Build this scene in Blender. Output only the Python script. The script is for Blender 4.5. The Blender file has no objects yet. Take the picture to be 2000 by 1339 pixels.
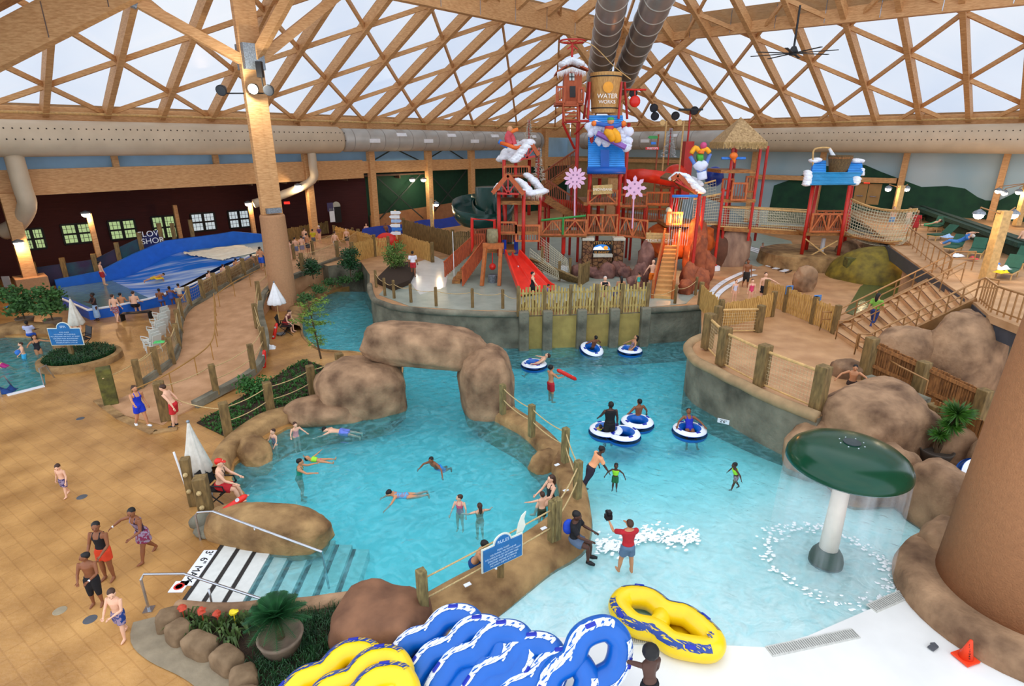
import bpy, math, random
from mathutils import Vector, Matrix, Euler, noise
C = bpy.context.scene.collection
PI = math.pi
R_ = random.Random(7)

# ---------------------------------------------------------------- camera
FPX, PITCH, CZ = 1105.0, math.radians(19.35), 10.0
cam_d = bpy.data.cameras.new('camera'); cam = bpy.data.objects.new('camera', cam_d); C.objects.link(cam)
cam.location = (0, 0, CZ); cam.rotation_euler = (PI/2 - PITCH, 0, 0)
cam_d.sensor_width = 36; cam_d.lens = FPX/2000*36; cam_d.clip_end = 500; cam_d.clip_start = .1
bpy.context.scene.camera = cam
# ---------------------------------------------------------------- world and light
w = bpy.data.worlds.new('sky'); bpy.context.scene.world = w; w.use_nodes = True
nt = w.node_tree; bg = nt.nodes['Background']
tc = nt.nodes.new('ShaderNodeTexCoord'); nz = nt.nodes.new('ShaderNodeTexNoise'); rp = nt.nodes.new('ShaderNodeValToRGB')
nz.inputs['Scale'].default_value = 2.2; nz.inputs['Detail'].default_value = 4
rp.color_ramp.elements[0].position = .35; rp.color_ramp.elements[0].color = (.60, .71, .90, 1)
rp.color_ramp.elements[1].position = .62; rp.color_ramp.elements[1].color = (.90, .94, 1.0, 1)
nt.links.new(tc.outputs['Generated'], nz.inputs['Vector']); nt.links.new(nz.outputs['Fac'], rp.inputs['Fac'])
nt.links.new(rp.outputs['Color'], bg.inputs['Color']); bg.inputs['Strength'].default_value = 1.75
vs = bpy.context.scene.view_settings
vs.view_transform = 'Standard'; vs.look = 'None'; vs.gamma = 1; vs.use_curve_mapping = False; vs.exposure = 0.22

def lamp(loc, power, color=(1, .72, .42), r=.12):
    d = bpy.data.lights.new('lamp_light', 'POINT'); d.energy = power; d.color = color; d.shadow_soft_size = r
    o = bpy.data.objects.new('lamp_light', d); C.objects.link(o); o.location = loc; return o

# ---------------------------------------------------------------- projection helpers
_c, _s = math.cos(PITCH), math.sin(PITCH)
def ray(px, py):
    x, yy = px-1000.0, py-669.5
    return Vector((x, FPX*_c - yy*_s, -(FPX*_s + yy*_c)))
def G(px, py, z=0.0):
    d = ray(px, py); k = (z-CZ)/d.z; return Vector((d.x*k, d.y*k, z))
def AT(px, py, Y):
    d = ray(px, py); k = Y/d.y; return Vector((d.x*k, Y, CZ + d.z*k))
def HZ(P, py):
    """height of the point above ground point P that is seen at image row py"""
    yy = py-669.5; return CZ - P[1]*(FPX*_s + yy*_c)/(FPX*_c - yy*_s)

# ---------------------------------------------------------------- materials
def srgb(h):
    h = h.lstrip('#'); v = [int(h[i:i+2], 16)/255 for i in (0, 2, 4)]
    return tuple(c/12.92 if c <= .04045 else ((c+.055)/1.055)**2.4 for c in v)
MATS = {}
def mat(name, h, rough=.6, var=.12, scale=4.0, bump=0.0, metal=0.0, h2=None, stretch=None, spec=.4, emit=0, bscale=None, detail=4):
    if name in MATS: return MATS[name]
    m = bpy.data.materials.new(name); m.use_nodes = True; MATS[name] = m
    n = m.node_tree; b = n.nodes['Principled BSDF']; c = srgb(h)
    b.inputs['Roughness'].default_value = rough; b.inputs['Metallic'].default_value = metal
    b.inputs['Specular IOR Level'].default_value = spec
    tc = n.nodes.new('ShaderNodeTexCoord'); mp = n.nodes.new('ShaderNodeMapping'); n.links.new(tc.outputs['Object'], mp.inputs[0])
    if stretch: mp.inputs['Scale'].default_value = stretch
    nz = n.nodes.new('ShaderNodeTexNoise'); nz.inputs['Scale'].default_value = scale; nz.inputs['Detail'].default_value = detail
    n.links.new(mp.outputs[0], nz.inputs['Vector'])
    rp = n.nodes.new('ShaderNodeValToRGB'); rp.color_ramp.elements[0].position = .3; rp.color_ramp.elements[1].position = .7
    a = srgb(h2) if h2 else tuple(x*(1-var*1.6) for x in c); d = c if h2 else tuple(min(1, x*(1+var)) for x in c)
    rp.color_ramp.elements[0].color = (*a, 1); rp.color_ramp.elements[1].color = (*d, 1)
    n.links.new(nz.outputs['Fac'], rp.inputs['Fac']); n.links.new(rp.outputs['Color'], b.inputs['Base Color'])
    if bump:
        bp = n.nodes.new('ShaderNodeBump'); bp.inputs['Strength'].default_value = bump; bp.inputs['Distance'].default_value = .05
        n2 = n.nodes.new('ShaderNodeTexNoise'); n2.inputs['Scale'].default_value = bscale or scale*2.5; n2.inputs['Detail'].default_value = 6
        n.links.new(mp.outputs[0], n2.inputs['Vector']); n.links.new(n2.outputs['Fac'], bp.inputs['Height']); n.links.new(bp.outputs[0], b.inputs['Normal'])
    if emit:
        b.inputs['Emission Color'].default_value = (*c, 1); b.inputs['Emission Strength'].default_value = emit
    return m
wood = mat('glulam', '#dcaa74', .6, .16, 3, .1, stretch=(1, 1, 6), h2='#be8853')
wood_post = mat('post_wood', '#8f7344', .75, .2, 5, .3, h2='#5d4a2a', stretch=(2, 2, .5))
wood_fence = mat('fence_wood', '#dcb066', .7, .2, 6, .2, h2='#a67c3c', stretch=(3, 3, .5))
wood_dark = mat('dark_fence_wood', '#a9703a', .7, .2, 6, .2, h2='#6a4220', stretch=(3, 3, .5))
wood_rail = mat('rail_wood', '#cfa669', .6, .15, 6, .1)
rope = mat('rope', '#c9ad78', .9, .2, 30, .2)
steel = mat('steel', '#b9bcc0', .25, .05, 3, metal=.9)
bronze = mat('bronze_rail', '#a5794a', .45, .1, 4, metal=.3)
red = mat('red_paint', '#bb281c', .4, .1, 3)
redl = mat('bright_red', '#d92618', .35, .08, 3)
orangew = mat('orange_wood', '#c05a2c', .6, .18, 6, .1, stretch=(3, 3, .6), h2='#8c3a1c')
white = mat('white_plastic', '#eef0f2', .4, .04, 3)
snow = mat('snow', '#f1f3f8', .7, .05, 4, .3)
black = mat('black', '#141416', .5, .1, 3)
blue_ = mat('blue_plastic', '#1c7fd6', .35, .06, 3)
iron = mat('galvanised', '#8b9298', .5, .25, 14, metal=.6)
skyblue = mat('painted_sky_wall', '#9cc3e0', .7, .08, .5)
grayrock = mat('gray_rockwork', '#918b76', .85, .2, .9, .9, h2='#4c493c', bscale=6, detail=9)
brownrock = mat('brown_rockwork', '#b58f6b', .85, .2, 1.3, 1.0, h2='#5c412c', bscale=5, detail=10)
tanrock = mat('tan_rockwork', '#b8925e', .8, .2, 1.4, .9, h2='#694a2a', bscale=7, detail=10)
sonotube = mat('column_stucco', '#b98a62', .8, .06, 10, .5, bscale=30)
ductm = mat('duct_fabric', '#cbb79b', .55, .06, .8)
ductg = mat('duct_metal', '#b3aea5', .4, .08, 1, metal=.25)
grass = mat('leaf_green', '#3f7a2c', .6, .3, 6, h2='#1c4416')
leafd = mat('dark_leaf', '#2b5a2c', .5, .3, 6, h2='#12301a')
soil = mat('soil', '#3a2a1c', .95, .3, 20, .6)
terra = mat('pot_clay', '#7c6a58', .8, .15, 6, .2)

# ---------------------------------------------------------------- mesh builder
class MB:
    def __init__(s): s.v = []; s.f = []; s.m = []
    def add(s, vs, fs, mi=0):
        o = len(s.v); s.v += [tuple(v) for v in vs]; s.f += [tuple(i+o for i in f) for f in fs]; s.m += [mi]*len(fs); return s
    def box(s, c, size, rz=0, mi=0, M=None):
        hx, hy, hz = (k/2 for k in size); M = M or Matrix.Rotation(rz, 3, 'Z'); c = Vector(c)
        vs = [c + M @ Vector((x, y, z)) for z in (-hz, hz) for x, y in ((-hx, -hy), (hx, -hy), (hx, hy), (-hx, hy))]
        return s.add(vs, [(3, 2, 1, 0), (4, 5, 6, 7), (0, 1, 5, 4), (1, 2, 6, 5), (2, 3, 7, 6), (3, 0, 4, 7)], mi)
    def bar(s, a, b, w, h, mi=0, up=(0, 0, 1)):
        a, b = Vector(a), Vector(b); d = (b-a); L = d.length
        if L < 1e-6: return s
        d /= L; x = d.cross(Vector(up))
        if x.length < 1e-3: x = d.cross(Vector((0, 1, 0)))
        x.normalize(); y = x.cross(d)
        vs = [p + x*i*w/2 + y*j*h/2 for p in (a, b) for i, j in ((-1, -1), (1, -1), (1, 1), (-1, 1))]
        return s.add(vs, [(3, 2, 1, 0), (4, 5, 6, 7), (0, 1, 5, 4), (1, 2, 6, 5), (2, 3, 7, 6), (3, 0, 4, 7)], mi)
    def tube(s, pts, r, n=8, caps=True, closed=False, mi=0, flat=1.0, up=None):
        pts = [Vector(p) for p in pts]; k = len(pts); rs = r if isinstance(r, (list, tuple)) else [r]*k
        vs = []; x = None
        for i, p in enumerate(pts):
            a = pts[i-1] if (i > 0 or closed) else p; b = pts[(i+1) % k] if (i < k-1 or closed) else p
            d = (b-a).normalized() if (b-a).length > 1e-9 else Vector((0, 0, 1))
            if x is None:
                x = (Vector(up) if up else (Vector((0, 0, 1)) if abs(d.z) < .95 else Vector((1, 0, 0)))); 
            x = (x - d*x.dot(d)); x = x.normalized() if x.length > 1e-6 else d.orthogonal().normalized()
            y = d.cross(x)
            vs += [p + (x*math.cos(t)*flat + y*math.sin(t))*rs[i] for t in (2*PI*j/n for j in range(n))]
        fs = []
        for i in range(k if closed else k-1):
            a, b = i*n, ((i+1) % k)*n
            fs += [(a+j, a+(j+1) % n, b+(j+1) % n, b+j) for j in range(n)]
        if caps and not closed: fs += [tuple(range(n-1, -1, -1)), tuple(range((k-1)*n, k*n))]
        return s.add(vs, fs, mi)
    def lathe(s, prof, c=(0, 0, 0), n=20, mi=0, M=None):
        c = Vector(c); vs = []
        for r, z in prof:
            for j in range(n):
                v = Vector((r*math.cos(2*PI*j/n), r*math.sin(2*PI*j/n), z)); vs.append(c + (M @ v if M else v))
        k = len(prof); fs = [(i*n+j, i*n+(j+1) % n, (i+1)*n+(j+1) % n, (i+1)*n+j) for i in range(k-1) for j in range(n)]
        if prof[0][0] > 1e-4: fs.append(tuple(range(n-1, -1, -1)))
        if prof[-1][0] > 1e-4: fs.append(tuple(range((k-1)*n, k*n)))
        return s.add(vs, fs, mi)
    def prism(s, pts, z0, z1, mi=0):
        """pts: 2-D or 3-D outline; z1 may be None to keep each point's own height"""
        n = len(pts); top = [(p[0], p[1], z1 if z1 is not None else p[2]) for p in pts]; bot = [(p[0], p[1], z0) for p in pts]
        return s.add(bot+top, [tuple(range(n-1, -1, -1)), tuple(range(n, 2*n))] + [(i, (i+1) % n, n+(i+1) % n, n+i) for i in range(n)], mi)
    def slab(s, poly3, d, mi=0):
        """planar polygon of 3-D points thickened by the vector d"""
        n = len(poly3); a = [Vector(p) for p in poly3]; b = [p+Vector(d) for p in a]
        return s.add(a+b, [tuple(range(n-1, -1, -1)), tuple(range(n, 2*n))] + [(i, (i+1) % n, n+(i+1) % n, n+i) for i in range(n)], mi)
    def ball(s, c, r, n=10, mi=0, M=None, jit=0, seed=0, freq=1.0):
        r = (r, r, r) if not isinstance(r, (tuple, list)) else r; c = Vector(c); vs = []; k = max(4, n//2+1)
        for i in range(k+1):
            a = PI*i/k
            for j in range(n):
                t = 2*PI*j/n; u = Vector((math.sin(a)*math.cos(t), math.sin(a)*math.sin(t), math.cos(a)))
                q = 1 + (jit*noise.noise(u*freq + Vector((seed*7.3, seed*3.1, seed))) if jit else 0)
                v = Vector((u.x*r[0], u.y*r[1], u.z*r[2]))*q; vs.append(c + (M @ v if M else v))
        return s.add(vs, [(i*n+j, (i+1)*n+j, (i+1)*n+(j+1) % n, i*n+(j+1) % n) for i in range(k) for j in range(n)], mi)
    def grid(s, P, nu, nv, mi=0):
        vs = [P(i/nu, j/nv) for j in range(nv+1) for i in range(nu+1)]
        return s.add(vs, [(j*(nu+1)+i, j*(nu+1)+i+1, (j+1)*(nu+1)+i+1, (j+1)*(nu+1)+i) for j in range(nv) for i in range(nu)], mi)
    def build(s, name, m, parent=None, smooth=False, origin=None, bevel=0, weld=False, sub=0):
        org = Vector((0, 0, 0))
        if parent is not None: org = Vector(parent['_org']) if '_org' in parent else Vector((0, 0, 0))
        elif origin is not None: org = Vector(origin)
        elif s.v:
            xs = [v[0] for v in s.v]; ys = [v[1] for v in s.v]; zs = [v[2] for v in s.v]
            org = Vector(((min(xs)+max(xs))/2, (min(ys)+max(ys))/2, min(zs)))
        me = bpy.data.meshes.new(name); me.from_pydata([Vector(v)-org for v in s.v], [], s.f)
        for q in (m if isinstance(m, (list, tuple)) else [m]): me.materials.append(q)
        me.polygons.foreach_set('material_index', s.m)
        if smooth: me.polygons.foreach_set('use_smooth', [True]*len(me.polygons))
        me.update(); o = bpy.data.objects.new(name, me); C.objects.link(o)
        o['_org'] = tuple(org)
        if parent is not None: o.parent = parent
        else: o.location = org
        if weld: o.modifiers.new('weld', 'WELD').merge_threshold = .001
        if bevel:
            b = o.modifiers.new('bevel', 'BEVEL'); b.width = bevel; b.segments = 2; b.limit_method = 'ANGLE'
        if sub: q = o.modifiers.new('sub', 'SUBSURF'); q.levels = q.render_levels = sub
        return o
def tag(o, label=None, cat=None, group=None, kind=None):
    if label: o['label'] = label
    if cat: o['category'] = cat
    if group: o['group'] = group
    if kind: o['kind'] = kind
    return o
def struct(name, mb, m, smooth=False, **k): return tag(mb.build(name, m, smooth=smooth, **k), kind='structure')
def thing(name, label, cat, loc=(0, 0, 0), group=None, kind=None):
    o = bpy.data.objects.new(name, None); C.objects.link(o); o.location = loc; o['_org'] = tuple(loc)
    o.empty_display_size = .2
    return tag(o, label, cat, group, kind)
def dup(o, loc=None, rz=None, label=None, group=None, scale=None, parent=None):
    c = o.copy(); C.objects.link(c); c.parent = parent
    if parent is None:
        if loc is not None: c.location = loc
        if rz is not None: c.rotation_euler = (0, 0, rz)
        if scale is not None: c.scale = (scale,)*3 if not isinstance(scale, tuple) else scale
        if label: c['label'] = label
        if group: c['group'] = group
    for ch in o.children: dup(ch, parent=c)
    return c
def nth(i): return ['first', 'second', 'third', 'fourth', 'fifth', 'sixth', 'seventh', 'eighth', 'ninth', 'tenth', 'eleventh', 'twelfth', 'thirteenth', 'fourteenth', 'fifteenth', 'sixteenth', 'seventeenth', 'eighteenth', 'nineteenth', 'twentieth'][i]
def sag(a, b, d, n=8):
    a, b = Vector(a), Vector(b); return [a.lerp(b, i/n) - Vector((0, 0, d*4*(i/n)*(1-i/n))) for i in range(n+1)]
def smooth_line(pts, k=4, closed=False):
    """Catmull-Rom through the points"""
    P = [Vector(p) for p in pts]; n = len(P); out = []
    for i in range(n if closed else n-1):
        p0 = P[i-1] if (i or closed) else P[0]; p1 = P[i]; p2 = P[(i+1) % n]; p3 = P[(i+2) % n] if (closed or i+2 < n) else P[-1]
        for j in range(k):
            t = j/k; out.append(.5*((2*p1) + (p2-p0)*t + (2*p0-5*p1+4*p2-p3)*t*t + (3*p1-p0-3*p2+p3)*t**3))
    if not closed: out.append(P[-1])
    return out
# ================================================================ the hall
U = Vector((.701, .713, 0)); N = Vector((.713, -.701, 0)); W0 = Vector((-33, 38, 0)); TC = 58.0
CORNER = W0 + U*TC
ML, MR = .47, .486
def LP(t, s, dz=0): return W0 + U*t + N*s + Vector((0, 0, 12 + ML*s + dz))
def RP(q, s, dz=0): return CORNER + N*q - U*s + Vector((0, 0, 12 + MR*s + dz))
def wl(t, off=0, z=0): return W0 + U*t + N*off + Vector((0, 0, z))       # along the left wall line
def wr(q, off=0, z=0): return CORNER + N*q - U*off + Vector((0, 0, z))   # along the right wall line

sky_pane = bpy.data.materials.new('roof_foil'); sky_pane.use_nodes = True
n_ = sky_pane.node_tree; n_.nodes.clear(); o_ = n_.nodes.new('ShaderNodeOutputMaterial')
t_ = n_.nodes.new('ShaderNodeBsdfTransparent'); t_.inputs[0].default_value = (.74, .74, .74, 1)
g_ = n_.nodes.new('ShaderNodeBsdfGlossy'); g_.inputs['Roughness'].default_value = .25; g_.inputs[0].default_value = (.9, .9, .9, 1)
x_ = n_.nodes.new('ShaderNodeMixShader'); x_.inputs[0].default_value = .06
n_.links.new(t_.outputs[0], x_.inputs[1]); n_.links.new(g_.outputs[0], x_.inputs[2]); n_.links.new(x_.outputs[0], o_.inputs[0])

def roof_plane(P, n0, step, nn, offs, h, smax, flip):
    root = tag(thing('ceiling', None, None), kind='structure')
    def lim(c):                                   # hip: how far up a rafter runs
        return smax if flip(c) is None else min(smax, flip(c))
    for k in range(nn):
        c = n0 + step*k; e = lim(c)
        if e < 1: continue
        mb = MB(); mb.bar(P(c, 0, 0), P(c, e, 0), .34, .75); mb.build('rafter', wood, root)
    def clip(c0, sgn):
        pts = [(c0 + sgn*step*j*.25, offs + h*.25*j) for j in range(-8, 90)]
        return [(c, s) for c, s in pts if 0 <= s <= min(smax, lim(c)) and n0-step*2 <= c <= n0+step*(nn+1)]
    for k in range(-40, nn+40):
        for sgn in (1, -1):
            if k % 2: continue
            seg = clip(n0 + step*(k+1), sgn)
            if len(seg) > 1:
                a, b = seg[0], seg[-1]; mb = MB(); mb.bar(P(a[0], a[1], -.02), P(b[0], b[1], -.02), .16, .3); mb.build('diagonal_brace', wood, root)
    return root
hipL = lambda t: (TC-t)*14.5/14 if t > 20 else None
hipR = lambda q: q*14/14.5 if q < 30 else None
rl = roof_plane(LP, 3.1, 3.45, 16, 0, 3.0, 26, hipL)
rr = roof_plane(RP, 1.75, 3.35, 18, 1.8, 3.5, 26, hipR)
g = MB()
g.slab([LP(-1.5, 0, .35), LP(TC, 0, .35), LP(TC-25, 26, .35), LP(-1.5, 26, .35)], (0, 0, .03)); g.build('roof_pane', sky_pane, rl)
g = MB()
g.slab([RP(0, 0, .35), RP(62, 0, .35), RP(62, 26, .35), RP(26.9, 26, .35)], (0, 0, .03)); g.build('roof_pane', sky_pane, rr)
# eave beams, tie pipes
def eave(P, a, b, name):
    mb = MB(); mb.bar(P(a, -.3, -.2), P(b, -.3, -.2), .45, 1.7); struct(name, mb, wood)
    mb = MB(); mb.tube([P(a, .6, -.35), P(b, .6, -.35)], .09, 8); struct(name, mb, wood_rail)
eave(LP, -4, TC, 'trim_1'); eave(RP, 0, 52, 'trim_2')
# great girders
def girder(a, b, w, h, label):
    t = thing('roof_girder', label, 'beam', a); mb = MB(); mb.bar(a, b, w, h); mb.build('glulam_beam', wood, t)
    a, b = Vector(a), Vector(b); n = int((b-a).length/3.4); d = (b-a).normalized(); sd = d.cross(Vector((0, 0, 1))).normalized()
    for i in range(1, n):
        p = a.lerp(b, i/n); mb = MB()
        for sg in (1, -1): mb.box(p + sd*sg*(w/2+.012), (.05, .02, h*.9), math.atan2(d.y, d.x))
        mb.build('tie_rod', steel, t)
    return t
BZ = 19.45
NODE = W0 + U*44.6 + N*16.5
girder(NODE + Vector((0, 0, BZ)), W0 + U*2 + N*16.5 + Vector((0, 0, BZ)), .5, 1.85, 'long glulam girder running up left from the roof node above the bucket tower')
girder(NODE + Vector((0, 0, BZ)), NODE + N*42 + Vector((0, 0, BZ-1.1)), .5, 1.85, 'long glulam girder running right from the roof node above the bucket tower')
girder((-36, 31.8, 10.5), (-3, 31.2, 23.6), .55, 1.75, 'glulam hip girder crossing the upper left corner under the plank ceiling')
# plank ceiling at the near left end
pl = mat('plank_ceiling', '#b98553', .6, .2, 2, .2, h2='#8d5c34', stretch=(.3, 6, 6))
mb = MB(); e1, e2 = Vector((-38, 31.6, 10.9)), Vector((-2, 31.0, 25.2))
for k in range(12):
    a = Vector((0, -1.0*k, -.12*k)); mb.slab([e1+a, e2+a, e2+a+Vector((0, -.96, -.12)), e1+a+Vector((0, -.96, -.12))], (0, 0, .08))
for k in range(3):
    a = Vector((0, -2.5-3.5*k, -.65-.42*k)); mb.bar(e1+a, e2+a, .25, .5)
struct('ceiling', mb, pl)

# ---- columns
def strut(a, b, root, w=.42): mb = MB(); mb.bar(a, b, w, .5); return mb.build('strut', wood, root)
def timber_column(P, zb, zt, label, w=.95, base=True, bz=(0, 4.3), struts=()):
    t = thing('timber_column', label, 'column', (P[0], P[1], zb))
    mb = MB(); rz = math.radians(45.5)
    for sx in (-1, 1):
        mb.bar((P[0]+sx*w*.27*math.cos(rz), P[1]+sx*w*.27*math.sin(rz), bz[1]), (P[0]+sx*w*.27*math.cos(rz), P[1]+sx*w*.27*math.sin(rz), zt), w*.5, w, up=(math.cos(rz), math.sin(rz), 0))
    mb.build('shaft', wood, t, bevel=.03)
    if base: MBc = MB().lathe([(w*1.02, bz[0]), (w*.92, bz[1]-.12), (w*.86, bz[1])], (P[0], P[1], 0), 28); MBc.build('concrete_base', sonotube, t, smooth=False)
    mb = MB(); mb.box((P[0], P[1], bz[1]+.25), (w*1.12, w*1.12, .3), rz); mb.build('steel_shoe', iron, t)
    for q in struts:
        strut(q[0], q[1], t)
    return t
P1 = Vector((-14.7, 35.3, 0))
zn = 14.2
c1 = timber_column(P1, 0, 22, 'tall glulam timber column on a round stucco base by the surf ride', .8, True, (-.2, 5.95),
    [(P1+Vector((0, 0, zn)), (-19.5, 31.4, 17.2)), (P1+Vector((0, 0, zn)), P1+U*6.5+Vector((0, 0, 19))), (P1+Vector((0, 0, zn)), P1+U*3.2+N*5+Vector((0, 0, 21))), (P1+Vector((0, 0, zn)), P1-N*2+U*4+Vector((0, 0, 19.2)))])
mb = MB(); mb.box(P1+Vector((0, 0, 14.6)), (1.12, 1.12, 1.3), math.radians(45.5)); mb.build('gusset_plate', iron, c1)
mb = MB(); mb.bar((-19.7, 31.3, 17.1), (-18.6, 32.1, 16.6), .46, .55); mb.build('gusset_plate', iron, c1)
P2 = NODE.copy()
timber_column(P2, 1.8, 19, 'glulam timber column with spreading struts behind the bucket tower', .8, True, (1.6, 5),
    [(P2+Vector((0, 0, 13.8)), P2+N*8+Vector((0, 0, 19))), (P2+Vector((0, 0, 13.8)), P2-U*8+Vector((0, 0, 19))), (P2+Vector((0, 0, 13.8)), P2-N*6+Vector((0, 0, 16)))])
# big round column at the right edge
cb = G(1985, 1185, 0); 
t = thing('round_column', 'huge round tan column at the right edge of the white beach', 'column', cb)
MB().lathe([(1.62, .45), (1.5, 4), (1.32, 9), (1.2, 14), (1.15, 22)], cb, 48).build('shaft', mat('shaded_stucco', '#a36e46', .8, .06, 10, .5, bscale=30), t, smooth=True)  # column stucco in a darker copy, weaker light put into its colour
ring = [(1.62, -.3), (2.35, -.3), (2.4, .1), (2.3, .4), (2.0, .55), (1.6, .5)]
mb = MB(); mb.lathe([(2.35, -.3), (2.42, .05), (2.32, .38), (2.05, .52), (1.55, .48)], cb, 48); mb.build('rock_footing', brownrock, t, smooth=True)

# ---- left wall: column line, eave wall, long beam, alcove
mb = MB(); mb.slab([wl(-8, -1.2, 7.6), wl(TC+1, -1.2, 7.6), wl(TC+1, -1.2, 11.5), wl(-8, -1.2, 11.5)], -N*.2); struct('wall_left', mb, skyblue)
mb = MB(); mb.bar(wl(-8, 0, 7.55), wl(26.5, 0, 7.75), .4, 1.65); mb.bar(wl(26.5, 0, 7.9), wl(TC, 0, 7.9), .4, 1.1); struct('trim_3', mb, wood)
rd = mat('maroon_siding', '#4a1f1c', .8, .12, 3, .2, stretch=(.3, .3, 8)); grn = mat('dark_green_wall', '#0f3a26', .8, .1, 3)
ALC = -9.0
mb = MB(); mb.slab([wl(-14, ALC, -1), wl(19, ALC, -1), wl(19, ALC, 7.4), wl(-14, ALC, 7.4)], -N*.2)
mb.slab([wl(19, ALC, -1), wl(27.4, -1.1, -1), wl(27.4, -1.1, 7.6), wl(19, ALC, 7.6)], (-.1, .1, 0)); struct('wall_back', mb, rd)
mb = MB(); mb.slab([wl(27.4, -1.1, 1), wl(TC+1, -1.1, 1), wl(TC+1, -1.1, 7.6), wl(27.4, -1.1, 7.6)], -N*.2); struct('wall_far', mb, grn)
mb = MB(); mb.slab([wl(27.5, -.8, .8), wl(50, -.8, .8), wl(50, -.8, 4.3), wl(27.5, -.8, 3.2)], -N*.15); struct('baseboard_left', mb, mat('tan_dado', '#a06f4a', .8, .1, 3))
mb = MB(); mb.slab([wl(-14, ALC, 7.2), wl(34, ALC, 7.2), wl(34, -.2, 7.0), wl(-14, -.2, 7.0)], (0, 0, .15))
for k in range(14): mb.bar(wl(-8+k*3, ALC, 7.0), wl(-8+k*3, -.3, 6.85), .12, .3)
struct('ceiling', mb, mat('alcove_ceiling', '#5a4130', .8, .2, 2))
mb = MB(); mb.slab([wl(-8, ALC, -1), wl(-4, 6, -1), wl(-4, 6, 12), wl(-8, ALC, 12)], (-.1, -.1, 0)); struct('wall_end', mb, mat('night_green_wall', '#14301f', .8, .1, 3))
# columns on the left wall line
def wall_col(p, z0, z1, label, w=.5, m=None, shoe=False):
    t = thing('wall_column', label, 'column', (p[0], p[1], z0)); mb = MB(); mb.box((p[0], p[1], (z0+z1)/2), (w, w, z1-z0), math.radians(45.5)); mb.build('shaft', m or wood, t, bevel=.02)
    if shoe: MB().box((p[0], p[1], z0+.75), (w*2.3, w*2.3, 1.6), math.radians(45.5)).build('pedestal', sonotube, t, bevel=.04)
    return t
wall_col(wl(0, .3), 0, 7, 'short timber column on a tan block pedestal at the far left', .75, shoe=True)
for px, zt, lab in ((222, 12, 'beside the first cloud-blue bay above the long beam'), (422, 12, 'above the long beam left of the tall column')):
    r = (px-1000)/1170; tt = (33+38*r)/(.701-.713*r); wall_col(wl(tt, -.6), 8.2, 12, 'stub timber post '+lab, .4)
for px, z0, lab in ((596, 1.0, 'lit timber column at the red wall end with a lamp on it'), (722, 1.8, 'timber column at the left of the green wall'), (834, 1.8, 'timber column in the middle of the green wall'), (918, 1.8, 'timber column at the right of the green wall behind the hut'), (1062, 1.8, 'timber column at the pale blue far corner')):
    r = (px-1000)/1160; tt = (33+38*r)/(.701-.713*r); wall_col(wl(tt, .2), z0, 12, lab, .6)
# cross bracing
def brace(a, b, lab): t = MB(); t.bar(a, b, .06, .12); tag(t.build('cross_brace', mat('dark_steel', '#3c4340', .5, .1, 4, metal=.5)), lab, 'brace')
for (a, b, lab) in (((732, 335), (830, 445), 'steel brace falling right across the green wall bay nearest the red wall'), ((828, 335), (735, 450), 'steel brace rising right across the green wall bay nearest the red wall'), ((838, 335), (915, 440), 'steel brace falling right across the second green bay'), ((915, 335), (842, 440), 'steel brace rising right across the second green bay')):
    r = (a[0]-1000)/1160; ta = (33+38*r)/(.701-.713*r); r = (b[0]-1000)/1130; tb = (33+38*r)/(.701-.713*r)
    brace(wl(ta, -.4, 7.2), wl(tb, -.4, 2.4), lab)
for (a, b, lab) in ((734, 779, 'thin steel brace in the first blue bay under the duct'), (779, 826, 'thin steel brace in the second blue bay under the duct'), (840, 880, 'thin steel brace in the third blue bay under the duct'), (880, 914, 'thin steel brace in the fourth blue bay under the duct')):
    r = (a-1000)/1160; ta = (33+38*r)/(.701-.713*r); r = (b-1000)/1160; tb = (33+38*r)/(.701-.713*r); up = lab.find('first') > 0 or lab.find('third') > 0
    brace(wl(ta, -.7, 8.4 if up else 9.6), wl(tb, -.7, 9.6 if up else 8.4), lab)
# alcove windows
frame_k = mat('window_frame', '#1d1f1c', .6, .1, 3)
def lit(name, h, e): 
    return mat(name, h, .6, .25, 1.2, emit=e)
g1 = mat('lawn_view_glass', '#b6cf93', .2, .15, .6, emit=.55); g2 = mat('bright_view_glass', '#c6d3d8', .2, .2, .6, emit=.6)
def window(px0, px1, py0, py1, gm, k):
    r0, r1 = [(p-1000)/1113 for p in (px0, px1)]
    B = W0 + N*ALC
    def solve(r): return (r*B.y - B.x)/(U.x - r*U.y)
    ta, tb = solve(r0), solve(r1); tm = (ta+tb)/2; pm = B + U*tm
    z1, z0 = HZ(pm, py0), HZ(pm, py1); t = tag(thing('window_%d' % k, None, None, (pm.x, pm.y, z0)), kind='structure')
    f = MB(); o = N*.06
    for a in (ta, (ta+tb)/2, tb): f.bar(B+U*a+o+Vector((0, 0, z0)), B+U*a+o+Vector((0, 0, z1)), .22 if a == (ta+tb)/2 else .14, .2, up=(N.x, N.y, 0))
    for z in (z0, (z0+z1)/2, z1): f.bar(B+U*ta+o+Vector((0, 0, z)), B+U*tb+o+Vector((0, 0, z)), .2, .14)
    for i in range(1, 6):
        if i != 3: a = ta+(tb-ta)*i/6; f.bar(B+U*a+o*.6+Vector((0, 0, z0)), B+U*a+o*.6+Vector((0, 0, z1)), .025, .03)
    for i in (1, 3): z = z0+(z1-z0)*i/4; f.bar(B+U*ta+o*.6+Vector((0, 0, z)), B+U*tb+o*.6+Vector((0, 0, z)), .03, .025)
    fr_ = f.build('window_frame', frame_k, t)
    p = MB(); p.slab([B+U*ta+o*.3+Vector((0, 0, z0)), B+U*tb+o*.3+Vector((0, 0, z0)), B+U*tb+o*.3+Vector((0, 0, z1)), B+U*ta+o*.3+Vector((0, 0, z1))], -N*.02); p.build('pane', gm, fr_)
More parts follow.
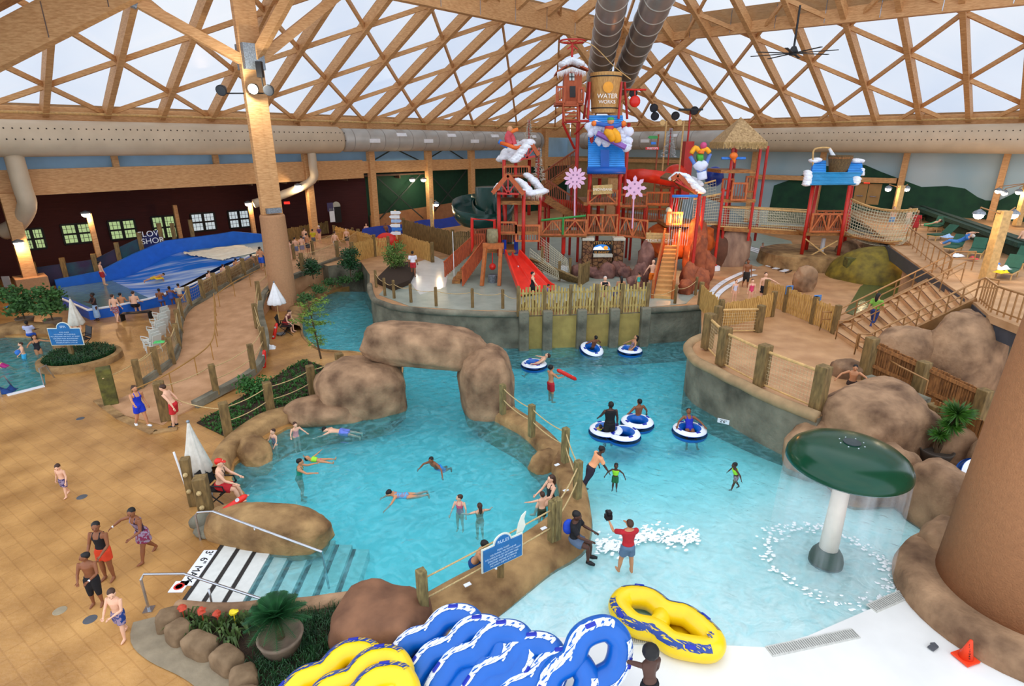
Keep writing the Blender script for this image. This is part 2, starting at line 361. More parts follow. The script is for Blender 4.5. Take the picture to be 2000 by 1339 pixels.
for k, a in enumerate(((38, 84, 447, 486, g1), (122, 181, 437, 474, g1), (215, 267, 430, 466, g1), (301, 346, 422, 465, g1), (378, 424, 416, 450, g2), (451, 491, 411, 444, g2))): window(*a, k+1)

# ---- right wall with mural
mb = MB(); mb.slab([wr(-1.2, -1.0, -1), wr(58, -1.0, -1), wr(58, -1.0, 11.6), wr(-1.2, -1.0, 11.6)], U*.2); struct('wall_right', mb, mat('mural_sky_wall', '#b4c3c6', .75, .12, .22, h2='#8fadb8', detail=2))
hill = mat('mural_hill_green', '#1c4a31', .8, .15, 1.2, h2='#12382a')
def Qof(px, py):
    d = ray(px, py); r = d.x/d.y; B = CORNER + U*.97; q = (r*B.y - B.x)/(N.x - r*N.y); p = B + N*q; return q, CZ + d.z*(p.y/d.y)
mb = MB(); hl = [(1500, 420), (1512, 362), (1560, 345), (1600, 325), (1650, 322), (1690, 322), (1720, 335), (1765, 352), (1800, 365), (1850, 363), (1885, 368), (1910, 385), (1925, 391), (1950, 392), (1985, 375), (2030, 350), (2090, 340)]
pts = [Qof(*p) for p in hl]; z0 = 2.2
poly = [wr(q, -.97, z) for q, z in pts] + [wr(pts[-1][0], -.97, z0), wr(pts[0][0], -.97, z0)]
mb.slab(poly, -U*.03); tag(mb.build('mural_hill', hill), 'dark green rolling hills painted along the right wall', 'mural')
mb = MB(); mb.slab([wr(-.5, -.95, 2), wr(16.5, -.95, 2), wr(16.5, -.95, 8.5), wr(-.5, -.95, 8.5)], U*.01); struct('wall_corner', mb, mat('ochre_wall', '#a0875a', .8, .12, 2))
# horizontal beams, wall columns on the right
qa, _ = Qof(1478, 300); qb, _ = Qof(1765, 300)
mb = MB(); mb.bar(wr(qa, -.6, Qof(1480, 345)[1]), wr(qb, -.6, Qof(1765, 353)[1]), .3, .45); struct('trim_4', mb, wood)
mb = MB(); mb.bar(wr(0, -.6, 8.1), wr(18, -.6, 8.1), .3, .4); struct('trim_5', mb, wood)
for px, lab in ((1475, 'slim timber column left of the mural behind the hut ladders'), (1607, 'slim timber column behind the blue bucket stand'), (1768, 'slim timber column between the brown doors and the mural'), (1962, 'slim timber column at the right end of the mural')):
    q, _ = Qof(px, 330); wall_col(wr(q, -.5), 2, 12, lab, .45)
# doors, exit sign
q0, z1 = Qof(1672, 357); q1, zb = Qof(1716, 400)
t = tag(thing('door_1', None, None, wr(q0, -.8, zb)), kind='structure')
for i in range(2):
    a = q0+(q1-q0)*i/2; mb = MB(); mb.slab([wr(a+.03, -.9, zb), wr(a+(q1-q0)/2-.03, -.9, zb), wr(a+(q1-q0)/2-.03, -.9, z1), wr(a+.03, -.9, z1)], U*.05); dl_ = mb.build('door_leaf', mat('tan_door', '#a9834f', .6, .08, 2), t)
    mb = MB(); mb.bar(wr(a+.3, -.8, (zb+z1)/2-.2), wr(a+(q1-q0)/2-.3, -.8, (zb+z1)/2-.2), .08, .08); mb.build('push_bar', steel, dl_)
# ================================================================ ground, pools, rockwork
def stamped(name, h, h2, sc=.7, rot=.6, mortar='#7c5a36'):
    m = mat(name, h, .36, scale=.7, bump=.3, h2=h2, bscale=9, detail=8); n = m.node_tree; b = n.nodes['Principled BSDF']
    br = n.nodes.new('ShaderNodeTexBrick'); mp = n.nodes.new('ShaderNodeMapping'); mp.inputs['Rotation'].default_value = (0, 0, rot); tc = n.nodes['Texture Coordinate']
    n.links.new(tc.outputs['Object'], mp.inputs[0]); n.links.new(mp.outputs[0], br.inputs['Vector'])
    br.inputs['Scale'].default_value = sc; br.offset = .37; br.inputs['Mortar Size'].default_value = .012; br.inputs['Mortar Smooth'].default_value = .4
    br.inputs['Color1'].default_value = (1, 1, 1, 1); br.inputs['Color2'].default_value = (.86, .84, .8, 1); br.inputs['Mortar'].default_value = (.55, .45, .35, 1)
    src = b.inputs['Base Color'].links[0].from_socket; mx = n.nodes.new('ShaderNodeMixRGB'); mx.blend_type = 'MULTIPLY'; mx.inputs[0].default_value = .34
    n.links.new(src, mx.inputs[1]); n.links.new(br.outputs['Color'], mx.inputs[2]); n.links.new(mx.outputs[0], b.inputs['Base Color'])
    return m
deckm = stamped('stamped_concrete', '#cf9c5c', '#976a37')
deck2 = mat('broomed_concrete', '#c99a6c', .5, scale=1.1, bump=.25, h2='#a97a50', bscale=12, detail=8)
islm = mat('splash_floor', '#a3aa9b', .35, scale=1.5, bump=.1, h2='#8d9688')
beachm = mat('white_beach', '#e9e8e2', .45, .05, .8)
def pool_paint(): return mat('pool_plaster', '#eef5f0', .6, .05, 1.5)
tilem = mat('white_tile', '#dcdcd4', .35, .05, 6); nosing = mat('dark_nosing', '#2e2a28', .6, .1, 8)

def pip(x, y, poly):
    c = False; j = len(poly)-1
    for i in range(len(poly)):
        if (poly[i][1] > y) != (poly[j][1] > y) and x < (poly[j][0]-poly[i][0])*(y-poly[i][1])/(poly[j][1]-poly[i][1]) + poly[i][0]: c = not c
        j = i
    return c
def GL(pl, z=None): return [G(p[0], p[1], z if z is not None else (p[2] if len(p) > 2 else 0)) for p in pl]
WZ = -.10
rim = GL([(345, 1186), (440, 1048), (462, 1020), (478, 962), (452, 935), (458, 905), (500, 868), (560, 834), (640, 816), (735, 800), (782, 762), (788, 715), (722, 692), (690, 687), (622, 680), (592, 655), (590, 622), (605, 595), (640, 573), (690, 556), (722, 550), (722, 540)], 0)
D1 = GL([(-500, 1650), (760, 1500), (860, 1300), (848, 1164), (700, 1167), (600, 1181), (480, 1192)], 0) + rim + [wl(30, 4), wl(30, -9), wl(-16, -9), Vector((-48, 34, 0))] + GL([(-150, 655), (50, 655), (93, 658), (101, 673), (113, 701), (86, 719), (89, 751), (18, 768), (-150, 800)], 0) + [Vector((-30, 12, 0))]
mb = MB(); mb.prism(D1, -1.6, 0); struct('floor', mb, deckm, origin=(0, 0, 0))
# upper floor: play island + right terrace
isl = GL([(722, 556), (727, 578), (745, 592), (800, 604), (900, 611), (1020, 614), (1140, 611), (1258, 607), (1370, 600)], 1.75)
ter = GL([(1371, 652), (1350, 661), (1345, 677), (1362, 698), (1400, 717), (1440, 737), (1511, 771), (1600, 806)], 1.9)
U1 = isl + ter + [G(1648, 780, 1.75), G(1690, 750, 1.75), Vector((14.9, 21.7, 0)), Vector((23, 23.6, 0)), Vector((46, 28, 0)), Vector((50, 40, 0)), wr(52, -1), wr(-1, -1), wl(19, -1), wl(18.8, 3)] + GL([(590, 505), (640, 518), (705, 510), (722, 535)], 1.75)
U1 = smooth_line(U1[:len(isl)], 4)[:-1] + [U1[len(isl)-1]] + smooth_line(ter, 4) + U1[len(isl)+len(ter):]
mb = MB(); mb.prism(U1, -1.6, 1.7); struct('floor', mb, grayrock, origin=(0, 0, 0))
mb = MB(); mb.prism(U1, 1.7, 1.72); struct('floor', mb, deck2, origin=(0, 0, 0))
ISL2 = GL([(740, 575), (800, 597), (900, 604), (1020, 606), (1258, 600), (1340, 592), (1372, 560), (1385, 520), (1400, 500), (1480, 520), (1560, 500), (1545, 470), (1480, 455), (1400, 440), (1240, 430), (1120, 440), (960, 470), (880, 500), (820, 520), (780, 530)], 1.75)
mb = MB(); mb.prism(ISL2, 1.72, 1.745); tag(mb.build('splash_pad', islm, origin=(0, 0, 0)), kind='structure')
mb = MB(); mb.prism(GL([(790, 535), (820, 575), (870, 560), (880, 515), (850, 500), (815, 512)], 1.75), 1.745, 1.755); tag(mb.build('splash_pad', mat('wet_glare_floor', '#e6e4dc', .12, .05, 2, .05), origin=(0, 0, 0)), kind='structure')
mb = MB(); mb.prism(GL([(1640, 830), (1700, 775), (1800, 730), (1900, 690), (2400, 650), (2400, 1000), (1880, 1000), (1800, 900), (1740, 865)], .3), -.5, .3); struct('floor', mb, deck2, origin=(0, 0, 0))
# rounded rim lips
def lip(pts, z, m, r=.17, name='trim_6', z0=None):
    mb = MB(); L = smooth_line([Vector((p[0], p[1], z)) for p in pts], 5); mb.tube([p+Vector((noise.noise(p*.8)*.05, noise.noise(p*.8+Vector((9, 0, 0)))*.05, noise.noise(p)*.04)) for p in L], r, 10, flat=1); struct(name, mb, m, smooth=True)
lip(isl[:6], 1.74, grayrock); lip(isl[7:], 1.74, grayrock, name='trim_7'); lip(ter, 1.74, mat('tan_coping', '#a88a63', .8, .15, 2, .4), .2, 'trim_8')
lip(GL([(345, 1190), (480, 1194), (600, 1183), (700, 1170)], 0), .02, brownrock, .2, 'trim_9')
lip(GL([(722, 692), (690, 687), (622, 682), (592, 655), (590, 622), (605, 597)], 0), -.02, tanrock, .08, 'trim_10')
# ochre panels with gray pilasters under the island fence
och = mat('ochre_panel', '#a08a4a', .75, .15, 2, .3)
a, b = G(1022, 613.5, 1.75), G(1258, 606.5, 1.75)
mb = MB(); d = (b-a).normalized(); nn_ = Vector((d.y, -d.x, 0))
mb.slab([a+nn_*.15+Vector((0, 0, -2.4)), b+nn_*.15+Vector((0, 0, -2.4)), b+nn_*.15+Vector((0, 0, -.1)), a+nn_*.15+Vector((0, 0, -.1))], -nn_*.5); struct('wall_panel', mb, och)
for px in (1067, 1133, 1197, 1258, 1022):
    p = a + d*((b-a).length*(px-1022)/236); t = MB(); t.box(p+nn_*.2+Vector((0, 0, -.95)), (.5, .5, 2.4), math.atan2(d.y, d.x)); tag(t.build('rock_pilaster', grayrock, bevel=.06), kind='structure')

# ---- ramp
def resample(P, n):
    P = [Vector(p) for p in P]; L = [0]
    for i in range(1, len(P)): L.append(L[-1]+(P[i]-P[i-1]).length)
    out = []
    for k in range(n):
        s = L[-1]*k/(n-1); i = 1
        while i < len(P)-1 and L[i] < s: i += 1
        out.append(P[i-1].lerp(P[i], (s-L[i-1])/max(1e-6, L[i]-L[i-1])))
    return out
RL = GL([(200, 800, .01), (217, 787, .01), (275, 757, .1), (310, 730, .2), (338, 708, .3), (350, 680, .4), (355, 628, .6), (372, 602, .8), (398, 587, .95), (422, 572, 1.05), (450, 557, 1.2), (478, 542, 1.35), (510, 522, 1.5), (560, 500, 1.72), (590, 470, 1.74)])
RR = GL([(318, 830, .01), (326, 822, .01), (372, 797, .08), (422, 770, .15), (495, 727, .3), (516, 690, .45), (520, 660, .6), (512, 625, .8), (510, 592, 1.0), (530, 562, 1.25), (592, 534, 1.5), (660, 507, 1.7), (705, 492, 1.74), (730, 480, 1.74)])
rl_, rr_ = resample(smooth_line(RL, 4), 60), resample(smooth_line(RR, 4), 60)
mb = MB(); mb.grid(lambda u, v: rl_[round(v*59)].lerp(rr_[round(v*59)], u), 6, 59)
for E in (rl_, rr_):
    o = len(mb.v); mb.v += [tuple(p) for p in E] + [(p.x, p.y, -.3) for p in E]; mb.f += [(o+i, o+i+1, o+61+i, o+60+i) for i in range(59)]; mb.m += [0]*59
struct('floor', mb, mat('ramp_concrete', '#d0a077', .55, scale=1.4, bump=.3, h2='#b08258', bscale=14, detail=8), origin=(0, 0, 0))
def kerb(E, name, w=.22, h=.16, m=None, z=.0):
    mb = MB(); E = [Vector(p)+Vector((0, 0, z)) for p in E]
    for i in range(len(E)-1): mb.bar(E[i], E[i+1]+(E[i+1]-E[i]).normalized()*.03, w, h)
    struct(name, mb, m or grayrock)
kerb([p+Vector((0, 0, .06)) for p in rl_[3:]], 'trim_11'); kerb([p+Vector((0, 0, .06)) for p in rr_[3:]], 'trim_12', .3, .3)
kerb(GL([(190, 782, 0), (235, 815, 0), (300, 845, 0), (345, 838, 0)]), 'trim_13', .3, .1, tanrock)

# ---- pool floor height field
lag = GL([(915, 1215), (700, 1230), (480, 1230), (300, 1215), (400, 1048), (440, 962), (420, 935), (480, 850), (620, 790), (760, 740), (780, 715), (925, 715), (965, 790), (985, 815), (1025, 835), (1070, 862), (1095, 900), (1112, 945), (1122, 985), (1105, 1050), (1050, 1100), (1000, 1150)], 0)
A_, B_, C_ = G(930, 1232, 0), G(1500, 1262, 0), G(1845, 1125, 0)
def hp(p, a, b):
    d = (b-a); n = Vector((-d.y, d.x, 0)).normalized(); return (p-a).dot(n)
def depth(x, y):
    p = Vector((x, y, 0))
    if pip(x, y, lag): return -1.15
    d = min(hp(p, A_, B_), hp(p, B_, C_)+.2)
    if d < 0: return min(-.03, -.1 - d*.1)
    if d < 4: return -.1 - d*.028
    return max(-1.25, -.212 - (d-4)*.13)
mb = MB(); nx, ny = 190, 170
mb.grid(lambda u, v: Vector((-16+38*u, 9+33*v, depth(-16+38*u, 9+33*v))), nx, ny); struct('floor', mb, pool_paint(), smooth=True, origin=(0, 0, 0))
mb = MB(); pts = [G(1190, 1240, 0)]; mb.prism([(-1.1, 6, 0), (32, 6, 0), (32, 12, 0), C_+Vector((1, .2, 0)), C_, B_+Vector((1.0, .3, 0)), B_, A_+Vector((0, -.05, 0)), (-1.1, 10.3, 0)], -.2, -.02); struct('floor', mb, beachm, origin=(0, 0, 0))

# ---- water: absorbing volume under a rippled clear surface
def water(name, poly, z, dens, bstr=.6, sc=2.2, col=(.33, .92, .96), z0=-1.9, gl=.30):
    m = bpy.data.materials.new(name); m.use_nodes = True; n = m.node_tree; n.nodes.clear(); o = n.nodes.new('ShaderNodeOutputMaterial')
    t = n.nodes.new('ShaderNodeBsdfTransparent'); t.inputs[0].default_value = (.97, 1, 1, 1); g = n.nodes.new('ShaderNodeBsdfGlossy'); g.inputs['Roughness'].default_value = .06
    fr = n.nodes.new('ShaderNodeFresnel'); fr.inputs['IOR'].default_value = 1.33; x = n.nodes.new('ShaderNodeMixShader')
    tc = n.nodes.new('ShaderNodeTexCoord'); nz = n.nodes.new('ShaderNodeTexNoise'); nz.inputs['Scale'].default_value = sc; nz.inputs['Detail'].default_value = 4; nz.inputs['Distortion'].default_value = 1.2
    b = n.nodes.new('ShaderNodeBump'); b.inputs['Strength'].default_value = bstr; b.inputs['Distance'].default_value = .2
    n.links.new(tc.outputs['Object'], nz.inputs['Vector']); n.links.new(nz.outputs['Fac'], b.inputs['Height'])
    n.links.new(b.outputs[0], g.inputs['Normal']); n.links.new(b.outputs[0], fr.inputs['Normal']); n.links.new(fr.outputs[0], x.inputs[0])
    n.links.new(t.outputs[0], x.inputs[1]); n.links.new(g.outputs[0], x.inputs[2])
    # light scattered by aerated water near the surface, in drifting streaks
    df = n.nodes.new('ShaderNodeBsdfDiffuse'); df.inputs[0].default_value = (.30, .85, .93, 1); x2 = n.nodes.new('ShaderNodeMixShader')
    n2 = n.nodes.new('ShaderNodeTexNoise'); n2.inputs['Scale'].default_value = sc*.9; n2.inputs['Detail'].default_value = 6; n2.inputs['Distortion'].default_value = 2
    r2 = n.nodes.new('ShaderNodeMapRange'); r2.inputs[1].default_value = .42; r2.inputs[2].default_value = .75; r2.inputs[3].default_value = .10; r2.inputs[4].default_value = gl
    n.links.new(tc.outputs['Object'], n2.inputs['Vector']); n.links.new(n2.outputs['Fac'], r2.inputs[0]); n.links.new(r2.outputs[0], x2.inputs[0])
    n.links.new(x.outputs[0], x2.inputs[1]); n.links.new(df.outputs[0], x2.inputs[2]); n.links.new(x2.outputs[0], o.inputs['Surface'])
    v = n.nodes.new('ShaderNodeVolumeAbsorption'); v.inputs[0].default_value = (*col, 1); v.inputs[1].default_value = dens; n.links.new(v.outputs[0], o.inputs['Volume'])
    mb = MB(); mb.prism(poly, z0, z); return mb.build('pool_water', m, origin=(0, 0, 0))
tag(water('main_water', [(-17, 6), (20, 6), (20, 40), (-17, 40)], WZ, 1.2), 'clear turquoise pool water filling the lagoon, river and beach pool', 'water', kind='stuff')
mb = MB(); mb.prism([(-60, 18), (-18, 18), (-18, 34), (-60, 34)], -.95, -.9); struct('floor', mb, pool_paint())
tag(water('spa_water', [(-60, 18), (-18, 18), (-18, 33), (-60, 33)], -.12, 1.9, col=(.35, .87, .86), z0=-.95), 'green tinted water in the small pool at the left edge', 'water', kind='stuff')

# ---- steps into the lagoon
E0, E1 = G(443, 1046, 0), G(345, 1186, 0); dv = (G(390, 1187, 0)-G(345, 1186, 0)); dv.z = 0
dd = (E1-E0).normalized(); pv = Vector((-dd.y, dd.x, 0)); pv = pv if pv.dot(dv) > 0 else -pv; run = .46
t = tag(thing('pool_steps', 'white tiled steps with dark nosings going down into the lagoon', 'steps', tuple(E0)))
for i in range(8):
    mb = MB(); a = E0+pv*run*i-dd*.4; b = E1+pv*run*i+dd*.4; z = (-.01, -.04, -.075, -.19, -.34, -.5, -.66, -.82)[i]
    mb.prism([a, b, b+pv*run, a+pv*run], -1.5, z); tr_ = mb.build('tread', tilem, t)
    mb = MB(); mb.prism([a, b, b+pv*.1, a+pv*.1], z, z+.012); mb.build('nosing', nosing, tr_)
def text(s, P, size, m, rz=0, rx=0, name='lettering', parent=None, ext=.004, align='CENTER', ry=0):
    c = bpy.data.curves.new(name, 'FONT'); c.body = s; c.size = size; c.extrude = ext; c.align_x = align; c.align_y = 'CENTER'; c.materials.append(m)
    o = bpy.data.objects.new(name, c); C.objects.link(o); P = Vector(P)
    bpy.context.view_layer.update(); me = bpy.data.meshes.new_from_object(o); bpy.data.objects.remove(o); me.name = name
    o = bpy.data.objects.new(name, me); C.objects.link(o)
    if parent is not None: o.parent = parent; P = P - Vector(parent['_org'])
    o.location = P; o.rotation_euler = (rx, ry, rz); return o
blk = mat('sign_black', '#181818', .5, .02, 3)
c = G(388, 1108, 0); t = thing('depth_sign', 'white depth tile beside the steps reading 3 6 MAX', 'sign', tuple(c)); a = math.atan2(dd.y, dd.x)
mb = MB(); mb.box(c+Vector((0, 0, .012)), (1.25, .34, .02), a); mb.build('tile', white, t); text("3' 6\" MAX.", c+Vector((0, 0, .026)), .27, blk, a+PI*0, parent=t)
c = G(350, 1146, 0); t = thing('depth_sign', 'small square tile with a no diving symbol beside the steps', 'sign', tuple(c))
mb = MB(); mb.box(c+Vector((0, 0, .012)), (.36, .34, .02), a); mb.build('tile', white, t)
mb = MB(); mb.lathe([(.08, 0), (.1, .006), (.12, 0)], c+Vector((0, 0, .024)), 16); mb.build('symbol', redl, t)

# ---- boulders
def superball(c, r, M, e=.75, n=44, amp=.12, seed=1, flat=None):
    vs = []; k = n//2; c = Vector(c)
    for i in range(k+1):
        a = PI*i/k
        for j in range(n):
            q = 2*PI*j/n; u = Vector((math.sin(a)*math.cos(q), math.sin(a)*math.sin(q), math.cos(a)))
            v = Vector([math.copysign(abs(x)**e, x) for x in u])
            f = 1 + amp*noise.noise(u*1.3+Vector((seed*5.1, 0, seed))) + amp*.5*noise.noise(u*3.1+Vector((0, seed*3.7, 0))) + amp*.16*noise.noise(u*9+Vector((seed, 0, 0)))
            vs.append(c + M @ Vector((v.x*r[0]*f, v.y*r[1]*f, v.z*r[2]*f)))
    return vs, [(i*n+j, (i+1)*n+j, (i+1)*n+(j+1) % n, i*n+(j+1) % n) for i in range(k) for j in range(n)]
def boulder(c, r, label, rz=0, m=None, e=.75, amp=.12, seed=1, tilt=(0, 0), n=44, name='boulder', cat='rock'):
    M = (Matrix.Rotation(rz, 3, 'Z') @ Matrix.Rotation(tilt[0], 3, 'Y') @ Matrix.Rotation(tilt[1], 3, 'X'))
    mb = MB(); mb.add(*superball(c, r, M, e, n, amp, seed)); return tag(mb.build(name, m or brownrock, smooth=True), label, cat)
boulder(AT(828, 675, 21.6), (2.35, 1.0, .85), 'huge flat topped slab boulder bridging the water like a lintel', .05, brownrock, .62, .12, 3, (.12, 0), 60)
boulder(AT(705, 765, 21.0), (1.75, 1.5, 1.35), 'rounded boulder holding up the left end of the bridging slab', .3, brownrock, .75, .14, 5)
boulder(AT(952, 760, 21.0), (1.1, 1.35, 1.75), 'tall boulder holding up the right end of the bridging slab', .2, brownrock, .75, .14, 6)
boulder(AT(640, 800, 20.0), (1.6, .9, .55), 'low boulder at the edge of the grass by the rope posts', .2, brownrock, .8, .15, 8)
boulder(G(526, 1036, .18), (1.72, .6, .68), 'long smooth boulder between the steps and the lifeguard chair', -.12, tanrock, .68, .1, 11, (.05, 0), 60)
boulder(G(748, 1222, .25), (1.05, .95, .75), 'reddish boulder between the planter and the stacked blue tubes', -.2, mat('red_brown_rock', '#8f6346', .85, .15, 1.5, .5, h2='#5f3f2c'), .75, .14, 14)
boulder(G(1062, 905, -.1)+Vector((.1, 0, .0)), (.75, .42, .5), 'wedge shaped rock spout on the divider wall by the seated woman', .9, tanrock, .8, .15, 16, (.3, 0))
boulder(G(500, 890, -.1)+Vector((0, 0, .05)), (.85, .5, .5), 'wedge shaped rock spout at the left side of the lagoon', -.9, tanrock, .8, .15, 17, (.25, 0))

# divider wall
inn = GL([(760, 1222), (810, 1185), (846, 1163), (900, 1134), (942, 1110), (1008, 1062), (1047, 1035), (1078, 1010), (1091, 975), (1087, 945), (1075, 920), (1056, 890), (1020, 853), (975, 828), (935, 805)], -.1)
out = GL([(860, 1330), (905, 1270), (950, 1225), (1000, 1186), (1074, 1122), (1121, 1094), (1146, 1072), (1158, 1030), (1155, 995), (1147, 957), (1135, 937), (1110, 890), (1060, 838), (1015, 808), (990, 785)], -.1)
inn, out = resample(smooth_line(inn, 4), 70), resample(smooth_line(out, 4), 70)
def section(i):
    a, b = inn[i], out[i]; d = b-a; q = lambda f, z: a + d*f + Vector((0, 0, z + .05*noise.noise(a*.7+Vector((f*3, z*3, 0)))))
    return [q(-.06, -1.2), q(0, -.15), q(.03, .25), q(.12, .36), q(.4, .40), q(.7, .38), q(.86, .3), q(.95, .12), q(1.0, -.1), q(1.04, -1.0)]
S = [section(i) for i in range(70)]
mb = MB(); mb.grid(lambda u, v: S[round(v*69)][round(u*9)], 9, 69); struct('wall_divider', mb, tanrock, smooth=True, origin=(0, 0, 0))
# inner lagoon bank on the far side
def bank(inner, outer, h, name, m, zb=-1.2, n=50):
    a_, b_ = resample(smooth_line(GL(inner, -.1), 4), n), resample(smooth_line(GL(outer, 0.0), 4), n); T = []
    for i in range(n):
        a, b = a_[i], b_[i]; d = b-a; d.z = 0; hh = h*(.8+.5*noise.noise(a*.6))
        q = lambda f, z: Vector((a.x+d.x*f, a.y+d.y*f, z+.06*noise.noise(a*.9+Vector((f*3, z, 0)))))
        T.append([q(-.12, zb), q(0, -.1), q(.12, hh*.8), q(.4, hh), q(.8, hh*.9), q(1, 0)])
    mb = MB(); mb.grid(lambda u, v: T[round(v*(n-1))][round(u*5)], 5, n-1); struct(name, mb, m, smooth=True, origin=(0, 0, 0))
bank([(452, 935), (460, 902), (500, 867), (560, 834), (640, 818), (735, 803), (785, 770)], [(405, 935), (420, 890), (455, 850), (520, 815), (600, 795), (690, 775), (740, 740)], .45, 'wall_bank', tanrock)
bank([(592, 650), (590, 622), (605, 597), (640, 575), (690, 558), (724, 553)], [(555, 650), (560, 610), (580, 585), (620, 560), (680, 542), (724, 530)], .55, 'wall_river', tanrock)
# ================================================================ right side: rocks, terrace, stairs, sun deck, mushroom
rk = [((1700, 850, .9), (2.0, 1.4, 1.75), 'big pale brown boulder under the corner post of the terrace', .3, 21),
      ((1608, 882, .2), (1.5, .8, 1.35), 'sloping boulder running from the gray wall down behind the mushroom', .5, 22),
      ((1705, 935, .4), (1.3, .8, 1.1), 'rounded boulder directly behind the green mushroom cap', .1, 23),
      ((1838, 985, .45), (.75, 1.0, 1.15), 'upright boulder at the right of the mushroom water curtain', .2, 24),
      ((1858, 1085, .15), (.62, .8, .85), 'low boulder between the mushroom pool and the round column', .5, 25),
      ((1885, 872, 1.05), (1.0, .6, .75), 'rounded boulder to the right of the potted yucca', -.2, 26),
      ((1945, 900, 1.0), (.7, .6, .7), 'smallish boulder beside the big round column', .1, 29)]
for p, r, lab, rz, sd in rk: boulder(G(*p), r, lab, rz, brownrock, .7, .16, sd)
boulder(AT(1862, 745, 20.5), (1.35, 1.2, 2.7), 'tall rounded boulder beside the stairs', .3, brownrock, .72, .12, 31, n=56)
boulder(AT(1785, 700, 21.3), (1.7, 1.0, 1.2), 'sloping boulder at the foot of the tall boulder by the stairs', .2, brownrock, .7, .14, 32, (.1, 0) and (.25, 0))
boulder(G(1655, 728, 1.8), (.6, .5, .5), 'small boulder beside the brown gate post at the stair foot', 0, brownrock, .7, .14, 33)
mb = MB(); mb.prism(GL([(1760, 850), (1860, 830), (1985, 870), (1985, 1010), (1900, 1080), (1860, 1010), (1790, 950)], .55), -.5, .55); struct('floor', mb, brownrock, origin=(0, 0, 0))

# mushroom
mp_ = G(1613, 1092, -.05); grnp = mat('mushroom_green', '#063f29', .2, .05, 3, spec=.35)
t = thing('water_mushroom', 'giant green mushroom shower with a cream stem in the shallow pool', 'fountain', tuple(mp_))
MB().lathe([(.23, 0), (.17, 3.1)], mp_, 24).build('stem', mat('cream_paint', '#e6d7c4', .4, .05, 3), t, smooth=True)
MB().lathe([(.40, -.1), (.40, .04), (.36, .2), (.27, .34), (.2, .38)], mp_, 28).build('foot', mat('foot_green', '#04331f', .5, .05, 3, spec=.15), t, smooth=True)
ct = mp_ + Vector((0, 0, 2.78)); 
MB().lathe([(1.2, .04), (1.3, -.03), (1.36, .04), (1.35, .14), (1.28, .27), (1.12, .40), (.9, .50), (.62, .57), (.3, .60), (.001, .605)], ct, 64).build('cap', grnp, t, smooth=True)
mb = MB(); mb.lathe([(.19, .59), (.19, .625), (.001, .63)], ct, 24); mb.build('cap_plate', mat('dark_plate', '#2b3a3c', .4, .1, 4), t)
for k in range(8): MB().ball(ct+Vector((.27*math.cos(k*PI/4), .27*math.sin(k*PI/4), .595)), .022, 6).build('bolt', steel, t)
wc = bpy.data.materials.new('falling_water'); wc.use_nodes = True; n = wc.node_tree; n.nodes.clear(); o = n.nodes.new('ShaderNodeOutputMaterial')
tb = n.nodes.new('ShaderNodeBsdfTransparent'); df = n.nodes.new('ShaderNodeBsdfDiffuse'); df.inputs[0].default_value = (.93, .96, .98, 1); x = n.nodes.new('ShaderNodeMixShader')
tc = n.nodes.new('ShaderNodeTexCoord'); mpg = n.nodes.new('ShaderNodeMapping'); mpg.inputs['Scale'].default_value = (1.6, 1.6, .15); nz = n.nodes.new('ShaderNodeTexNoise'); nz.inputs['Scale'].default_value = 2; nz.inputs['Detail'].default_value = 5
r = n.nodes.new('ShaderNodeMapRange'); r.inputs[1].default_value = .3; r.inputs[2].default_value = .75; r.inputs[3].default_value = .02; r.inputs[4].default_value = .2
n.links.new(tc.outputs['Object'], mpg.inputs[0]); n.links.new(mpg.outputs[0], nz.inputs[0]); n.links.new(nz.outputs['Fac'], r.inputs[0]); n.links.new(r.outputs[0], x.inputs[0]); n.links.new(tb.outputs[0], x.inputs[1]); n.links.new(df.outputs[0], x.inputs[2]); n.links.new(x.outputs[0], o.inputs[0])
mb = MB(); mb.lathe([(1.35, 2.8), (1.38, 1.6), (1.42, .0)], mp_, 64); mb.f = mb.f[:-2]; mb.m = mb.m[:-2]
tag(mb.build('water_curtain', wc, smooth=True), 'thin sheet of water falling all round from the green mushroom cap', 'water', kind='stuff')

# terrace rail fences
def post(mb, p, h, w=.28, rz=.3): mb.box((p[0], p[1], p[2]+h/2), (w, w, h), rz)
meshm = mat('wire_mesh', '#c9b48a', .6, .05, 3)
def netpanel(a, b, c, d, cell, r, mb=None, sagf=0):
    """a-b bottom edge, d-c top edge"""
    mb = mb or MB(); a, b, c, d = (Vector(q) for q in (a, b, c, d)); nu = max(2, int((b-a).length/cell)); nv = max(2, int((d-a).length/cell))
    P = lambda u, v: a.lerp(b, u).lerp(d.lerp(c, u), v) - Vector((0, 0, sagf*4*u*(1-u)))
    for i in range(nu+1): mb.tube([P(i/nu, j/2) for j in range(3)], r, 3, False)
    for j in range(nv+1): mb.tube([P(i/6, j/nv) for i in range(7)], r, 3, False)
    return mb
def rail_fence(pts, label, h=1.1, w=.3, mesh=True, nm='rail_fence', m=wood_post):
    P = [Vector(q) for q in pts]; t = thing(nm, label, 'fence', tuple(P[0]))
    for i, p in enumerate(P): post_ = MB(); post(post_, p, h, w, .5); post_.build('post', m, t, bevel=.03)
    for a, b in zip(P[:-1], P[1:]):
        mb = MB(); mb.tube([a+Vector((0, 0, h*.85)), b+Vector((0, 0, h*.85))], .055, 8); mb.build('top_rail', wood_rail, t)
        mb = MB(); mb.tube([a+Vector((0, 0, .08)), b+Vector((0, 0, .08))], .035, 6); mb.build('bottom_rail', wood_rail, t)
        if mesh: netpanel(a+Vector((0, 0, .1)), b+Vector((0, 0, .1)), b+Vector((0, 0, h*.83)), a+Vector((0, 0, h*.83)), .13, .006).build('wire_mesh', meshm, t)
    return t
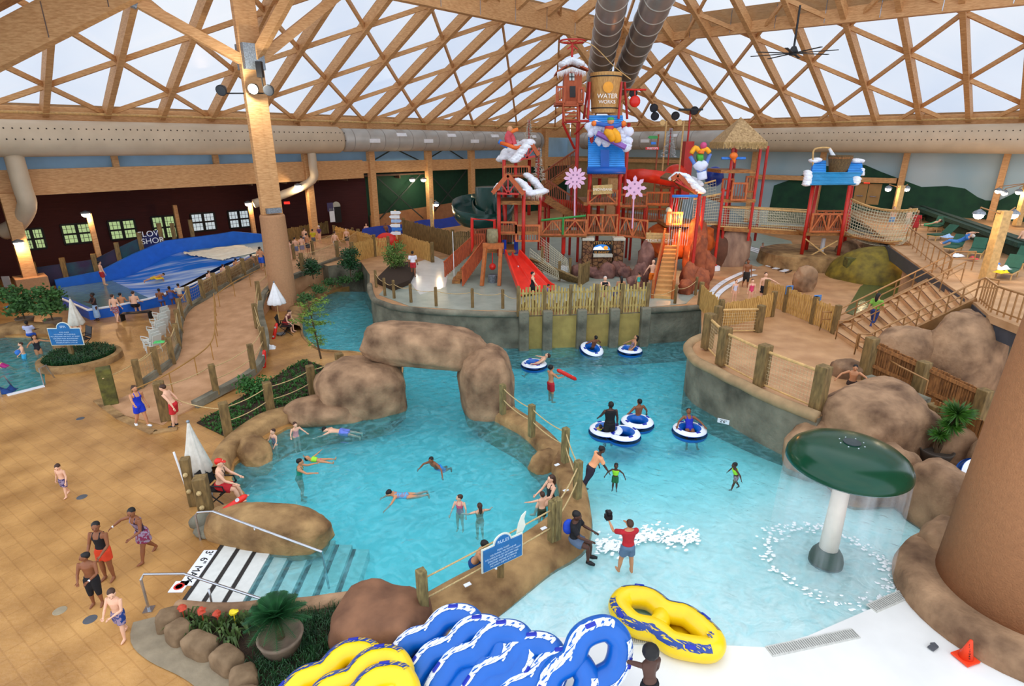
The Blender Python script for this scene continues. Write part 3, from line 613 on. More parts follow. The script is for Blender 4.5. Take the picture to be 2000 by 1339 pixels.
rail_fence([G(1380, 680, 1.8), G(1409, 712, 1.8), G(1484, 752, 1.8), G(1594, 800, 1.8)], 'thick post fence with wire mesh along the curved terrace edge over the pool', 1.55, .38)
rail_fence([G(1398, 650, 1.72), G(1480, 648, 1.72)], 'short mesh fence panel between the picket gate and the terrace', 1.3, .3)
def picket(a, b, ha, hb, label, m=wood_fence, gap=.13, w=.1, posts=2, ragged=.06, pm=None, low=0, nm='picket_fence', rails=True, pw=.22):
    a, b = Vector(a), Vector(b); t = thing(nm, label, 'fence', tuple(a)); L = (b-a).length; n = max(3, int(L/gap)); mb = MB(); d = (b-a).normalized(); rz = math.atan2(d.y, d.x); s = Vector((d.y, -d.x, 0))
    for i in range(n):
        f = (i+.5)/n; p = a.lerp(b, f); h = ha+(hb-ha)*f + R_.uniform(-ragged, ragged); mb.box(p+Vector((0, 0, low+(h-low)/2))+s*.04, (w, .03, h-low), rz)
    mb.build('pickets', m, t)
    if rails:
        for f in (.25, .8):
            mb = MB(); mb.bar(a+Vector((0, 0, ha*f)), b+Vector((0, 0, hb*f)), .05, .09); mb.build('rail', m, t)
    for i in range(posts):
        f = i/(posts-1) if posts > 1 else 0; p = a.lerp(b, f); h = ha+(hb-ha)*f; mb = MB(); mb.box(p+Vector((0, 0, h*.52)), (pw, pw, h*1.1), rz); mb.build('post', pm or wood_post, t, bevel=.02)
    return t
picket(G(1366, 600, 1.75), G(1404, 640, 1.75), 1.3, 1.3, 'picket fence link between the splash island and the terrace', gap=.14, w=.11)
picket(G(1404, 640, 1.75), G(1478, 598, 1.75)-Vector((0, 1.8, 0)), 1.2, 1.2, 'picket fence across the terrace behind the mesh panel with people leaning', gap=.14, w=.11)
picket(G(1493, 592, 1.75), G(1533, 608, 1.75), 1.25, 1.25, 'picket fence panel left of the first blue notice on the terrace', gap=.14, w=.1)
picket(G(1533, 608, 1.75), G(1586, 631, 1.75), 1.25, 1.25, 'picket fence panel between the two blue notices on the terrace', gap=.14, w=.1)
picket(G(1586, 631, 1.75), G(1628, 650, 1.75), 1.25, 1.25, 'picket fence panel ending at the stair handrail', gap=.14, w=.1)
noticem = mat('notice_blue', '#5a8fd0', .4, .2, 14)
for px, py, lab in ((1532, 563, 'small blue notice on the terrace fence post farther from the stairs'), (1585, 584, 'small blue notice on the terrace fence post nearer the stairs')):
    p = G(px, py+43, 1.75); mb = MB(); mb.box(p+Vector((0, -.16, 1.15)), (.42, .03, .46), .25); tag(mb.build('notice_board', noticem, bevel=.01), lab, 'sign')
# dark sloping fence on the right
a = G(1686, 737, 1.75); zt = HZ(a, 663); b = G(1930, 765, 2.2)
t = thing('plank_fence', 'dark brown plank fence sloping down to the right behind the yucca', 'fence', tuple(a))
mb = MB(); n = 48
for i in range(n):
    f = (i+.5)/n; p = a.lerp(b, f); z1 = zt+(2.2-zt)*f; z0 = 1.72+(.1-1.72)*f; mb.box((p.x, p.y, (z0+z1)/2+R_.uniform(-.03, .03)), (.13, .04, z1-z0), math.atan2((b-a).y, (b-a).x))
mb.build('planks', wood_dark, t)
for dz in (-.15, -.9): mb = MB(); mb.bar((a.x, a.y-.06, zt+dz), (b.x, b.y-.06, 2.2+dz), .08, .12); mb.build('rail', wood_dark, t)
for f in (.0, .47, .97): p = a.lerp(b, f); mb = MB(); mb.box((p.x, p.y-.05, 1+.9*(1-f)), (.36, .36, 2.9-f*.4), .3); mb.build('post', wood_post, t, bevel=.03)
a, b = G(1815, 830, 1.3), G(1960, 900, 1.3)
t = thing('plank_fence', 'lower dark plank fence in front of the sloping one by the yucca pot', 'fence', tuple(a)); mb = MB()
for i in range(22):
    f = (i+.5)/22; p = a.lerp(b, f); mb.box((p.x, p.y, 1.2), (.13, .04, 2.0), math.atan2((b-a).y, (b-a).x))
mb.build('planks', wood_dark, t); mb = MB(); mb.box((a.x, a.y, .95), (.36, .36, 2.2), .3); mb.build('post', wood_post, t, bevel=.03)
mb = MB(); w1, w2 = G(1690, 752, 1.75), G(1805, 800, 1.7); mb.bar(w1+Vector((0, 0, -.55)), w2+Vector((0, 0, -.55)), .4, 1.9); struct('wall_kerb', mb, grayrock)
def rail(pts, r, label, m=bronze, nm='handrail', posts=None, lower=None, zb=None):
    P = [Vector(p) for p in pts]; t = thing(nm, label, 'railing', tuple(P[0])); mb = MB(); mb.tube(P, r, 8); mb.build('top_rail', m, t)
    if lower: mb = MB(); mb.tube([p-Vector((0, 0, lower)) for p in P], r*.8, 6); mb.build('lower_rail', m, t)
    if posts:
        Q = resample(P, posts)
        for i, q in enumerate(Q): z = zb[0]+(zb[1]-zb[0])*i/(posts-1) if zb else q.z-1; mb = MB(); mb.tube([(q.x, q.y, z), q], r*.8, 6); mb.build('post', m, t)
    return t
g0 = G(1690, 737, 1.75)
rail([G(1672, 700, 1.8)+Vector((0, -.5, .7)), G(1745, 760, 1.75)+Vector((0, 0, .9)), G(1800, 790, 1.6)+Vector((0, 0, .9)), G(1800, 790, 1.6)], .03, 'thin tan handrail sloping in front of the dark plank fence', bronze)

# stairs
a0, b0 = Vector((14.9, 25.2, 1.72)), Vector((14.7, 22.0, 1.72)); a1, b1 = G(1858, 528, 4), G(1908, 588, 4); NS = 13
t = thing('staircase', 'broad tan stairs climbing right from the terrace to the sun deck', 'stairs', tuple(a0))
stm = mat('stair_tan', '#c79a6c', .6, .1, 2, .2)
for i in range(NS):
    f, f2 = i/NS, (i+1)/NS; z = 1.72+(3.97-1.72)*f2; A1, B1 = a0.lerp(a1, f), b0.lerp(b1, f); A2, B2 = a0.lerp(a1, f2), b0.lerp(b1, f2)
    mb = MB(); mb.prism([B1, B2, A2, A1], z-.4, z); sp_ = mb.build('step', stm, t)
    mb = MB(); e = (A2-A1).normalized()*.07; mb.prism([B1, B1+e, A1+e, A1], z, z+.01); mb.build('nosing', mat('stair_brown', '#6e4528', .7, .1, 3), sp_)
mb = MB()
for P, Q in ((a0, a1), (b0, b1)): mb.bar((P.x, P.y, 1.7), (Q.x, Q.y, 3.95), .15, .45)
mb.build('stringer', bronze, t)
up = Vector((0, 0, .95))
rail([a0+Vector((-.5, 0, .4)), a0+Vector((-.5, 0, .95)), a0+up, a1+up, a1+up+Vector((1, 0, 0))], .04, 'double tan handrail on the far side of the broad stairs', posts=9, lower=.35, zb=(1.8, 4))
rail([b0+Vector((-.5, 0, .4)), b0+Vector((-.5, 0, .95)), b0+up, b1+up, b1+up+Vector((.4, -.3, 0))], .04, 'double tan handrail on the near side of the broad stairs', posts=11, lower=.35, zb=(1.8, 4))
mid0, mid1 = a0.lerp(b0, .42), a1.lerp(b1, .42)
rail([mid0+Vector((-.4, 0, .4)), mid0+Vector((-.4, 0, .95)), mid0+up, mid1+up], .035, 'handrail running up the middle of the broad stairs', posts=7, lower=.3, zb=(1.8, 4))
# sun deck
mb = MB(); q_ = Vector((1.5, .5, 0)); mb.prism([b1, b1+q_, a1+q_, a1], 3.9, 4.012); mb.build('landing', stm, t)
SD = GL([(1740, 480), (1746, 484), (1800, 522), (1857, 560), (1905, 592), (1930, 614), (2010, 645)], 4) + [Vector((30, 13, 4)), Vector((52, 24, 4)), wr(57, -1), wr(34, -1)] + GL([(1735, 470)], 4)
mb = MB(); mb.prism(SD, 3.72, 4.0); struct('floor', mb, mat('sun_deck_concrete', '#c79d72', .55, scale=1.2, bump=.2, h2='#a87d52', bscale=12), origin=(0, 0, 0))
mb = MB(); e = GL([(1722, 472), (1746, 486), (1800, 524), (1857, 562), (1905, 594), (1930, 616), (2010, 647)], 3.9)
for i in range(6): mb.bar(e[i]-Vector((0, 0, .35)), e[i+1]-Vector((0, 0, .35)), .25, .7)
struct('trim_14', mb, mat('dark_steel_beam', '#4b4f57', .5, .1, 3, metal=.3))
for px, py, lab in ((1795, 530, 'round concrete pillar under the middle of the sun deck walkway'), (1955, 640, 'round brown pillar under the sun deck corner at the right')):
    p = G(px, py, 3.2); MBx = MB().lathe([(.45, -.2), (.42, 3.7)], (p.x, p.y+.6, 0), 20); tag(MBx.build('round_pillar', sonotube, smooth=True), lab, 'column')
E = resample(GL([(1765, 470), (1857, 553), (1895, 580)], 4), 40)
rail([G(1768, 474, 4)+Vector((0, 0, 1)), G(1850, 545, 4)+Vector((0, 0, 1))], .04, 'tan railing with sloping balusters along the sun deck walkway', posts=10, lower=.8, zb=(4, 4))
rail([G(1912, 590, 4)+Vector((0, 0, 1)), G(1935, 610, 4)+Vector((0, 0, 1)), G(2015, 640, 4)+Vector((0, 0, 1))], .04, 'tan balustrade at the corner of the sun deck by the right edge', posts=12, lower=.85, zb=(4, 4))
# hedge trough
a, b = G(1796, 424, 4), G(2010, 512, 4)
t = thing('planter_wall', 'long dark green planter wall dividing the sun deck from the lawn', 'planter', tuple(a))
dgt = mat('trough_green', '#233c30', .7, .15, 3, .2); mb = MB(); mb.bar(a+Vector((0, 0, .5)), b+Vector((0, 0, .5)), .35, 1.0); mb.build('wall', dgt, t)
mb = MB(); mb.bar(a+Vector((0, .5, .8)), b+Vector((.3, .5, .8)), 1.2, .25); mb.build('hedge', mat('hedge_green', '#2c5040', .8, .3, 8, .5, h2='#16302a'), t)
# loungers
cush = mat('lounger_green', '#2c5a46', .8, .1, 4, .1)
def lounger():
    t = thing('sun_lounger', 'x', 'sun lounger'); mb = MB(); mb.bar((-.3, -.95, .3), (-.3, .35, .3), .05, .06); mb.bar((.3, -.95, .3), (.3, .35, .3), .05, .06); mb.bar((-.3, -.95, .3), (.3, -.95, .3), .05, .06); mb.build('frame', wood_rail, t)
    for x in (-.28, .28):
        for y in (-.85, .3): mb = MB(); mb.bar((x, y, 0), (x, y, .3), .05, .05); mb.build('leg', wood_rail, t)
    mb = MB(); mb.box((0, -.35, .37), (.62, 1.25, .08)); mb.build('seat_cushion', cush, t, bevel=.02)
    mb = MB(); mb.bar((0, .27, .4), (0, .85, .95), .62, .08, up=(0, -1, 1)); mb.build('backrest', cush, t, bevel=.02)
    return t
L0 = lounger(); places = [((1795, 430), .9, 'green sun lounger behind the net rail at the far left of the sun deck'), ((1828, 450), .9, 'green sun lounger with a sunbather in green and red'), ((1862, 492), .9, 'sun lounger under the bather in blue'), ((1905, 500), .75, 'empty green lounger just left of the lamp post with its back raised'), ((1935, 495), .75, 'empty green lounger just behind the lamp post'), ((1968, 540), .9, 'green lounger covered with white and yellow towels'), ((1990, 520), .9, 'empty green lounger behind the towel covered one'), ((1838, 468), 1.3, 'low green lounger with a pale blue towel')]
for i, (p, rz, lab) in enumerate(places):
    o = L0 if i == 0 else dup(L0); o.location = G(p[0], p[1], 4); o.rotation_euler = (0, 0, -rz); o['label'] = lab; o['group'] = 'loungers on the sun deck'
def cloth(p, sx, sy, h, label, rz=0, m=None, cat='towel', nm='towel', seed=0):
    mb = MB(); p = Vector(p); M = Matrix.Rotation(rz, 3, 'Z')
    mb.grid(lambda u, v: p + M @ Vector(((u-.5)*sx, (v-.5)*sy, 0)) + Vector((0, 0, max(.01, h*(.5+noise.noise(Vector((u*3+seed, v*3, seed))))*(1-(2*u-1)**4)*(1-(2*v-1)**4)))), 10, 10)
    return tag(mb.build(nm, m or white, smooth=True), label, cat)
pale = mat('pale_blue_towel', '#a9c6ea', .9, .1, 6, .2); yel = mat('yellow_towel', '#f0c81e', .9, .1, 6, .2); blt = mat('blue_towel', '#3f7fd6', .9, .1, 6, .2)
cloth(G(1950, 524, 4.5), .8, .7, .25, 'heap of white towels on the near green lounger', .3); cloth(G(1955, 532, 4.5), .6, .4, .15, 'yellow towel at the foot of the near green lounger', .3, yel, seed=2)
cloth(G(1938, 515, 4.5), .6, .4, .2, 'blue towel beside the lamp post foot', .2, blt, seed=3); cloth(G(1850, 463, 4.5), .8, .5, .2, 'pale blue towel on the low green lounger', .4, pale, seed=4)
cloth(G(1868, 500, 4.1), .8, .5, .2, 'white towel draped near the bather in blue', .4, white, seed=5); cloth(G(1900, 506, 4.1), .5, .4, .18, 'red and white towel bundle on the sun deck floor', .2, mat('red_towel', '#d0504a', .9, .3, 9), seed=6)
# lamp posts on the right
lampglow = mat('lamp_glow', '#fff2d8', .4, 0, 1, emit=14)
def lamp_post(P, ztop, label, arms, w=.3, pw=120):
    P = Vector(P); t = thing('lamp_post', label, 'lamp', tuple(P)); mb = MB(); mb.bar(P, (P.x, P.y, ztop), w, w); mb.build('post', wood_rail, t, bevel=.02)
    for q in arms:
        q = Vector(q); mb = MB(); mb.tube([(P.x, P.y, ztop-.2), q+Vector((0, 0, .3)), q+Vector((0, 0, .15))], .03, 6); mb.build('arm', bronze, t)
        ls_ = MB().lathe([(.04, .22), (.22, .1), (.26, .0)], q, 16).build('lamp_shade', iron, t); MB().ball(q-Vector((0, 0, .05)), (.2, .2, .17), 10).build('bulb', lampglow, ls_)
        lamp(q-Vector((0, -.05, .28)), pw)
    return t
P = G(1925, 546, 4); zt = HZ(P, 411)
lamp_post(P, zt, 'square timber lamp post with two lit lamps on the sun deck', [AT(1912, 418, P.y-.2), AT(1979, 418, P.y+.2)], .42, 60)
P = AT(1750, 415, 44); lamp_post(P, HZ(P, 362), 'timber lamp post with two lit lamps behind the net bridge', [AT(1735, 368, 44), AT(1771, 368, 44)], .35, 90)
P = AT(1985, 440, 44); lamp_post(P, HZ(P, 352), 'timber lamp post at the right edge by the mural with lit lamps', [AT(1950, 372, 44), AT(1962, 376, 44), AT(1990, 374, 44)], .4, 60)
# yellow lit slide basin under the walkway
mb = MB(); c = G(1770, 560, 1.7); mb.add(*superball(c+Vector((0, 2.5, 0)), (3.4, 2.6, 2.0), Matrix.Identity(3), .9, 40, .08, 41)); tag(mb.build('rock_mound', mat('yellow_lit_rock', '#8d7a24', .7, .25, 2, .3, h2='#54481a'), smooth=True), 'ochre lit rock mound under the sun deck walkway', 'rock')  # yellow lamplight put into the rock's base colour
mb = MB(); mb.prism(GL([(1650, 610), (1700, 625), (1790, 600), (1840, 560), (1740, 520), (1680, 560)], 1.74), 1.70, 1.76); tag(mb.build('channel_water', mat('dark_olive_water', '#4c5a38', .08, .1, 2, .2)), 'dark olive water channel under the stairs', 'water', kind='stuff')
lamp(G(1790, 560, 1.8)+Vector((0, 1, 1.6)), 160, (1, .85, .35))
# cone, rag, grates
p = G(1885, 1285, 0); t = thing('traffic_cone', 'small orange traffic cone standing beside the big round column', 'cone', tuple(p)); oc = mat('cone_orange', '#f0421a', .5, .05, 3)
mb = MB(); mb.box(p+Vector((0, 0, .02)), (.36, .36, .04), .3); mb.build('base', oc, t, bevel=.01); MB().lathe([(.13, .04), (.03, .48), (.02, .49)], p, 20).build('body', oc, t, smooth=True)
for i, ch in enumerate('CAUTION'): text(ch, p+Vector((-.03, -.118+i*.014, .12+i*.045)), .045, blk, -.2, PI/2-.2, parent=t)
mb = MB(); p = G(1822, 1264, 0); mb.box(p+Vector((0, 0, .015)), (.2, .12, .03), .5); mb.box(p+Vector((.06, .05, .02)), (.1, .1, .03), .1); tag(mb.build('rubber_mat_scrap', mat('dark_gray', '#55565a', .8, .1, 5)), 'small dark gray scrap lying on the white beach floor', 'scrap')
cloth(G(1990, 1262, .0), .7, .22, .03, 'turquoise cloth lying against the column footing', .0, mat('turquoise_cloth', '#48a8b4', .9, .3, 12, .3), seed=9, cat='cloth', nm='cloth')
def grate(a, b, w, lab):
    a, b = Vector(a), Vector(b); t = thing('floor_drain', lab, 'drain', tuple(a)); gm = mat('grate_gray', '#c9c8bf', .6, .1, 12); mb = MB(); mb.bar(a+Vector((0, 0, .0)), b+Vector((0, 0, .0)), w, .03); mb.build('drain_cover', gm, t)
    mb = MB(); k = 40; d = (b-a); s = Vector((-d.y, d.x, 0)).normalized()
    for i in range(k):
        p = a+d*((i+.5)/k)+Vector((0, 0, .018)); mb.bar(p-s*w*.38, p+s*w*.38, d.length/k*.35, .006)
    mb.build('slots', mat('slot_gray', '#8d8c84', .8, .1, 5), t)
grate(G(1502, 1272, -.01), G(1672, 1236, -.01), .26, 'long drain grate at the lower edge of the beach pool'); grate(G(1702, 1188, -.01), G(1835, 1130, -.01), .26, 'long drain grate nearest the round column'); grate(G(1195, 1247, -.01), G(1345, 1247, -.01), .3, 'drain grate below the yellow double tube')
# ================================================================ left side and foreground
def rope_fence(pts, label, h=1.05, w=.2, ropes=(.88, .45), r=.02, net=False, sg=.09, round_=False, m=wood_post, kick=0):
    P = [Vector(q) for q in pts]; t = thing('rope_fence', label, 'fence', tuple(P[0]))
    for p in P:
        mb = MB()
        if round_: mb.lathe([(w/2, 0), (w/2, h-.03), (w/2-.03, h)], p, 10)
        else: post(mb, p, h, w, .6)
        mb.build('post', m, t, bevel=0 if round_ else .02)
    for a, b in zip(P[:-1], P[1:]):
        for f in ropes: mb = MB(); mb.tube(sag(a+Vector((0, 0, h*f)), b+Vector((0, 0, h*f)), sg), r, 6); mb.build('rope', rope, t, smooth=True)
        if net: netpanel(a+Vector((0, 0, .08)), b+Vector((0, 0, .08)), b+Vector((0, 0, h*.84)), a+Vector((0, 0, h*.84)), .16, .005, sagf=.05).build('netting', meshm2, t)
        if kick: mb = MB(); mb.bar(a+Vector((0, 0, kick/2)), b+Vector((0, 0, kick/2)), .12, kick); mb.build('kick_board', grayrock, t)
    return t
meshm2 = mat('gray_netting', '#a59878', .8, .1, 5)
LZ = lambda px, py, z: G(px, py, z)
rope_fence([LZ(275, 757, .1), LZ(310, 731, .2), LZ(338, 710, .3), LZ(350, 680, .4), LZ(353, 650, .5), LZ(356, 626, .6), LZ(372, 601, .8), LZ(398, 586, .95), LZ(422, 572, 1.05), LZ(450, 557, 1.2), LZ(478, 541, 1.35), LZ(512, 521, 1.5)], 'rope and netting fence curving up the left side of the ramp', 1.3, .26, net=True, ropes=(.9,), kick=.3)
rope_fence([LZ(423, 770, .15), LZ(496, 727, .3), LZ(518, 690, .45), LZ(503, 640, .7), LZ(508, 592, 1.0), LZ(535, 560, 1.25)], 'rope fence along the right edge of the ramp above the lifeguard strip', 1.35, .24, ropes=(.9, .5, .12), m=wood_post)
rope_fence([LZ(592, 534, 1.5), LZ(660, 507, 1.7), LZ(702, 480, 1.75)], 'rope and rail fence along the planting behind the small umbrella', 1.45, .24, ropes=(.9,), net=True)
rope_fence([LZ(447, 852, .02), LZ(530, 808, .02), LZ(612, 772, .02), LZ(668, 748, .5)], 'rope fence along the grass wedge beside the lagoon', 1.35, .3, ropes=(.85, .45), net=False, m=wood_post)
t = rope_fence([G(982, 808, .38), G(1038, 852, .40), G(1103, 902, .40), G(1127, 972, .40), G(1086, 1052, .40)], 'rope fence on the divider wall between lagoon and beach pool', 1.22, .2, ropes=(.88, .5), m=mat('gray_post_wood', '#93814f', .8, .2, 6, .3, h2='#5f5232', stretch=(3, 3, .6)))
t2 = rope_fence([G(1086, 1052, .40)+Vector((-.1, -.02, -.03)), G(828, 1201, .40)], 'near stretch of rope running over the blue pool rules sign to the low post', 1.2, .2, ropes=(.8, .35), sg=.03, m=MATS['gray_post_wood'])
for px, py, lab in ((972, 1107, 'nearest the rules sign'), (913, 1141, 'nearest the blue tubes'), (1062, 1031, 'close to the seated man with the backpack'), (1088, 907, 'beside the rock spout'), (1105, 957, 'beside the seated woman and child')):
    mb = MB(); mb.box(G(px, py, .43), (.17, .1, .02), .6); tag(mb.build('depth_tile', white, bevel=.004), 'small white tile on the divider wall top '+lab, 'tile')
# two big mossy posts at the ramp mouth
moss = mat('mossy_post', '#6d6a2e', .85, .3, 4, .5, h2='#3e3a1e')
t = thing('gate_post', 'big mossy square post at the left of the ramp mouth', 'post', tuple(G(218, 787, 0))); mb = MB(); post(mb, G(218, 787, 0), 1.55, .5, .6); mb.build('shaft', moss, t, bevel=.03)
mb = MB(); mb.tube(sag(G(218, 787, 0)+Vector((.1, -.27, 1.2)), G(300, 735, .2)+Vector((0, 0, 1.1)), .1), .025, 6); mb.build('rope', rope, t, smooth=True)
t = thing('gate_post', 'big brown square post behind the lifeguard in red shorts at the ramp mouth', 'post', tuple(G(325, 820, 0))); mb = MB(); post(mb, G(325, 820, 0), 1.6, .36, .5); mb.build('shaft', wood_post, t, bevel=.03)
mb = MB(); mb.tube(sag(G(325, 820, 0)+Vector((.1, 0, 1.1)), G(447, 852, 0)+Vector((0, 0, 1.1)), .15), .02, 6); mb.build('rope', rope, t, smooth=True)
mb = MB(); mb.tube(sag(G(325, 820, 0)+Vector((.1, 0, 1.4)), G(423, 770, 0)+Vector((0, 0, 1.3)), .1), .02, 6); mb.build('rope', rope, t, smooth=True)
# ramp handrails
def rrail(pts, lab, n, z=.9, h=.85):
    P = [G(px, py, q)+Vector((0, 0, h)) for px, py, q in pts]; rail(smooth_line(P, 4), .03, lab, mat('tan_rail', '#a87b3c', .5, .1, 3), posts=n, zb=(pts[0][2], pts[-1][2]))
rrail([(266, 800, .03), (320, 775, .12), (368, 745, .2), (410, 712, .3), (424, 685, .4), (425, 650, .5), (422, 600, .85)], 'thin handrail running up the middle of the ramp', 9)
rrail([(430, 600, .85), (463, 575, 1.1), (520, 545, 1.3)], 'short thin handrail at the top of the ramp', 4)
# grass wedge and plants
mb = MB(); gp = GL([(384, 826), (446, 856), (520, 822), (640, 778), (645, 720), (592, 702), (500, 760)], .0); mb.prism(gp, -.2, .03); struct('floor', mb, soil)
def tuft(mb, P, n, h, spread, wd=.02, rnd=R_, mi=0, droop=.4):
    for _ in range(n):
        a = rnd.uniform(0, 2*PI); L = h*rnd.uniform(.6, 1.1); s = spread*rnd.uniform(.2, 1); d = Vector((math.cos(a), math.sin(a), 0)); p = Vector(P)+d*rnd.uniform(0, spread*.25); sd = Vector((-d.y, d.x, 0))*wd
        m1 = p+d*s*.45+Vector((0, 0, L*.75)); e = p+d*s+Vector((0, 0, L*(1-droop*.6)))
        mb.add([p-sd*.6, p+sd*.6, m1+sd, m1-sd, e], [(0, 1, 2, 3), (3, 2, 4)], mi)
def in_poly_pts(poly, n, rnd):
    xs = [p.x for p in poly]; ys = [p.y for p in poly]; q = [(p.x, p.y) for p in poly]; out = []
    while len(out) < n:
        x, y = rnd.uniform(min(xs), max(xs)), rnd.uniform(min(ys), max(ys))
        if pip(x, y, q): out.append((x, y))
    return out
mb = MB()
for x, y in in_poly_pts(gp, 700, R_): tuft(mb, (x, y, .03), 5, .14, .14, .018)
tag(mb.build('ground_cover', grass, origin=(0, 0, 0)), 'short green ground cover filling the wedge bed by the lagoon', 'plants', kind='stuff')
def bush(P, r, h, n, leaf, label, m, nm='shrub', cat='shrub', seed=1, stem=True, pot=0, cone_=0, flat=1):
    P = Vector(P); t = thing(nm, label, cat, tuple(P)); rnd = random.Random(seed); mb = MB(); mb.tube([P, P+Vector((rnd.uniform(-.05, .05), 0, h*.5)), P+Vector((0, 0, h*.85))], [.04, .03, .01], 6)
    tips = []
    for k in range(int(10+n/60)):
        z = h*rnd.uniform(.3, .95); a = rnd.uniform(0, 2*PI); rr = r*rnd.uniform(.3, .9)*(1-cone_*z/h); e = P+Vector((math.cos(a)*rr, math.sin(a)*rr, z)); tips.append(e); mb.tube([P+Vector((0, 0, z*.6)), e], [.015, .006], 4)
    mb.build('stem', mat('bark', '#54402a', .9, .2, 8, .3), t)
    mb = MB()
    for _ in range(n):
        c = rnd.choice(tips); u = Vector((rnd.gauss(0, 1), rnd.gauss(0, 1), rnd.gauss(0, .8)*flat)); p = c + u*r*.22
        if p.z < P.z+.05: p.z = P.z+.05+rnd.random()*.1
        d = Vector((rnd.uniform(-1, 1), rnd.uniform(-1, 1), rnd.uniform(-.4, .9))).normalized(); s = d.orthogonal().normalized()*leaf*.3; d *= leaf
        mb.add([p, p+d*.5+s, p+d, p+d*.5-s], [(0, 1, 2, 3)])
    mb.build('foliage', m, t)
    if pot: MB().lathe([(pot*.7, -.0), (pot, .42), (pot*1.06, .48), (pot*.92, .48), (pot*.86, .38), (.001, .38)], P-Vector((0, 0, .42)), 24).build('pot', terra, t, smooth=False)
    return t
bush(G(497, 775, 0), .55, .75, 900, .12, 'leafy shrub in the wedge bed in front of the ramp', grass, seed=3)
lf2 = mat('fern_green', '#4f7a3a', .6, .3, 5, h2='#274a22')
bush(G(612, 545, 1.3), .55, 1.3, 900, .16, 'round shrub beside the tall column base by the river', leafd, seed=4)
bush(G(612, 545, .8)+Vector((-.5, .2, 0)), .5, 1.6, 700, .16, 'shrub squeezed between the tall column and the planting wall', leafd, seed=14)
bush(G(685, 540, 1.2), .65, 1.9, 1300, .16, 'tall dark shrub at the end of the planted river bank', leafd, seed=5)
for i, (px, py) in enumerate(((600, 590), (625, 572), (650, 560), (676, 553), (700, 548))): bush(G(px, py, .45), .55, .5, 420, .13, 'low fern on the river bank, %s from the tall column' % nth(i), lf2, 'fern', 'fern', seed=20+i)
bush(G(775, 530, 1.75), .75, 1.9, 1500, .14, 'feathery potted tree beside the log gate at the island corner', mat('feathery_green', '#6f8c3c', .6, .3, 5, h2='#3c5a22'), 'potted_tree', 'tree', seed=6, pot=.45)
mb = MB(); mb.prism(GL([(735, 545), (768, 560), (800, 548), (812, 525), (800, 512), (765, 515)], 2.0), 1.6, 2.05); tag(mb.build('planter_bed', soil), 'dark soil bed around the potted tree on the island corner', 'planter')
# slim conifer in the lagoon corner
P = G(627, 700, 0); t = thing('slim_tree', 'slim young tree with layered feathery branches beside the river', 'tree', tuple(P)); top = HZ(P, 585)
mb = MB(); mb.tube([P, P+Vector((-.12, 0, 1.2)), P+Vector((-.25, 0, 2.4)), Vector((P.x-.35, P.y, top))], [.05, .04, .03, .01], 7); mb.build('trunk', MATS['bark'], t)
mb = MB(); rnd = random.Random(5); bm_ = MB()
for k in range(46):
    z = .7+(top-.8)*k/46; a = rnd.uniform(0, 2*PI); L = rnd.uniform(.4, 1.0)*(1.0 if z > 1.8 else .6)*(1.1 if z > top*.55 else .8); c = P+Vector((-.12*z/1.1*.9, 0, z)); d = Vector((math.cos(a), math.sin(a), rnd.uniform(-.05, .25))); bm_.tube([c, c+d*L], [.014, .004], 4)
    for q in range(40 if z > top*.5 else 16):
        p = c+d*L*rnd.uniform(.25, 1.05)+Vector((rnd.gauss(0, .07), rnd.gauss(0, .07), rnd.gauss(0, .03))); e = Vector((rnd.uniform(-1, 1), rnd.uniform(-1, 1), rnd.uniform(-.5, .3))).normalized()*.13; s = e.orthogonal().normalized()*.022
        mb.add([p, p+e*.5+s, p+e, p+e*.5-s], [(0, 1, 2, 3)])
mb.build('foliage', mat('yellow_green_leaf', '#7d9a34', .6, .3, 4, h2='#466a24'), t); bm_.build('branches', MATS['bark'], t)

# umbrellas (closed)
cream = mat('canvas', '#d9d3c4', .8, .08, 6, .2)
def umbrella(P, h0, h1, r, label, m=cream):
    P = Vector(P); t = thing('closed_umbrella', label, 'umbrella', tuple(P)); mb = MB(); mb.tube([P, P+Vector((0, 0, h1))], .025, 8); mb.build('pole', wood_rail, t)
    mb = MB(); n = 32; pr = [(.03, h1+.02), (r*.35, h1-.3*(h1-h0)), (r*.7, h1-.65*(h1-h0)), (r, h0+.08), (r*.86, h0)]; vs = []
    for rr, z in pr:
        for j in range(n): q = rr*(1+.28*math.cos(j*PI/2*.99)*(1 if j % 4 < 2 else .3)) if rr > .05 else rr; a = 2*PI*j/n; vs.append(P+Vector((q*math.cos(a), q*math.sin(a), z)))
    mb.add(vs, [((i+1)*n+j, (i+1)*n+(j+1) % n, i*n+(j+1) % n, i*n+j) for i in range(len(pr)-1) for j in range(n)]); mb.build('canopy', m, t, smooth=True)
    MB().ball(P+Vector((0, 0, h1+.05)), .05, 8).build('finial', iron, t); MB().lathe([(.25, 0), (.25, .06), (.05, .1)], P, 20).build('base', iron, t)
    return t
P = G(398, 970, .0); umbrella(P, HZ(P, 922), HZ(P, 826), .33, 'closed cream umbrella beside the lifeguard in the red cap')
P = G(549, 652, .02); umbrella(P, HZ(P, 594), HZ(P, 553), .42, 'closed white umbrella in front of the tall column base', mat('white_canvas', '#efefee', .8, .05, 6, .2))
P = G(163, 682, .0); umbrella(P, HZ(P, 634), HZ(P, 584), .3, 'closed cream umbrella by the small pool at the left')
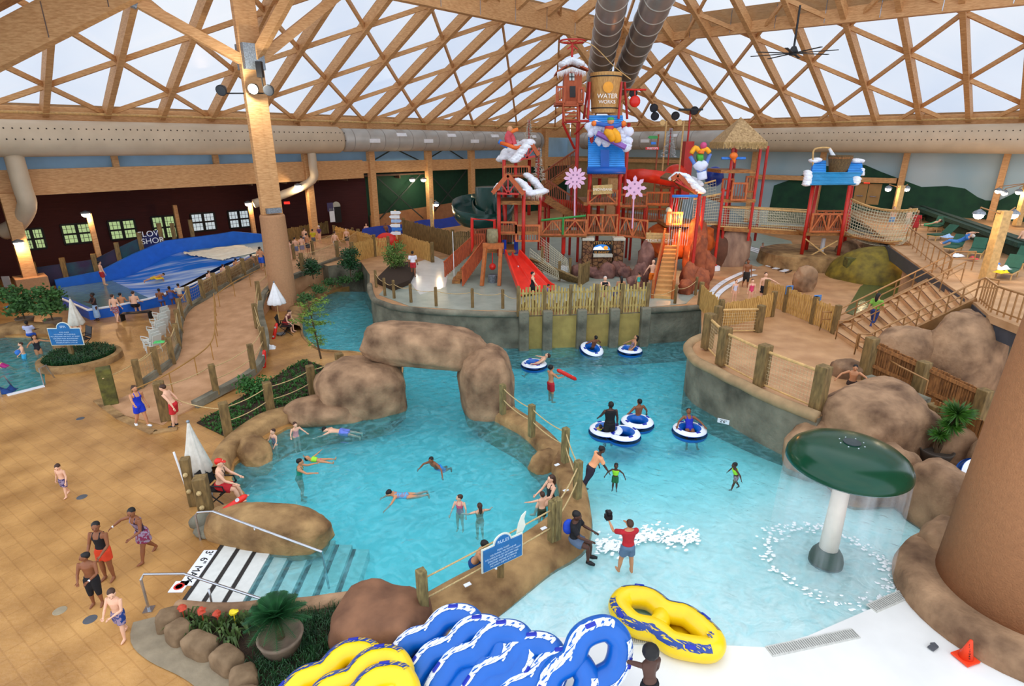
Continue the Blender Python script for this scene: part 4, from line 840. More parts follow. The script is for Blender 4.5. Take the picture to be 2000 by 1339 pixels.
# lifeguard chairs
def deck_chair(P, rz, label, m=black):
    P = Vector(P); t = thing('lifeguard_chair', label, 'chair', (0, 0, 0))
    for x in (-.3, .3):
        mb = MB(); mb.tube([(x, -.3, 0), (x, .32, .55)], .02, 6); mb.tube([(x, .32, 0), (x, -.34, .55), (x, -.5, 1.1)], .02, 6); mb.build('side_frame', m, t)
        mb = MB(); mb.tube([(x, -.38, .7), (x, .25, .7), (x, .3, .5)], .022, 6); mb.build('armrest', m, t)
    mb = MB(); mb.box((0, 0, .5), (.56, .6, .03)); mb.build('seat', m, t); mb = MB(); mb.bar((0, -.35, .55), (0, -.5, 1.08), .56, .03, up=(0, 1, 0)); mb.build('backrest', m, t)
    t.location = P; t.rotation_euler = (0, 0, rz); return t
deck_chair(G(437, 978, .02), math.radians(-95), 'black folding chair under the lifeguard in the red cap')
deck_chair(G(562, 652, .02), math.radians(-80), 'dark folding chair under the lifeguard by the tall column')
deck_chair(G(163, 680, .02), math.radians(150), 'dark folding chair by the small pool at the left edge')
# thick posts by the chair
for (px, py, ty, w, lab) in ((406, 1010, 925, .34, 'thick dark post with rope bolts beside the lifeguard chair'), (380, 985, 888, .24, 'thinner tan post behind the thick one at the lifeguard stand')):
    P = G(px, py, 0); h = HZ(P, ty+6); t = thing('timber_post', lab, 'post', tuple(P)); mb = MB(); post(mb, P, h, w, .25); mb.build('shaft', wood_post, t, bevel=.02)
    for z in (.35*h, .7*h): MB().ball(P+Vector((.02, -w/2-.03, z)), .07, 8).build('rope_knot', rope, t)
t = thing('backboard', 'white rescue pole leaning beside the lifeguard stand', 'pole', tuple(G(372, 975, 0))); mb = MB(); a = G(372, 975, 0); mb.tube([a, a+Vector((-.25, .1, 1.55))], .03, 8); mb.build('shaft', white, t)
mb = MB(); mb.ball(G(395, 1020, .2), (.35, .3, .28), 14, jit=.3, seed=2); mb.ball(G(402, 1035, .12), (.3, .25, .2), 14, jit=.3, seed=4); tag(mb.build('rock_pile', grayrock, smooth=True), 'small gray rocks at the foot of the thick lifeguard post', 'rock')
# steel rails
P = G(392, 1054, 0); zt = HZ(P, 1000); e = G(640, 1130, -.3); q = P.lerp(e, .16); rail([P, (P.x+.0, P.y, zt-.1), (P.x+.08, P.y, zt), (q.x, q.y, HZ(q, 998)), (e.x-.05, e.y, HZ(e, 1077)), (e.x, e.y, -.6)], .03, 'long steel handrail sloping down beside the smooth boulder into the lagoon', steel)
a = G(508, 1090, -.3); mb = MB(); mb.tube([a, (a.x, a.y, HZ(a, 1030))], .025, 8); tag(mb.build('rail_stanchion', steel, smooth=True), 'steel stanchion under the far handrail standing on the tiled steps', 'railing')
P = G(291, 1190, 0); zt = HZ(P, 1124); rail([P, (P.x, P.y, zt-.1), (P.x+.06, P.y+.05, zt), G(360, 1120, zt), G(520, 1172, .55), G(560, 1190, .35)], .03, 'steel handrail at the near side of the pool steps', steel)
MB_ = MB(); MB_.box(P+Vector((0, 0, .01)), (.2, .2, .02), .2); tag(MB_.build('base_plate', steel), 'square steel plate under the near handrail', 'plate')
a = G(416, 1187, -.1); mb = MB(); mb.tube([a, (a.x, a.y, HZ(a, 1150))], .025, 8); tag(mb.build('rail_stanchion', steel, smooth=True), 'steel stanchion under the near handrail among the tiled steps', 'railing')
# planter
pg = GL([(352, 1200), (480, 1203), (600, 1193), (690, 1182), (760, 1240), (800, 1340), (780, 1480), (500, 1480), (470, 1330), (430, 1270), (370, 1240)], .0)
mb = MB(); mb.prism(pg, -.1, .06); struct('floor', mb, soil)
for i, (px, py, rx, rz, sz) in enumerate(((330, 1213, .24, .4, .42), (350, 1236, .24, -.6, .45), (392, 1262, .24, -.35, .62), (445, 1292, .24, -.55, .6), (476, 1330, .26, -1.1, .5), (478, 1375, .26, -1.5, .5))):
    M = Matrix.Rotation(rz, 3, 'Z'); mb = MB(); mb.add(*superball(G(px, py, .12), (sz*.62, rx, .26), M, .6, 28, .1, 50+i)); tag(mb.build('edging_stone', mat('planter_stone', '#94795a', .85, .15, 3, .4, h2='#6d563c'), smooth=True), 'rounded planter edging stone, %s counted from the pool steps' % nth(i), 'stone', 'edging stones of the planter')
ap = resample(smooth_line(GL([(303, 1205), (300, 1235), (330, 1262), (390, 1290), (430, 1320), (450, 1370)], .0), 4), 24)
mb = MB()
sdv = [Vector((d.y, -d.x, 0)).normalized()*.42 for d in [(ap[min(i+1, 23)]-ap[max(i-1, 0)]) for i in range(24)]]; mb.grid(lambda u, v: ap[round(v*23)]+sdv[round(v*23)]*(2*u-1)+Vector((0, 0, .02)), 1, 23)
struct('trim_15', mb, mat('gray_apron', '#92836a', .7, .12, 3, .3))
mb = MB(); rnd = random.Random(3)
for x, y in in_poly_pts(GL([(560, 1215), (690, 1190), (750, 1250), (790, 1340), (780, 1480), (520, 1480), (490, 1300), (520, 1240)], 0), 900, rnd): tuft(mb, (x, y, .05), 7, .32, .3, .006, rnd, droop=.8)
tag(mb.build('ground_grass', leafd, origin=(0, 0, 0)), 'dark grassy planting around the clay pot', 'plants', kind='stuff')
lfm = mat('strap_leaf', '#59702e', .6, .3, 5, h2='#2c4220'); redf = mat('red_flower', '#c2452a', .6, .2, 6); yelf = mat('yellow_flower', '#f0d020', .6, .2, 6)
for i, (px, py, fm, lab) in enumerate(((362, 1216, redf, 'red flowering strap leaf plant nearest the steps'), (400, 1222, redf, 'second red flowering strap leaf plant from the steps'), (430, 1228, redf, 'third red flowering strap leaf plant from the steps'), (462, 1225, yelf, 'strap leaf plant with one yellow flower'), (455, 1252, None, 'flowerless strap leaf plant in front of the yellow flowering one'), (385, 1240, None, 'flowerless strap leaf plant nearest the edging stones'), (478, 1222, None, 'flowerless strap leaf plant just left of the big pot'))):
    P = G(px, py, .05); t = thing('bromeliad', lab, 'plant', tuple(P), 'strap leaf plants in the planter'); mb = MB(); tuft(mb, P, 26, .36, .42, .028, rnd, droop=1.3); mb.build('leaves', lfm, t)
    if fm: mb = MB(); mb.ball(P+Vector((0, 0, .42)), (.09, .09, .07), 8, jit=.6, seed=i); mb.tube([P, P+Vector((0, 0, .4))], .012, 5); mb.build('flower', fm, t)
# potted sago palm
P = G(553, 1272, .05); t = thing('potted_palm', 'bushy dark green palm in a wide clay pot by the pool steps', 'palm', tuple(P))
MB().lathe([(.33, 0), (.43, .38), (.46, .46), (.40, .47), (.37, .40), (.001, .38)], P, 32).build('pot', terra, t, smooth=True)
mb = MB(); c = P+Vector((-.05, .05, .85)); mb.tube([P+Vector((0, 0, .38)), c], [.09, .07], 8); mb.build('trunk', MATS['bark'], t)
mb = MB()
for k in range(46):
    a = 2*PI*k*.382; el = 1.25-1.1*(k/46); L = .72; d = Vector((math.cos(a)*math.cos(el), math.sin(a)*math.cos(el), math.sin(el)))
    pts = [c + d*L*f + Vector((0, 0, -.38*f*f*(1-.4*math.sin(el)))) for f in (0, .25, .5, .75, 1)]
    mb.tube(pts, [.012, .01, .008, .006, .003], 4); sd = d.cross(Vector((0, 0, 1))).normalized()
    for q in range(22):
        f = .12+.86*q/22; i = min(3, int(f*4)); p = pts[i].lerp(pts[i+1], f*4-i); l = .17*math.sin(PI*min(1, f*.85+.12))+.03
        for s in (-1, 1): e = p+sd*s*l+d*l*.5-Vector((0, 0, l*.25)); w_ = d*.012; mb.add([p-w_, p+w_, e], [(0, 1, 2)])
mb.build('fronds', mat('palm_green', '#2f6b38', .5, .25, 5, h2='#163f22'), t)
# yucca
P = G(1822, 905, .6); t = thing('potted_yucca', 'spiky yucca in a dark pot beside the green mushroom', 'plant', tuple(P)); MB().lathe([(.32, 0), (.44, .42), (.47, .5), (.42, .5), (.38, .42), (.001, .4)], P, 32).build('pot', mat('dark_pot', '#4c4238', .7, .15, 5, .2), t, smooth=True)
tr = MB(); lf = MB(); rnd = random.Random(9)
for (dx, dz, rr, n) in ((.28, 1.75, .55, 300), (-.1, 1.05, .36, 160), (.2, 1.35, .42, 140)):
    e = P+Vector((dx, -.05, dz)); tr.tube([P+Vector((dx*.2, 0, .4)), P+Vector((dx*.5, 0, dz*.6)), e], [.055, .045, .04], 7)
    for _ in range(n):
        d = Vector((rnd.gauss(0, 1), rnd.gauss(0, 1), rnd.gauss(.25, .8))).normalized(); s = d.orthogonal().normalized()*.018; q = e+d*rr*rnd.uniform(.8, 1.05); lf.add([e-s, e+s, e.lerp(q, .5)+s*1.2, q, e.lerp(q, .5)-s*1.2], [(0, 1, 2, 3, 4)])
tr.build('trunk', MATS['bark'], t); lf.build('leaves', mat('yucca_green', '#4a7a22', .5, .3, 5, h2='#234a14'), t)

# ---- inflatables
def path_peanut(n=72, nose=True):
    out = []
    for i in range(n):
        a = 2*PI*i/n; x = 1.0*math.cos(a); w = .40*(1+.0*x)*(abs(math.sin(a))**.72)*(1-.26*math.exp(-(x/.28)**2))
        w *= (1 + .12*math.sin(3*x)**2)
        y = math.copysign(w, math.sin(a)); 
        if nose and x > .6: x += .22*((x-.6)/.4)**2
        out.append(Vector((x*.86, y, 0)))
    return out
def sweep(mb, path, r, a0, a1, na, mi=0, off=0, closed=True, i0=0, i1=None, jag=0):
    n = len(path); idx = list(range(i0, i1 if i1 is not None else n)); vs = []
    for i in idx:
        d = (path[(i+1) % n]-path[i-1]).normalized(); nn = Vector((d.y, -d.x, 0)); wob = 0
        for j in range(na+1):
            a = a0+(a1-a0)*j/na; a += (jag*noise.noise(Vector((i*.9, j*3.3+off*99, 0))) if jag else 0); rr = (r[i] if isinstance(r, list) else r)+off
            vs.append(path[i] + (nn*math.cos(a)+Vector((0, 0, math.sin(a))))*rr)
    m = len(idx); fs = []
    for k in range(m if (closed and i1 is None and i0 == 0) else m-1):
        for j in range(na): fs.append((k*(na+1)+j, ((k+1) % m)*(na+1)+j, ((k+1) % m)*(na+1)+j+1, k*(na+1)+j+1))
    mb.add(vs, fs, mi)
tubeb = mat('tube_blue', '#055cb4', .28, .05, 3, spec=.5); tubey = mat('tube_yellow', '#f6cf10', .28, .05, 3, spec=.5); navy = mat('handle_navy', '#1c2fa8', .4, .05, 3); marks_w = mat('stripe_white', '#eef2f8', .4, scale=1, h2='#055cb4'); marks_b = mat('stripe_navy', '#f6cf10', .4, scale=1, h2='#28468f')
for m_, p0_, p1_ in ((marks_w, .42, .46), (marks_b, .56, .60)):
    nz_ = [x for x in m_.node_tree.nodes if x.type == 'TEX_NOISE'][0]; nz_.inputs['Scale'].default_value = 1; m_.node_tree.nodes['Mapping'].inputs['Scale'].default_value = (5, 26, 9); r_ = [x for x in m_.node_tree.nodes if x.type == 'VALTORGB'][0]; r_.color_ramp.elements[0].position = p0_; r_.color_ramp.elements[1].position = p1_
def double_tube(body, stripe, label, group, floor=False):
    t = thing('double_tube', label, 'inflatable', group=group); P = path_peanut(); mb = MB(); sweep(mb, P, .235, 0, 2*PI, 18); mb.tube([(-.05, -.3, 0), (0, 0, -.02), (-.05, .3, 0)], [.2, .19, .2], 14)
    if floor: mb.lathe([(.001, -.12), (.25, -.12), (.3, -.1)], (.42, 0, 0), 24)
    bd_ = mb.build('body', body, t, smooth=True)
    for (b0, b1, a0, a1) in ((3, 34, .52, 1.2), (38, 70, .52, 1.2)):
        mb = MB(); sweep(mb, P, .235, a0, a1, 6, off=.004, closed=False, i0=b0, i1=b1, jag=.16); mb.build('stripe', stripe, bd_, smooth=True)
    for i in (8, 27, 45, 64):
        d = (P[(i+1) % 72]-P[i-1]).normalized(); nn = Vector((d.y, -d.x, 0)); a = .87; c = P[i]+(nn*math.cos(a)+Vector((0, 0, math.sin(a))))*.245; z = (nn*math.cos(a)+Vector((0, 0, math.sin(a)))); M = Matrix((d, z.cross(d), z)).transposed(); mb = MB(); mb.box(c, (.2, .085, .03), M=M); mb.build('handle', navy, bd_, bevel=.02)
    for s in (-1, 1): mb = MB(); mb.bar((.98, s*.07, .236), (.90, 0, .24), .03, .01); mb.bar((1.04, s*.07, .225), (.96, 0, .235), .03, .01); mb.build('arrow_mark', stripe, bd_)
    return t
def orient(o, P, xa, na):
    xa = Vector(xa).normalized(); na = Vector(na); na = (na - xa*na.dot(xa)).normalized(); ya = na.cross(xa); o.matrix_world = Matrix.Translation(Vector(P)) @ Matrix((xa, ya, na)).transposed().to_4x4()
B0 = double_tube(tubeb, marks_w, 'x', 'blue double tubes stacked leaning at the front')
XA, NA = (-.84, -.30, -.42), (-.12, -.62, .8)
sp = [((852, 1268, .62), 'blue double tube at the back of the leaning stack, nearest the boulder'), ((898, 1292, .66), 'second blue double tube from the boulder in the leaning stack'), ((946, 1304, .72), 'third blue double tube from the boulder in the leaning stack'), ((1006, 1330, .66), 'fourth blue double tube from the boulder in the leaning stack'), ((1062, 1362, .6), 'front blue double tube of the leaning stack, cut by the lower edge')]
for i, (p, lab) in enumerate(sp):
    o = B0 if i == 0 else dup(B0); o['label'] = lab; orient(o, G(*p), XA, NA)
o = dup(B0); o['label'] = 'blue double tube held upright by the long haired child'; del o['group']; orient(o, G(1140, 1310, .95), (-.62, -.38, -.55), (.1, -.85, .55))
Y0 = double_tube(tubey, marks_b, 'yellow double tube lying alone at the edge of the beach pool', None, True); a, b = G(1225, 1180, .2), G(1360, 1245, .2); orient(Y0, (a+b)/2, b-a, (0, 0, 1)); Y0.scale = (1.08,)*3
for i, (p, lab) in enumerate((((645, 1340, .45), 'yellow double tube at the left of the small yellow stack'), ((697, 1356, .55), 'middle yellow double tube of the small yellow stack'), ((706, 1394, .55), 'front yellow double tube of the small stack at the lower edge'))):
    o = dup(Y0); o['label'] = lab; o['group'] = 'yellow double tubes stacked by the planter'; orient(o, G(*p), (-.80, -.5, -.2), (-.1, -.35, .93))
whitet = mat('tube_white', '#eef3f8', .3, .04, 3)
def ring_tube(P, label, R=.44, r=.2, tilt=(0, 0), nm='ring_tube', hole=False):
    t = thing(nm, label, 'inflatable'); path = [Vector((R*math.cos(2*PI*i/40), R*math.sin(2*PI*i/40), 0)) for i in range(40)]
    path = path[::-1]; path = [Vector((R*math.cos(2*PI*i/40), R*math.sin(2*PI*i/40), 0)) for i in range(40)]
    mb = MB(); sweep(mb, path, r, .55-2*PI, .15*0+.0-.0, 14); mb.build('body', tubeb, t, smooth=True)
    mb = MB(); sweep(mb, path, r, .62, 1.75, 8, off=.003); mb.build('white_band', whitet, t, smooth=True)
    mb = MB(); mb.lathe([(.001, -.13), (R-.1, -.1)], (0, 0, 0), 24); mb.build('seat_net', tubeb, t)
    for k in range(4): a = k*PI/2+.4; mb = MB(); mb.box(((R+.02)*math.cos(a), (R+.02)*math.sin(a), r+.01), (.07, .17, .03), a); mb.build('handle', navy, t, bevel=.01)
    t.location = Vector(P)+Vector((0, 0, .1)); t.rotation_euler = (tilt[0], tilt[1], 0); return t
ring_tube(G(1155, 688, -.1), 'blue and white ring tube carrying the swimmer nearest the ochre wall', tilt=(.3, .2)); ring_tube(G(1230, 690, -.1), 'blue and white ring tube carrying the woman near the gray wall')
ring_tube(G(1043, 718, -.1), 'blue and white ring tube carrying the reclining pale man'); ring_tube(G(1346, 848, -.1), 'blue and white ring tube carrying the woman in the royal blue swimsuit')
ring_tube(G(1244, 832, -.1), 'blue and white ring tube around the bare backed young man'); ring_tube(G(1183, 848, -.1), 'blue and white ring tube holding the child beside the man in black'); ring_tube(G(1217, 856, -.1), 'empty blue and white ring tube touching the man in black')
for px, py, z, lab in ((1905, 945, 1.0, 'upper blue and white tube leaning behind the round column'), (1905, 985, .7, 'middle blue and white tube leaning behind the round column'), (1910, 1010, .4, 'lowest blue and white tube behind the round column')): ring_tube(G(px, py, z), lab, tilt=(.9, .3))
t = thing('timber_post', 'timber post with a white clip in front of the tubes by the round column', 'post', tuple(G(1885, 1028, .5))); a = G(1885, 1028, .5); mb = MB(); mb.bar(a, (a.x, a.y, HZ(a, 920)), .14, .14); mb.build('shaft', wood_post, t, bevel=.01); mb = MB(); mb.box((a.x, a.y-.1, .9), (.14, .1, .14)); mb.build('clip', white, t)

# ---- signs
navyb = mat('sign_blue', '#1d6aa8', .4, .1, 5); txm = mat('sign_text', '#bcd6ec', .5, .05, 3); cr = mat('sign_cream', '#dfe3d2', .5, .05, 3)
def rules_sign(P, rz, label, zc, lines, head, w=1.25, tiltx=0, feather=False):
    P = Vector(P); t = thing('rules_sign', label, 'sign', tuple(P)); d = Vector((math.cos(rz), math.sin(rz), 0)); f = Vector((math.sin(rz), -math.cos(rz), 0)); h = w*.55
    mb = MB(); mb.bar(P, P+Vector((0, 0, zc)), .16, .16); mb.build('post', wood_post, t, bevel=.01)
    def outline(g): 
        q = [(-w/2-g, -h/2-g), (w/2+g, -h/2-g), (w/2+g, h/2+g), (w*.2+g, h/2+g)] + [((w*.2+g)*math.cos(a), h/2+g+(w*.2)*math.sin(a)) for a in [PI*i/12 for i in range(1, 12)]] + [(-w*.2-g, h/2+g), (-w/2-g, h/2+g)]
        return q
    for g, off, m, nm in ((.035, .09, cr, 'border'), (0, .115, navyb, 'board')):
        mb = MB(); mb.slab([P+d*x+Vector((0, 0, zc+z))+f*off for x, z in outline(g)], -f*.03); mb.build(nm, m, t)
    for i, l in enumerate(lines): text(l, P+f*.12+Vector((0, 0, zc+h*.28-i*h*.13)), h*.10, txm, rz, PI/2, parent=t)
    text(head, P+f*.12+Vector((0, 0, zc+h*.62)), h*.2, txm, rz, PI/2, parent=t)
    if feather:
        mb = MB(); q = P+d*(w*.5)+Vector((0, 0, zc+h*.75)); mb.slab([q+d*x+Vector((0, 0, z)) for x, z in ((-.1, -.2), (.02, -.25), (.16, 0), (.12, .2), (.18, .38), (.05, .3), (-.04, .1))], f*.03); mb.build('feather_cutout', cr, t)
    return t
rules = ['POOL RULES', 'NO DIVING  NO RUNNING', 'NO LIFEGUARD ON DUTY AT NIGHT', 'CHILDREN MUST BE SUPERVISED', 'SHOWER BEFORE ENTERING', 'MAXIMUM DEPTH 3 FT 6 IN']
P = G(978, 1124, .4); zc = HZ(P, 1086)-P.z; rules_sign(P, math.radians(22+12), 'blue pool rules sign with a feather cutout standing on the divider wall', .72, rules, 'RULES', 1.05, feather=True)
P = G(143, 700, .2); rules_sign(P, .05, 'blue rules sign over the round flower bed by the small pool', HZ(P, 656)-.2, rules, 'SPA', 1.45)
mb = MB(); c = G(140, 712, .0); mb.lathe([(1.75, 0), (1.72, .28), (1.5, .33), (1.45, .2), (.001, .2)], c+Vector((.1, .5, 0)), 40); tag(mb.build('round_planter', tanrock), 'round stone edged flower bed under the blue spa sign', 'planter')
mb = MB(); rnd = random.Random(12)
for _ in range(700): a, r = rnd.uniform(0, 2*PI), 1.4*math.sqrt(rnd.random()); tuft(mb, c+Vector((.1+r*math.cos(a), .5+r*math.sin(a), .2)), 6, .38, .25, .02, rnd)
tag(mb.build('ground_cover', leafd), 'dense dark green ground cover in the round bed', 'plants', kind='stuff')
for px, py, lab, sd in ((103, 625, 'bushy potted tree right of the small pool behind the blue sign', 31), (48, 622, 'potted tree at the left beyond the small pool', 32)):
    bush(G(px, py, .42), .75, 1.9, 1100, .22, lab, lf2, 'potted_tree', 'tree', seed=sd, pot=.45)
bank([(-60, 668), (0, 660), (45, 655), (93, 657), (101, 673), (112, 700)], [(-60, 640), (0, 640), (50, 636), (110, 640), (125, 668), (135, 690)], .5, 'wall_spa', tanrock, n=30)
a, b = G(18, 770, 0), G(90, 752, 0); mb = MB(); mb.bar(a+Vector((0, -.1, .015)), b+Vector((0, -.1, .015)), .25, .03); struct('trim_16', mb, white)
for px, py, lab in ((3, 775, 'left steel grab rail of the small pool at the frame edge'), (86, 752, 'right steel grab rail of the small pool')):
    P = G(px, py, 0); rail([P, P+Vector((0, 0, .8)), P+Vector((-.1, .5, .75)), P+Vector((-.2, .9, -.1))], .03, lab, steel)
cloth(G(8, 765, .0), .8, .6, .35, 'dark blue towel heap at the left frame edge beside the small pool', .2, mat('navy_towel', '#1d3f78', .9, .2, 6, .3), seed=12)
cloth(G(28, 598, .35), 1.0, .6, .12, 'blue towel on the white lounge chair at the far left', .2, blt, seed=13)
def rescue_tube(P, xa, label, na=(0, 0, 1)):
    t = thing('rescue_tube', label, 'rescue tube'); MB().tube([(-.5, 0, 0), (-.42, 0, 0), (0, 0, 0), (.42, 0, 0), (.5, 0, 0)], [.04, .085, .09, .085, .04], 14).build('foam_body', redl, t, smooth=True)
    for x in (-.25, .25): MB().lathe([(.001, .0), (.055, 0)], (x, 0, .092), 16).build('white_patch', white, t)
    orient(t, P, xa, na); return t
rescue_tube(G(452, 985, .72)+Vector((0, -.1, 0)), (.5, .35, .25), 'red rescue tube across the lap of the lifeguard in the red cap', (.2, -.5, .8))
rescue_tube(G(537, 648, .35), (.2, .3, .9), 'red rescue tube leaning beside the lifeguard by the tall column', (0, -1, .3)); rescue_tube(G(516, 703, .35), (.1, .1, 1), 'red rescue tube hanging on the kerb by the ramp', (0, -1, .2))
cloth(G(526, 680, .35), .6, .5, .3, 'crumpled white towel on the kerb at the ramp bend', .3, seed=21)
# stacked white chairs
wpl = mat('chair_white', '#d8dbd2', .5, .06, 4)
def patio():
    t = thing('patio_chair', 'x', 'chair')
    for x in (-.25, .25):
        for y in (-.22, .25): mb = MB(); mb.tube([(x, y, 0), (x*.9, y*.9, .42)], .02, 5); mb.build('leg', wpl, t)
        mb = MB(); mb.tube([(x*1.1, -.25, .64), (x*1.1, .28, .64), (x, .3, .4)], .022, 5); mb.build('armrest', wpl, t)
    mb = MB(); mb.box((0, .02, .42), (.5, .5, .03)); mb.build('seat', wpl, t); mb = MB(); mb.bar((0, -.24, .42), (0, -.4, 1.0), .5, .03, up=(0, 1, 0)); mb.build('backrest', wpl, t, bevel=.01); return t
pc = patio(); k = 0
for (px, py), ns in (((303, 688), 3), ((313, 668), 3), ((318, 652), 3), ((322, 638), 3)):
    for j in range(ns):
        o = pc if k == 0 else dup(pc); o.location = G(px, py, 0)+Vector((-.05*j, 0, .14*j)); o.rotation_euler = (0, 0, 1.2); o['group'] = 'white chairs stacked along the ramp fence'
        o['label'] = 'white plastic chair, %s of the stack standing %s from the near end of the row' % (['bottom', 'middle', 'top'][j], nth(k//3)); k += 1
cloth(G(311, 668, .8), .5, .4, .1, 'green towel draped over the stacked white chairs', .3, mat('green_towel', '#5fcf74', .9, .2, 6, .3), seed=31)
cloth(G(300, 640, 0), .9, .6, .08, 'white towel dropped beside the chair row', .3, seed=32) if False else None
# drains
for px, py, lab in ((117, 1192, 'faint round drain cover left of the dark one'), (176, 1209, 'dark round drain cover beside the barefoot boys'), (160, 970, 'round drain cover by the lone boy at the left'), (157, 817, 'small oval drain cover on the open deck')):
    mb = MB(); mb.lathe([(.14, 0), (.13, .008), (.001, .008)], G(px, py, 0), 20); tag(mb.build('drain_cover', MATS['dark_gray'] if px != 117 else mat('tan_gray', '#9b8c70', .6, .1, 5)), lab, 'drain')
# ================================================================ surf ride, ducts, lamps
def wlpx(px, off=0):
    r = (px-1000)/1095; B = W0+N*off; return (r*B.y-B.x)/(U.x-r*U.y)
sb = mat('surf_blue', '#1a63c8', .4, .08, 2)
t = thing('surf_ride', 'big blue surf simulator basin with a sloping wave bed', 'surf ride', tuple(wl(2, .3)))
tp = [(97, 547), (190, 530), (262, 497), (332, 470), (437, 457), (467, 452), (520, 457)]; bt = []
W = []
for px, py in tp: q = wlpx(px, .3); p = wl(q, .3); W.append((p, HZ(p, py)))
mb = MB()
for (p, z), (p2, z2) in zip(W[:-1], W[1:]): mb.slab([p, p2, (p2.x, p2.y, z2), (p.x, p.y, z)], -N*.3)
mb.build('back_wall', sb, t)
B1 = G(290, 580, .55); A1 = wl(wlpx(210, .35), .35, .55); D1_ = wl(wlpx(372, .35), .35, 2.0); C1_ = G(478, 503, 2.0); up_ = wl(wlpx(520, .35), .35, 2.0); cr_ = G(520, 497, 2.0)
def bed(u, v):
    s = 3*v*v-2*v**3; p = A1.lerp(B1, u).lerp(D1_.lerp(C1_, u), v); p.z = .5+1.5*s; return p
def flow_mat():
    m = mat('wave_sheet', '#3f8fe0', .25, stretch=(1, 1, 1), scale=1.0); n = m.node_tree; b = n.nodes['Principled BSDF']; mp = n.nodes['Mapping']; mp.inputs['Rotation'].default_value = (0, 0, -.78); mp.inputs['Scale'].default_value = (.25, 2.4, .3)
    r = [x for x in n.nodes if x.type == 'VALTORGB'][0]; r.color_ramp.elements[0].color = (*srgb('#1f6fd2'), 1); r.color_ramp.elements[1].color = (*srgb('#cfe0ee'), 1); r.color_ramp.elements[0].position = .42; r.color_ramp.elements[1].position = .72; return m
mb = MB(); mb.grid(bed, 20, 24); mb.build('wave_bed', flow_mat(), t, smooth=True)
foam = mat('foam', '#ece6d2', .8, .06, 3, .5)
mb = MB(); mb.slab([D1_+Vector((0, 0, .0)), C1_, cr_, up_], (0, 0, .04)); mb.build('upper_pool', mat('surf_water', '#8fa9a6', .3, .1, 2, .2), t)
mb = MB(); mb.grid(lambda u, v: bed(.12+.78*u, .82+.18*v+.0) .lerp((D1_.lerp(C1_, .1+.85*u)).lerp(up_.lerp(cr_, .2+.6*u), v), max(0, v-.3)) + Vector((0, 0, .07+.22*abs(noise.noise(Vector((u*9, v*6, 0)))))), 30, 12); mb.build('foam_crest', foam, t, smooth=True)
mb = MB()
for k in range(9): u = .05+.1*k; mb.grid(lambda a, b: bed(u+.03*a+.02*noise.noise(Vector((b*5, k, 0))), .05+.75*b)+Vector((0, 0, .02)), 1, 24)
pl_ = [wl(wlpx(97, .35), .35, .5), A1, B1, G(225, 596, .5), G(172, 604, .5), G(116, 581, .5)]
mb = MB(); mb.prism(pl_, .1, .5); mb.build('landing_pool', mat('gray_teal_water', '#5f7f82', .12, .1, 2, .25), t)
ed = [G(113, 580, .6), G(172, 606, .6), G(225, 598, .6), G(292, 584, .6), G(362, 562, .95), G(405, 542, 1.45), G(487, 500, 2.05)]
mb = MB()
for a, b in zip(ed[:-1], ed[1:]): mb.slab([(a.x, a.y, -.1), (b.x, b.y, -.1), b, a], (.2, .25, 0))
mb.build('front_wall', sb, t)
mb = MB(); mb.tube([p+Vector((0, -.02, .03)) for p in ed], .07, 6); mb.build('edge_pad', white, t)
p_, q_ = G(396, 578, .7), G(507, 519, 1.4); mb = MB(); mb.slab([(p_.x, p_.y, .2), (q_.x, q_.y, .2), (q_.x, q_.y, HZ(q_, 499)), (p_.x, p_.y, HZ(p_, 552))], (-.25, .35, 0)); tag(mb.build('rock_parapet', tanrock, bevel=.08), 'low tan rockwork parapet between the surf ride and the ramp fence', 'wall')
# mural fence behind the ride
t = thing('mural_fence', 'dark painted fence with log posts behind the surf ride', 'fence', tuple(wl(1, -.5)))
MP = [mat('mural_purple', '#45304a', .8, .4, .7, h2='#1d2b3e'), mat('mural_teal', '#235a60', .8, .3, 1, h2='#3a2a48'), mat('mural_indigo', '#2c2f66', .8, .3, 1)]
pxs = [62, 122, 185, 235, 283, 325, 350, 386]; tops = [513, 505, 497, 475, 455, 437, 437, 430]
pz = [(wl(wlpx(p, -.4), -.4), y) for p, y in zip(pxs, tops)]
for i, (p, y) in enumerate(pz):
    z = HZ(p, y); mb = MB(); mb.box((p.x, p.y, z-.9), (.3, .3, 1.9), .5); mb.build('post', wood_post, t)
    if i < 5: q, y2 = pz[i+1]; z2 = HZ(q, y2); mb = MB(); mb.slab([(p.x, p.y, z-1.8), (q.x, q.y, z2-1.8), (q.x, q.y, z2-.35), (p.x, p.y, z-.35)], -N*.05); mb.build('painted_panel', MP[i % 2 if i < 4 else 2], t)
a_ = math.atan2(U.y, U.x)
p = pz[4][0].lerp(pz[5][0], .5); zz = HZ(p, 466); text('FLOW', p+N*.1+Vector((0, 0, zz+.38)), .6, white, a_, PI/2, parent=t); text('SHOR', p+N*.1+Vector((.1, 0, zz-.15)), .6, white, a_, PI/2, parent=t)
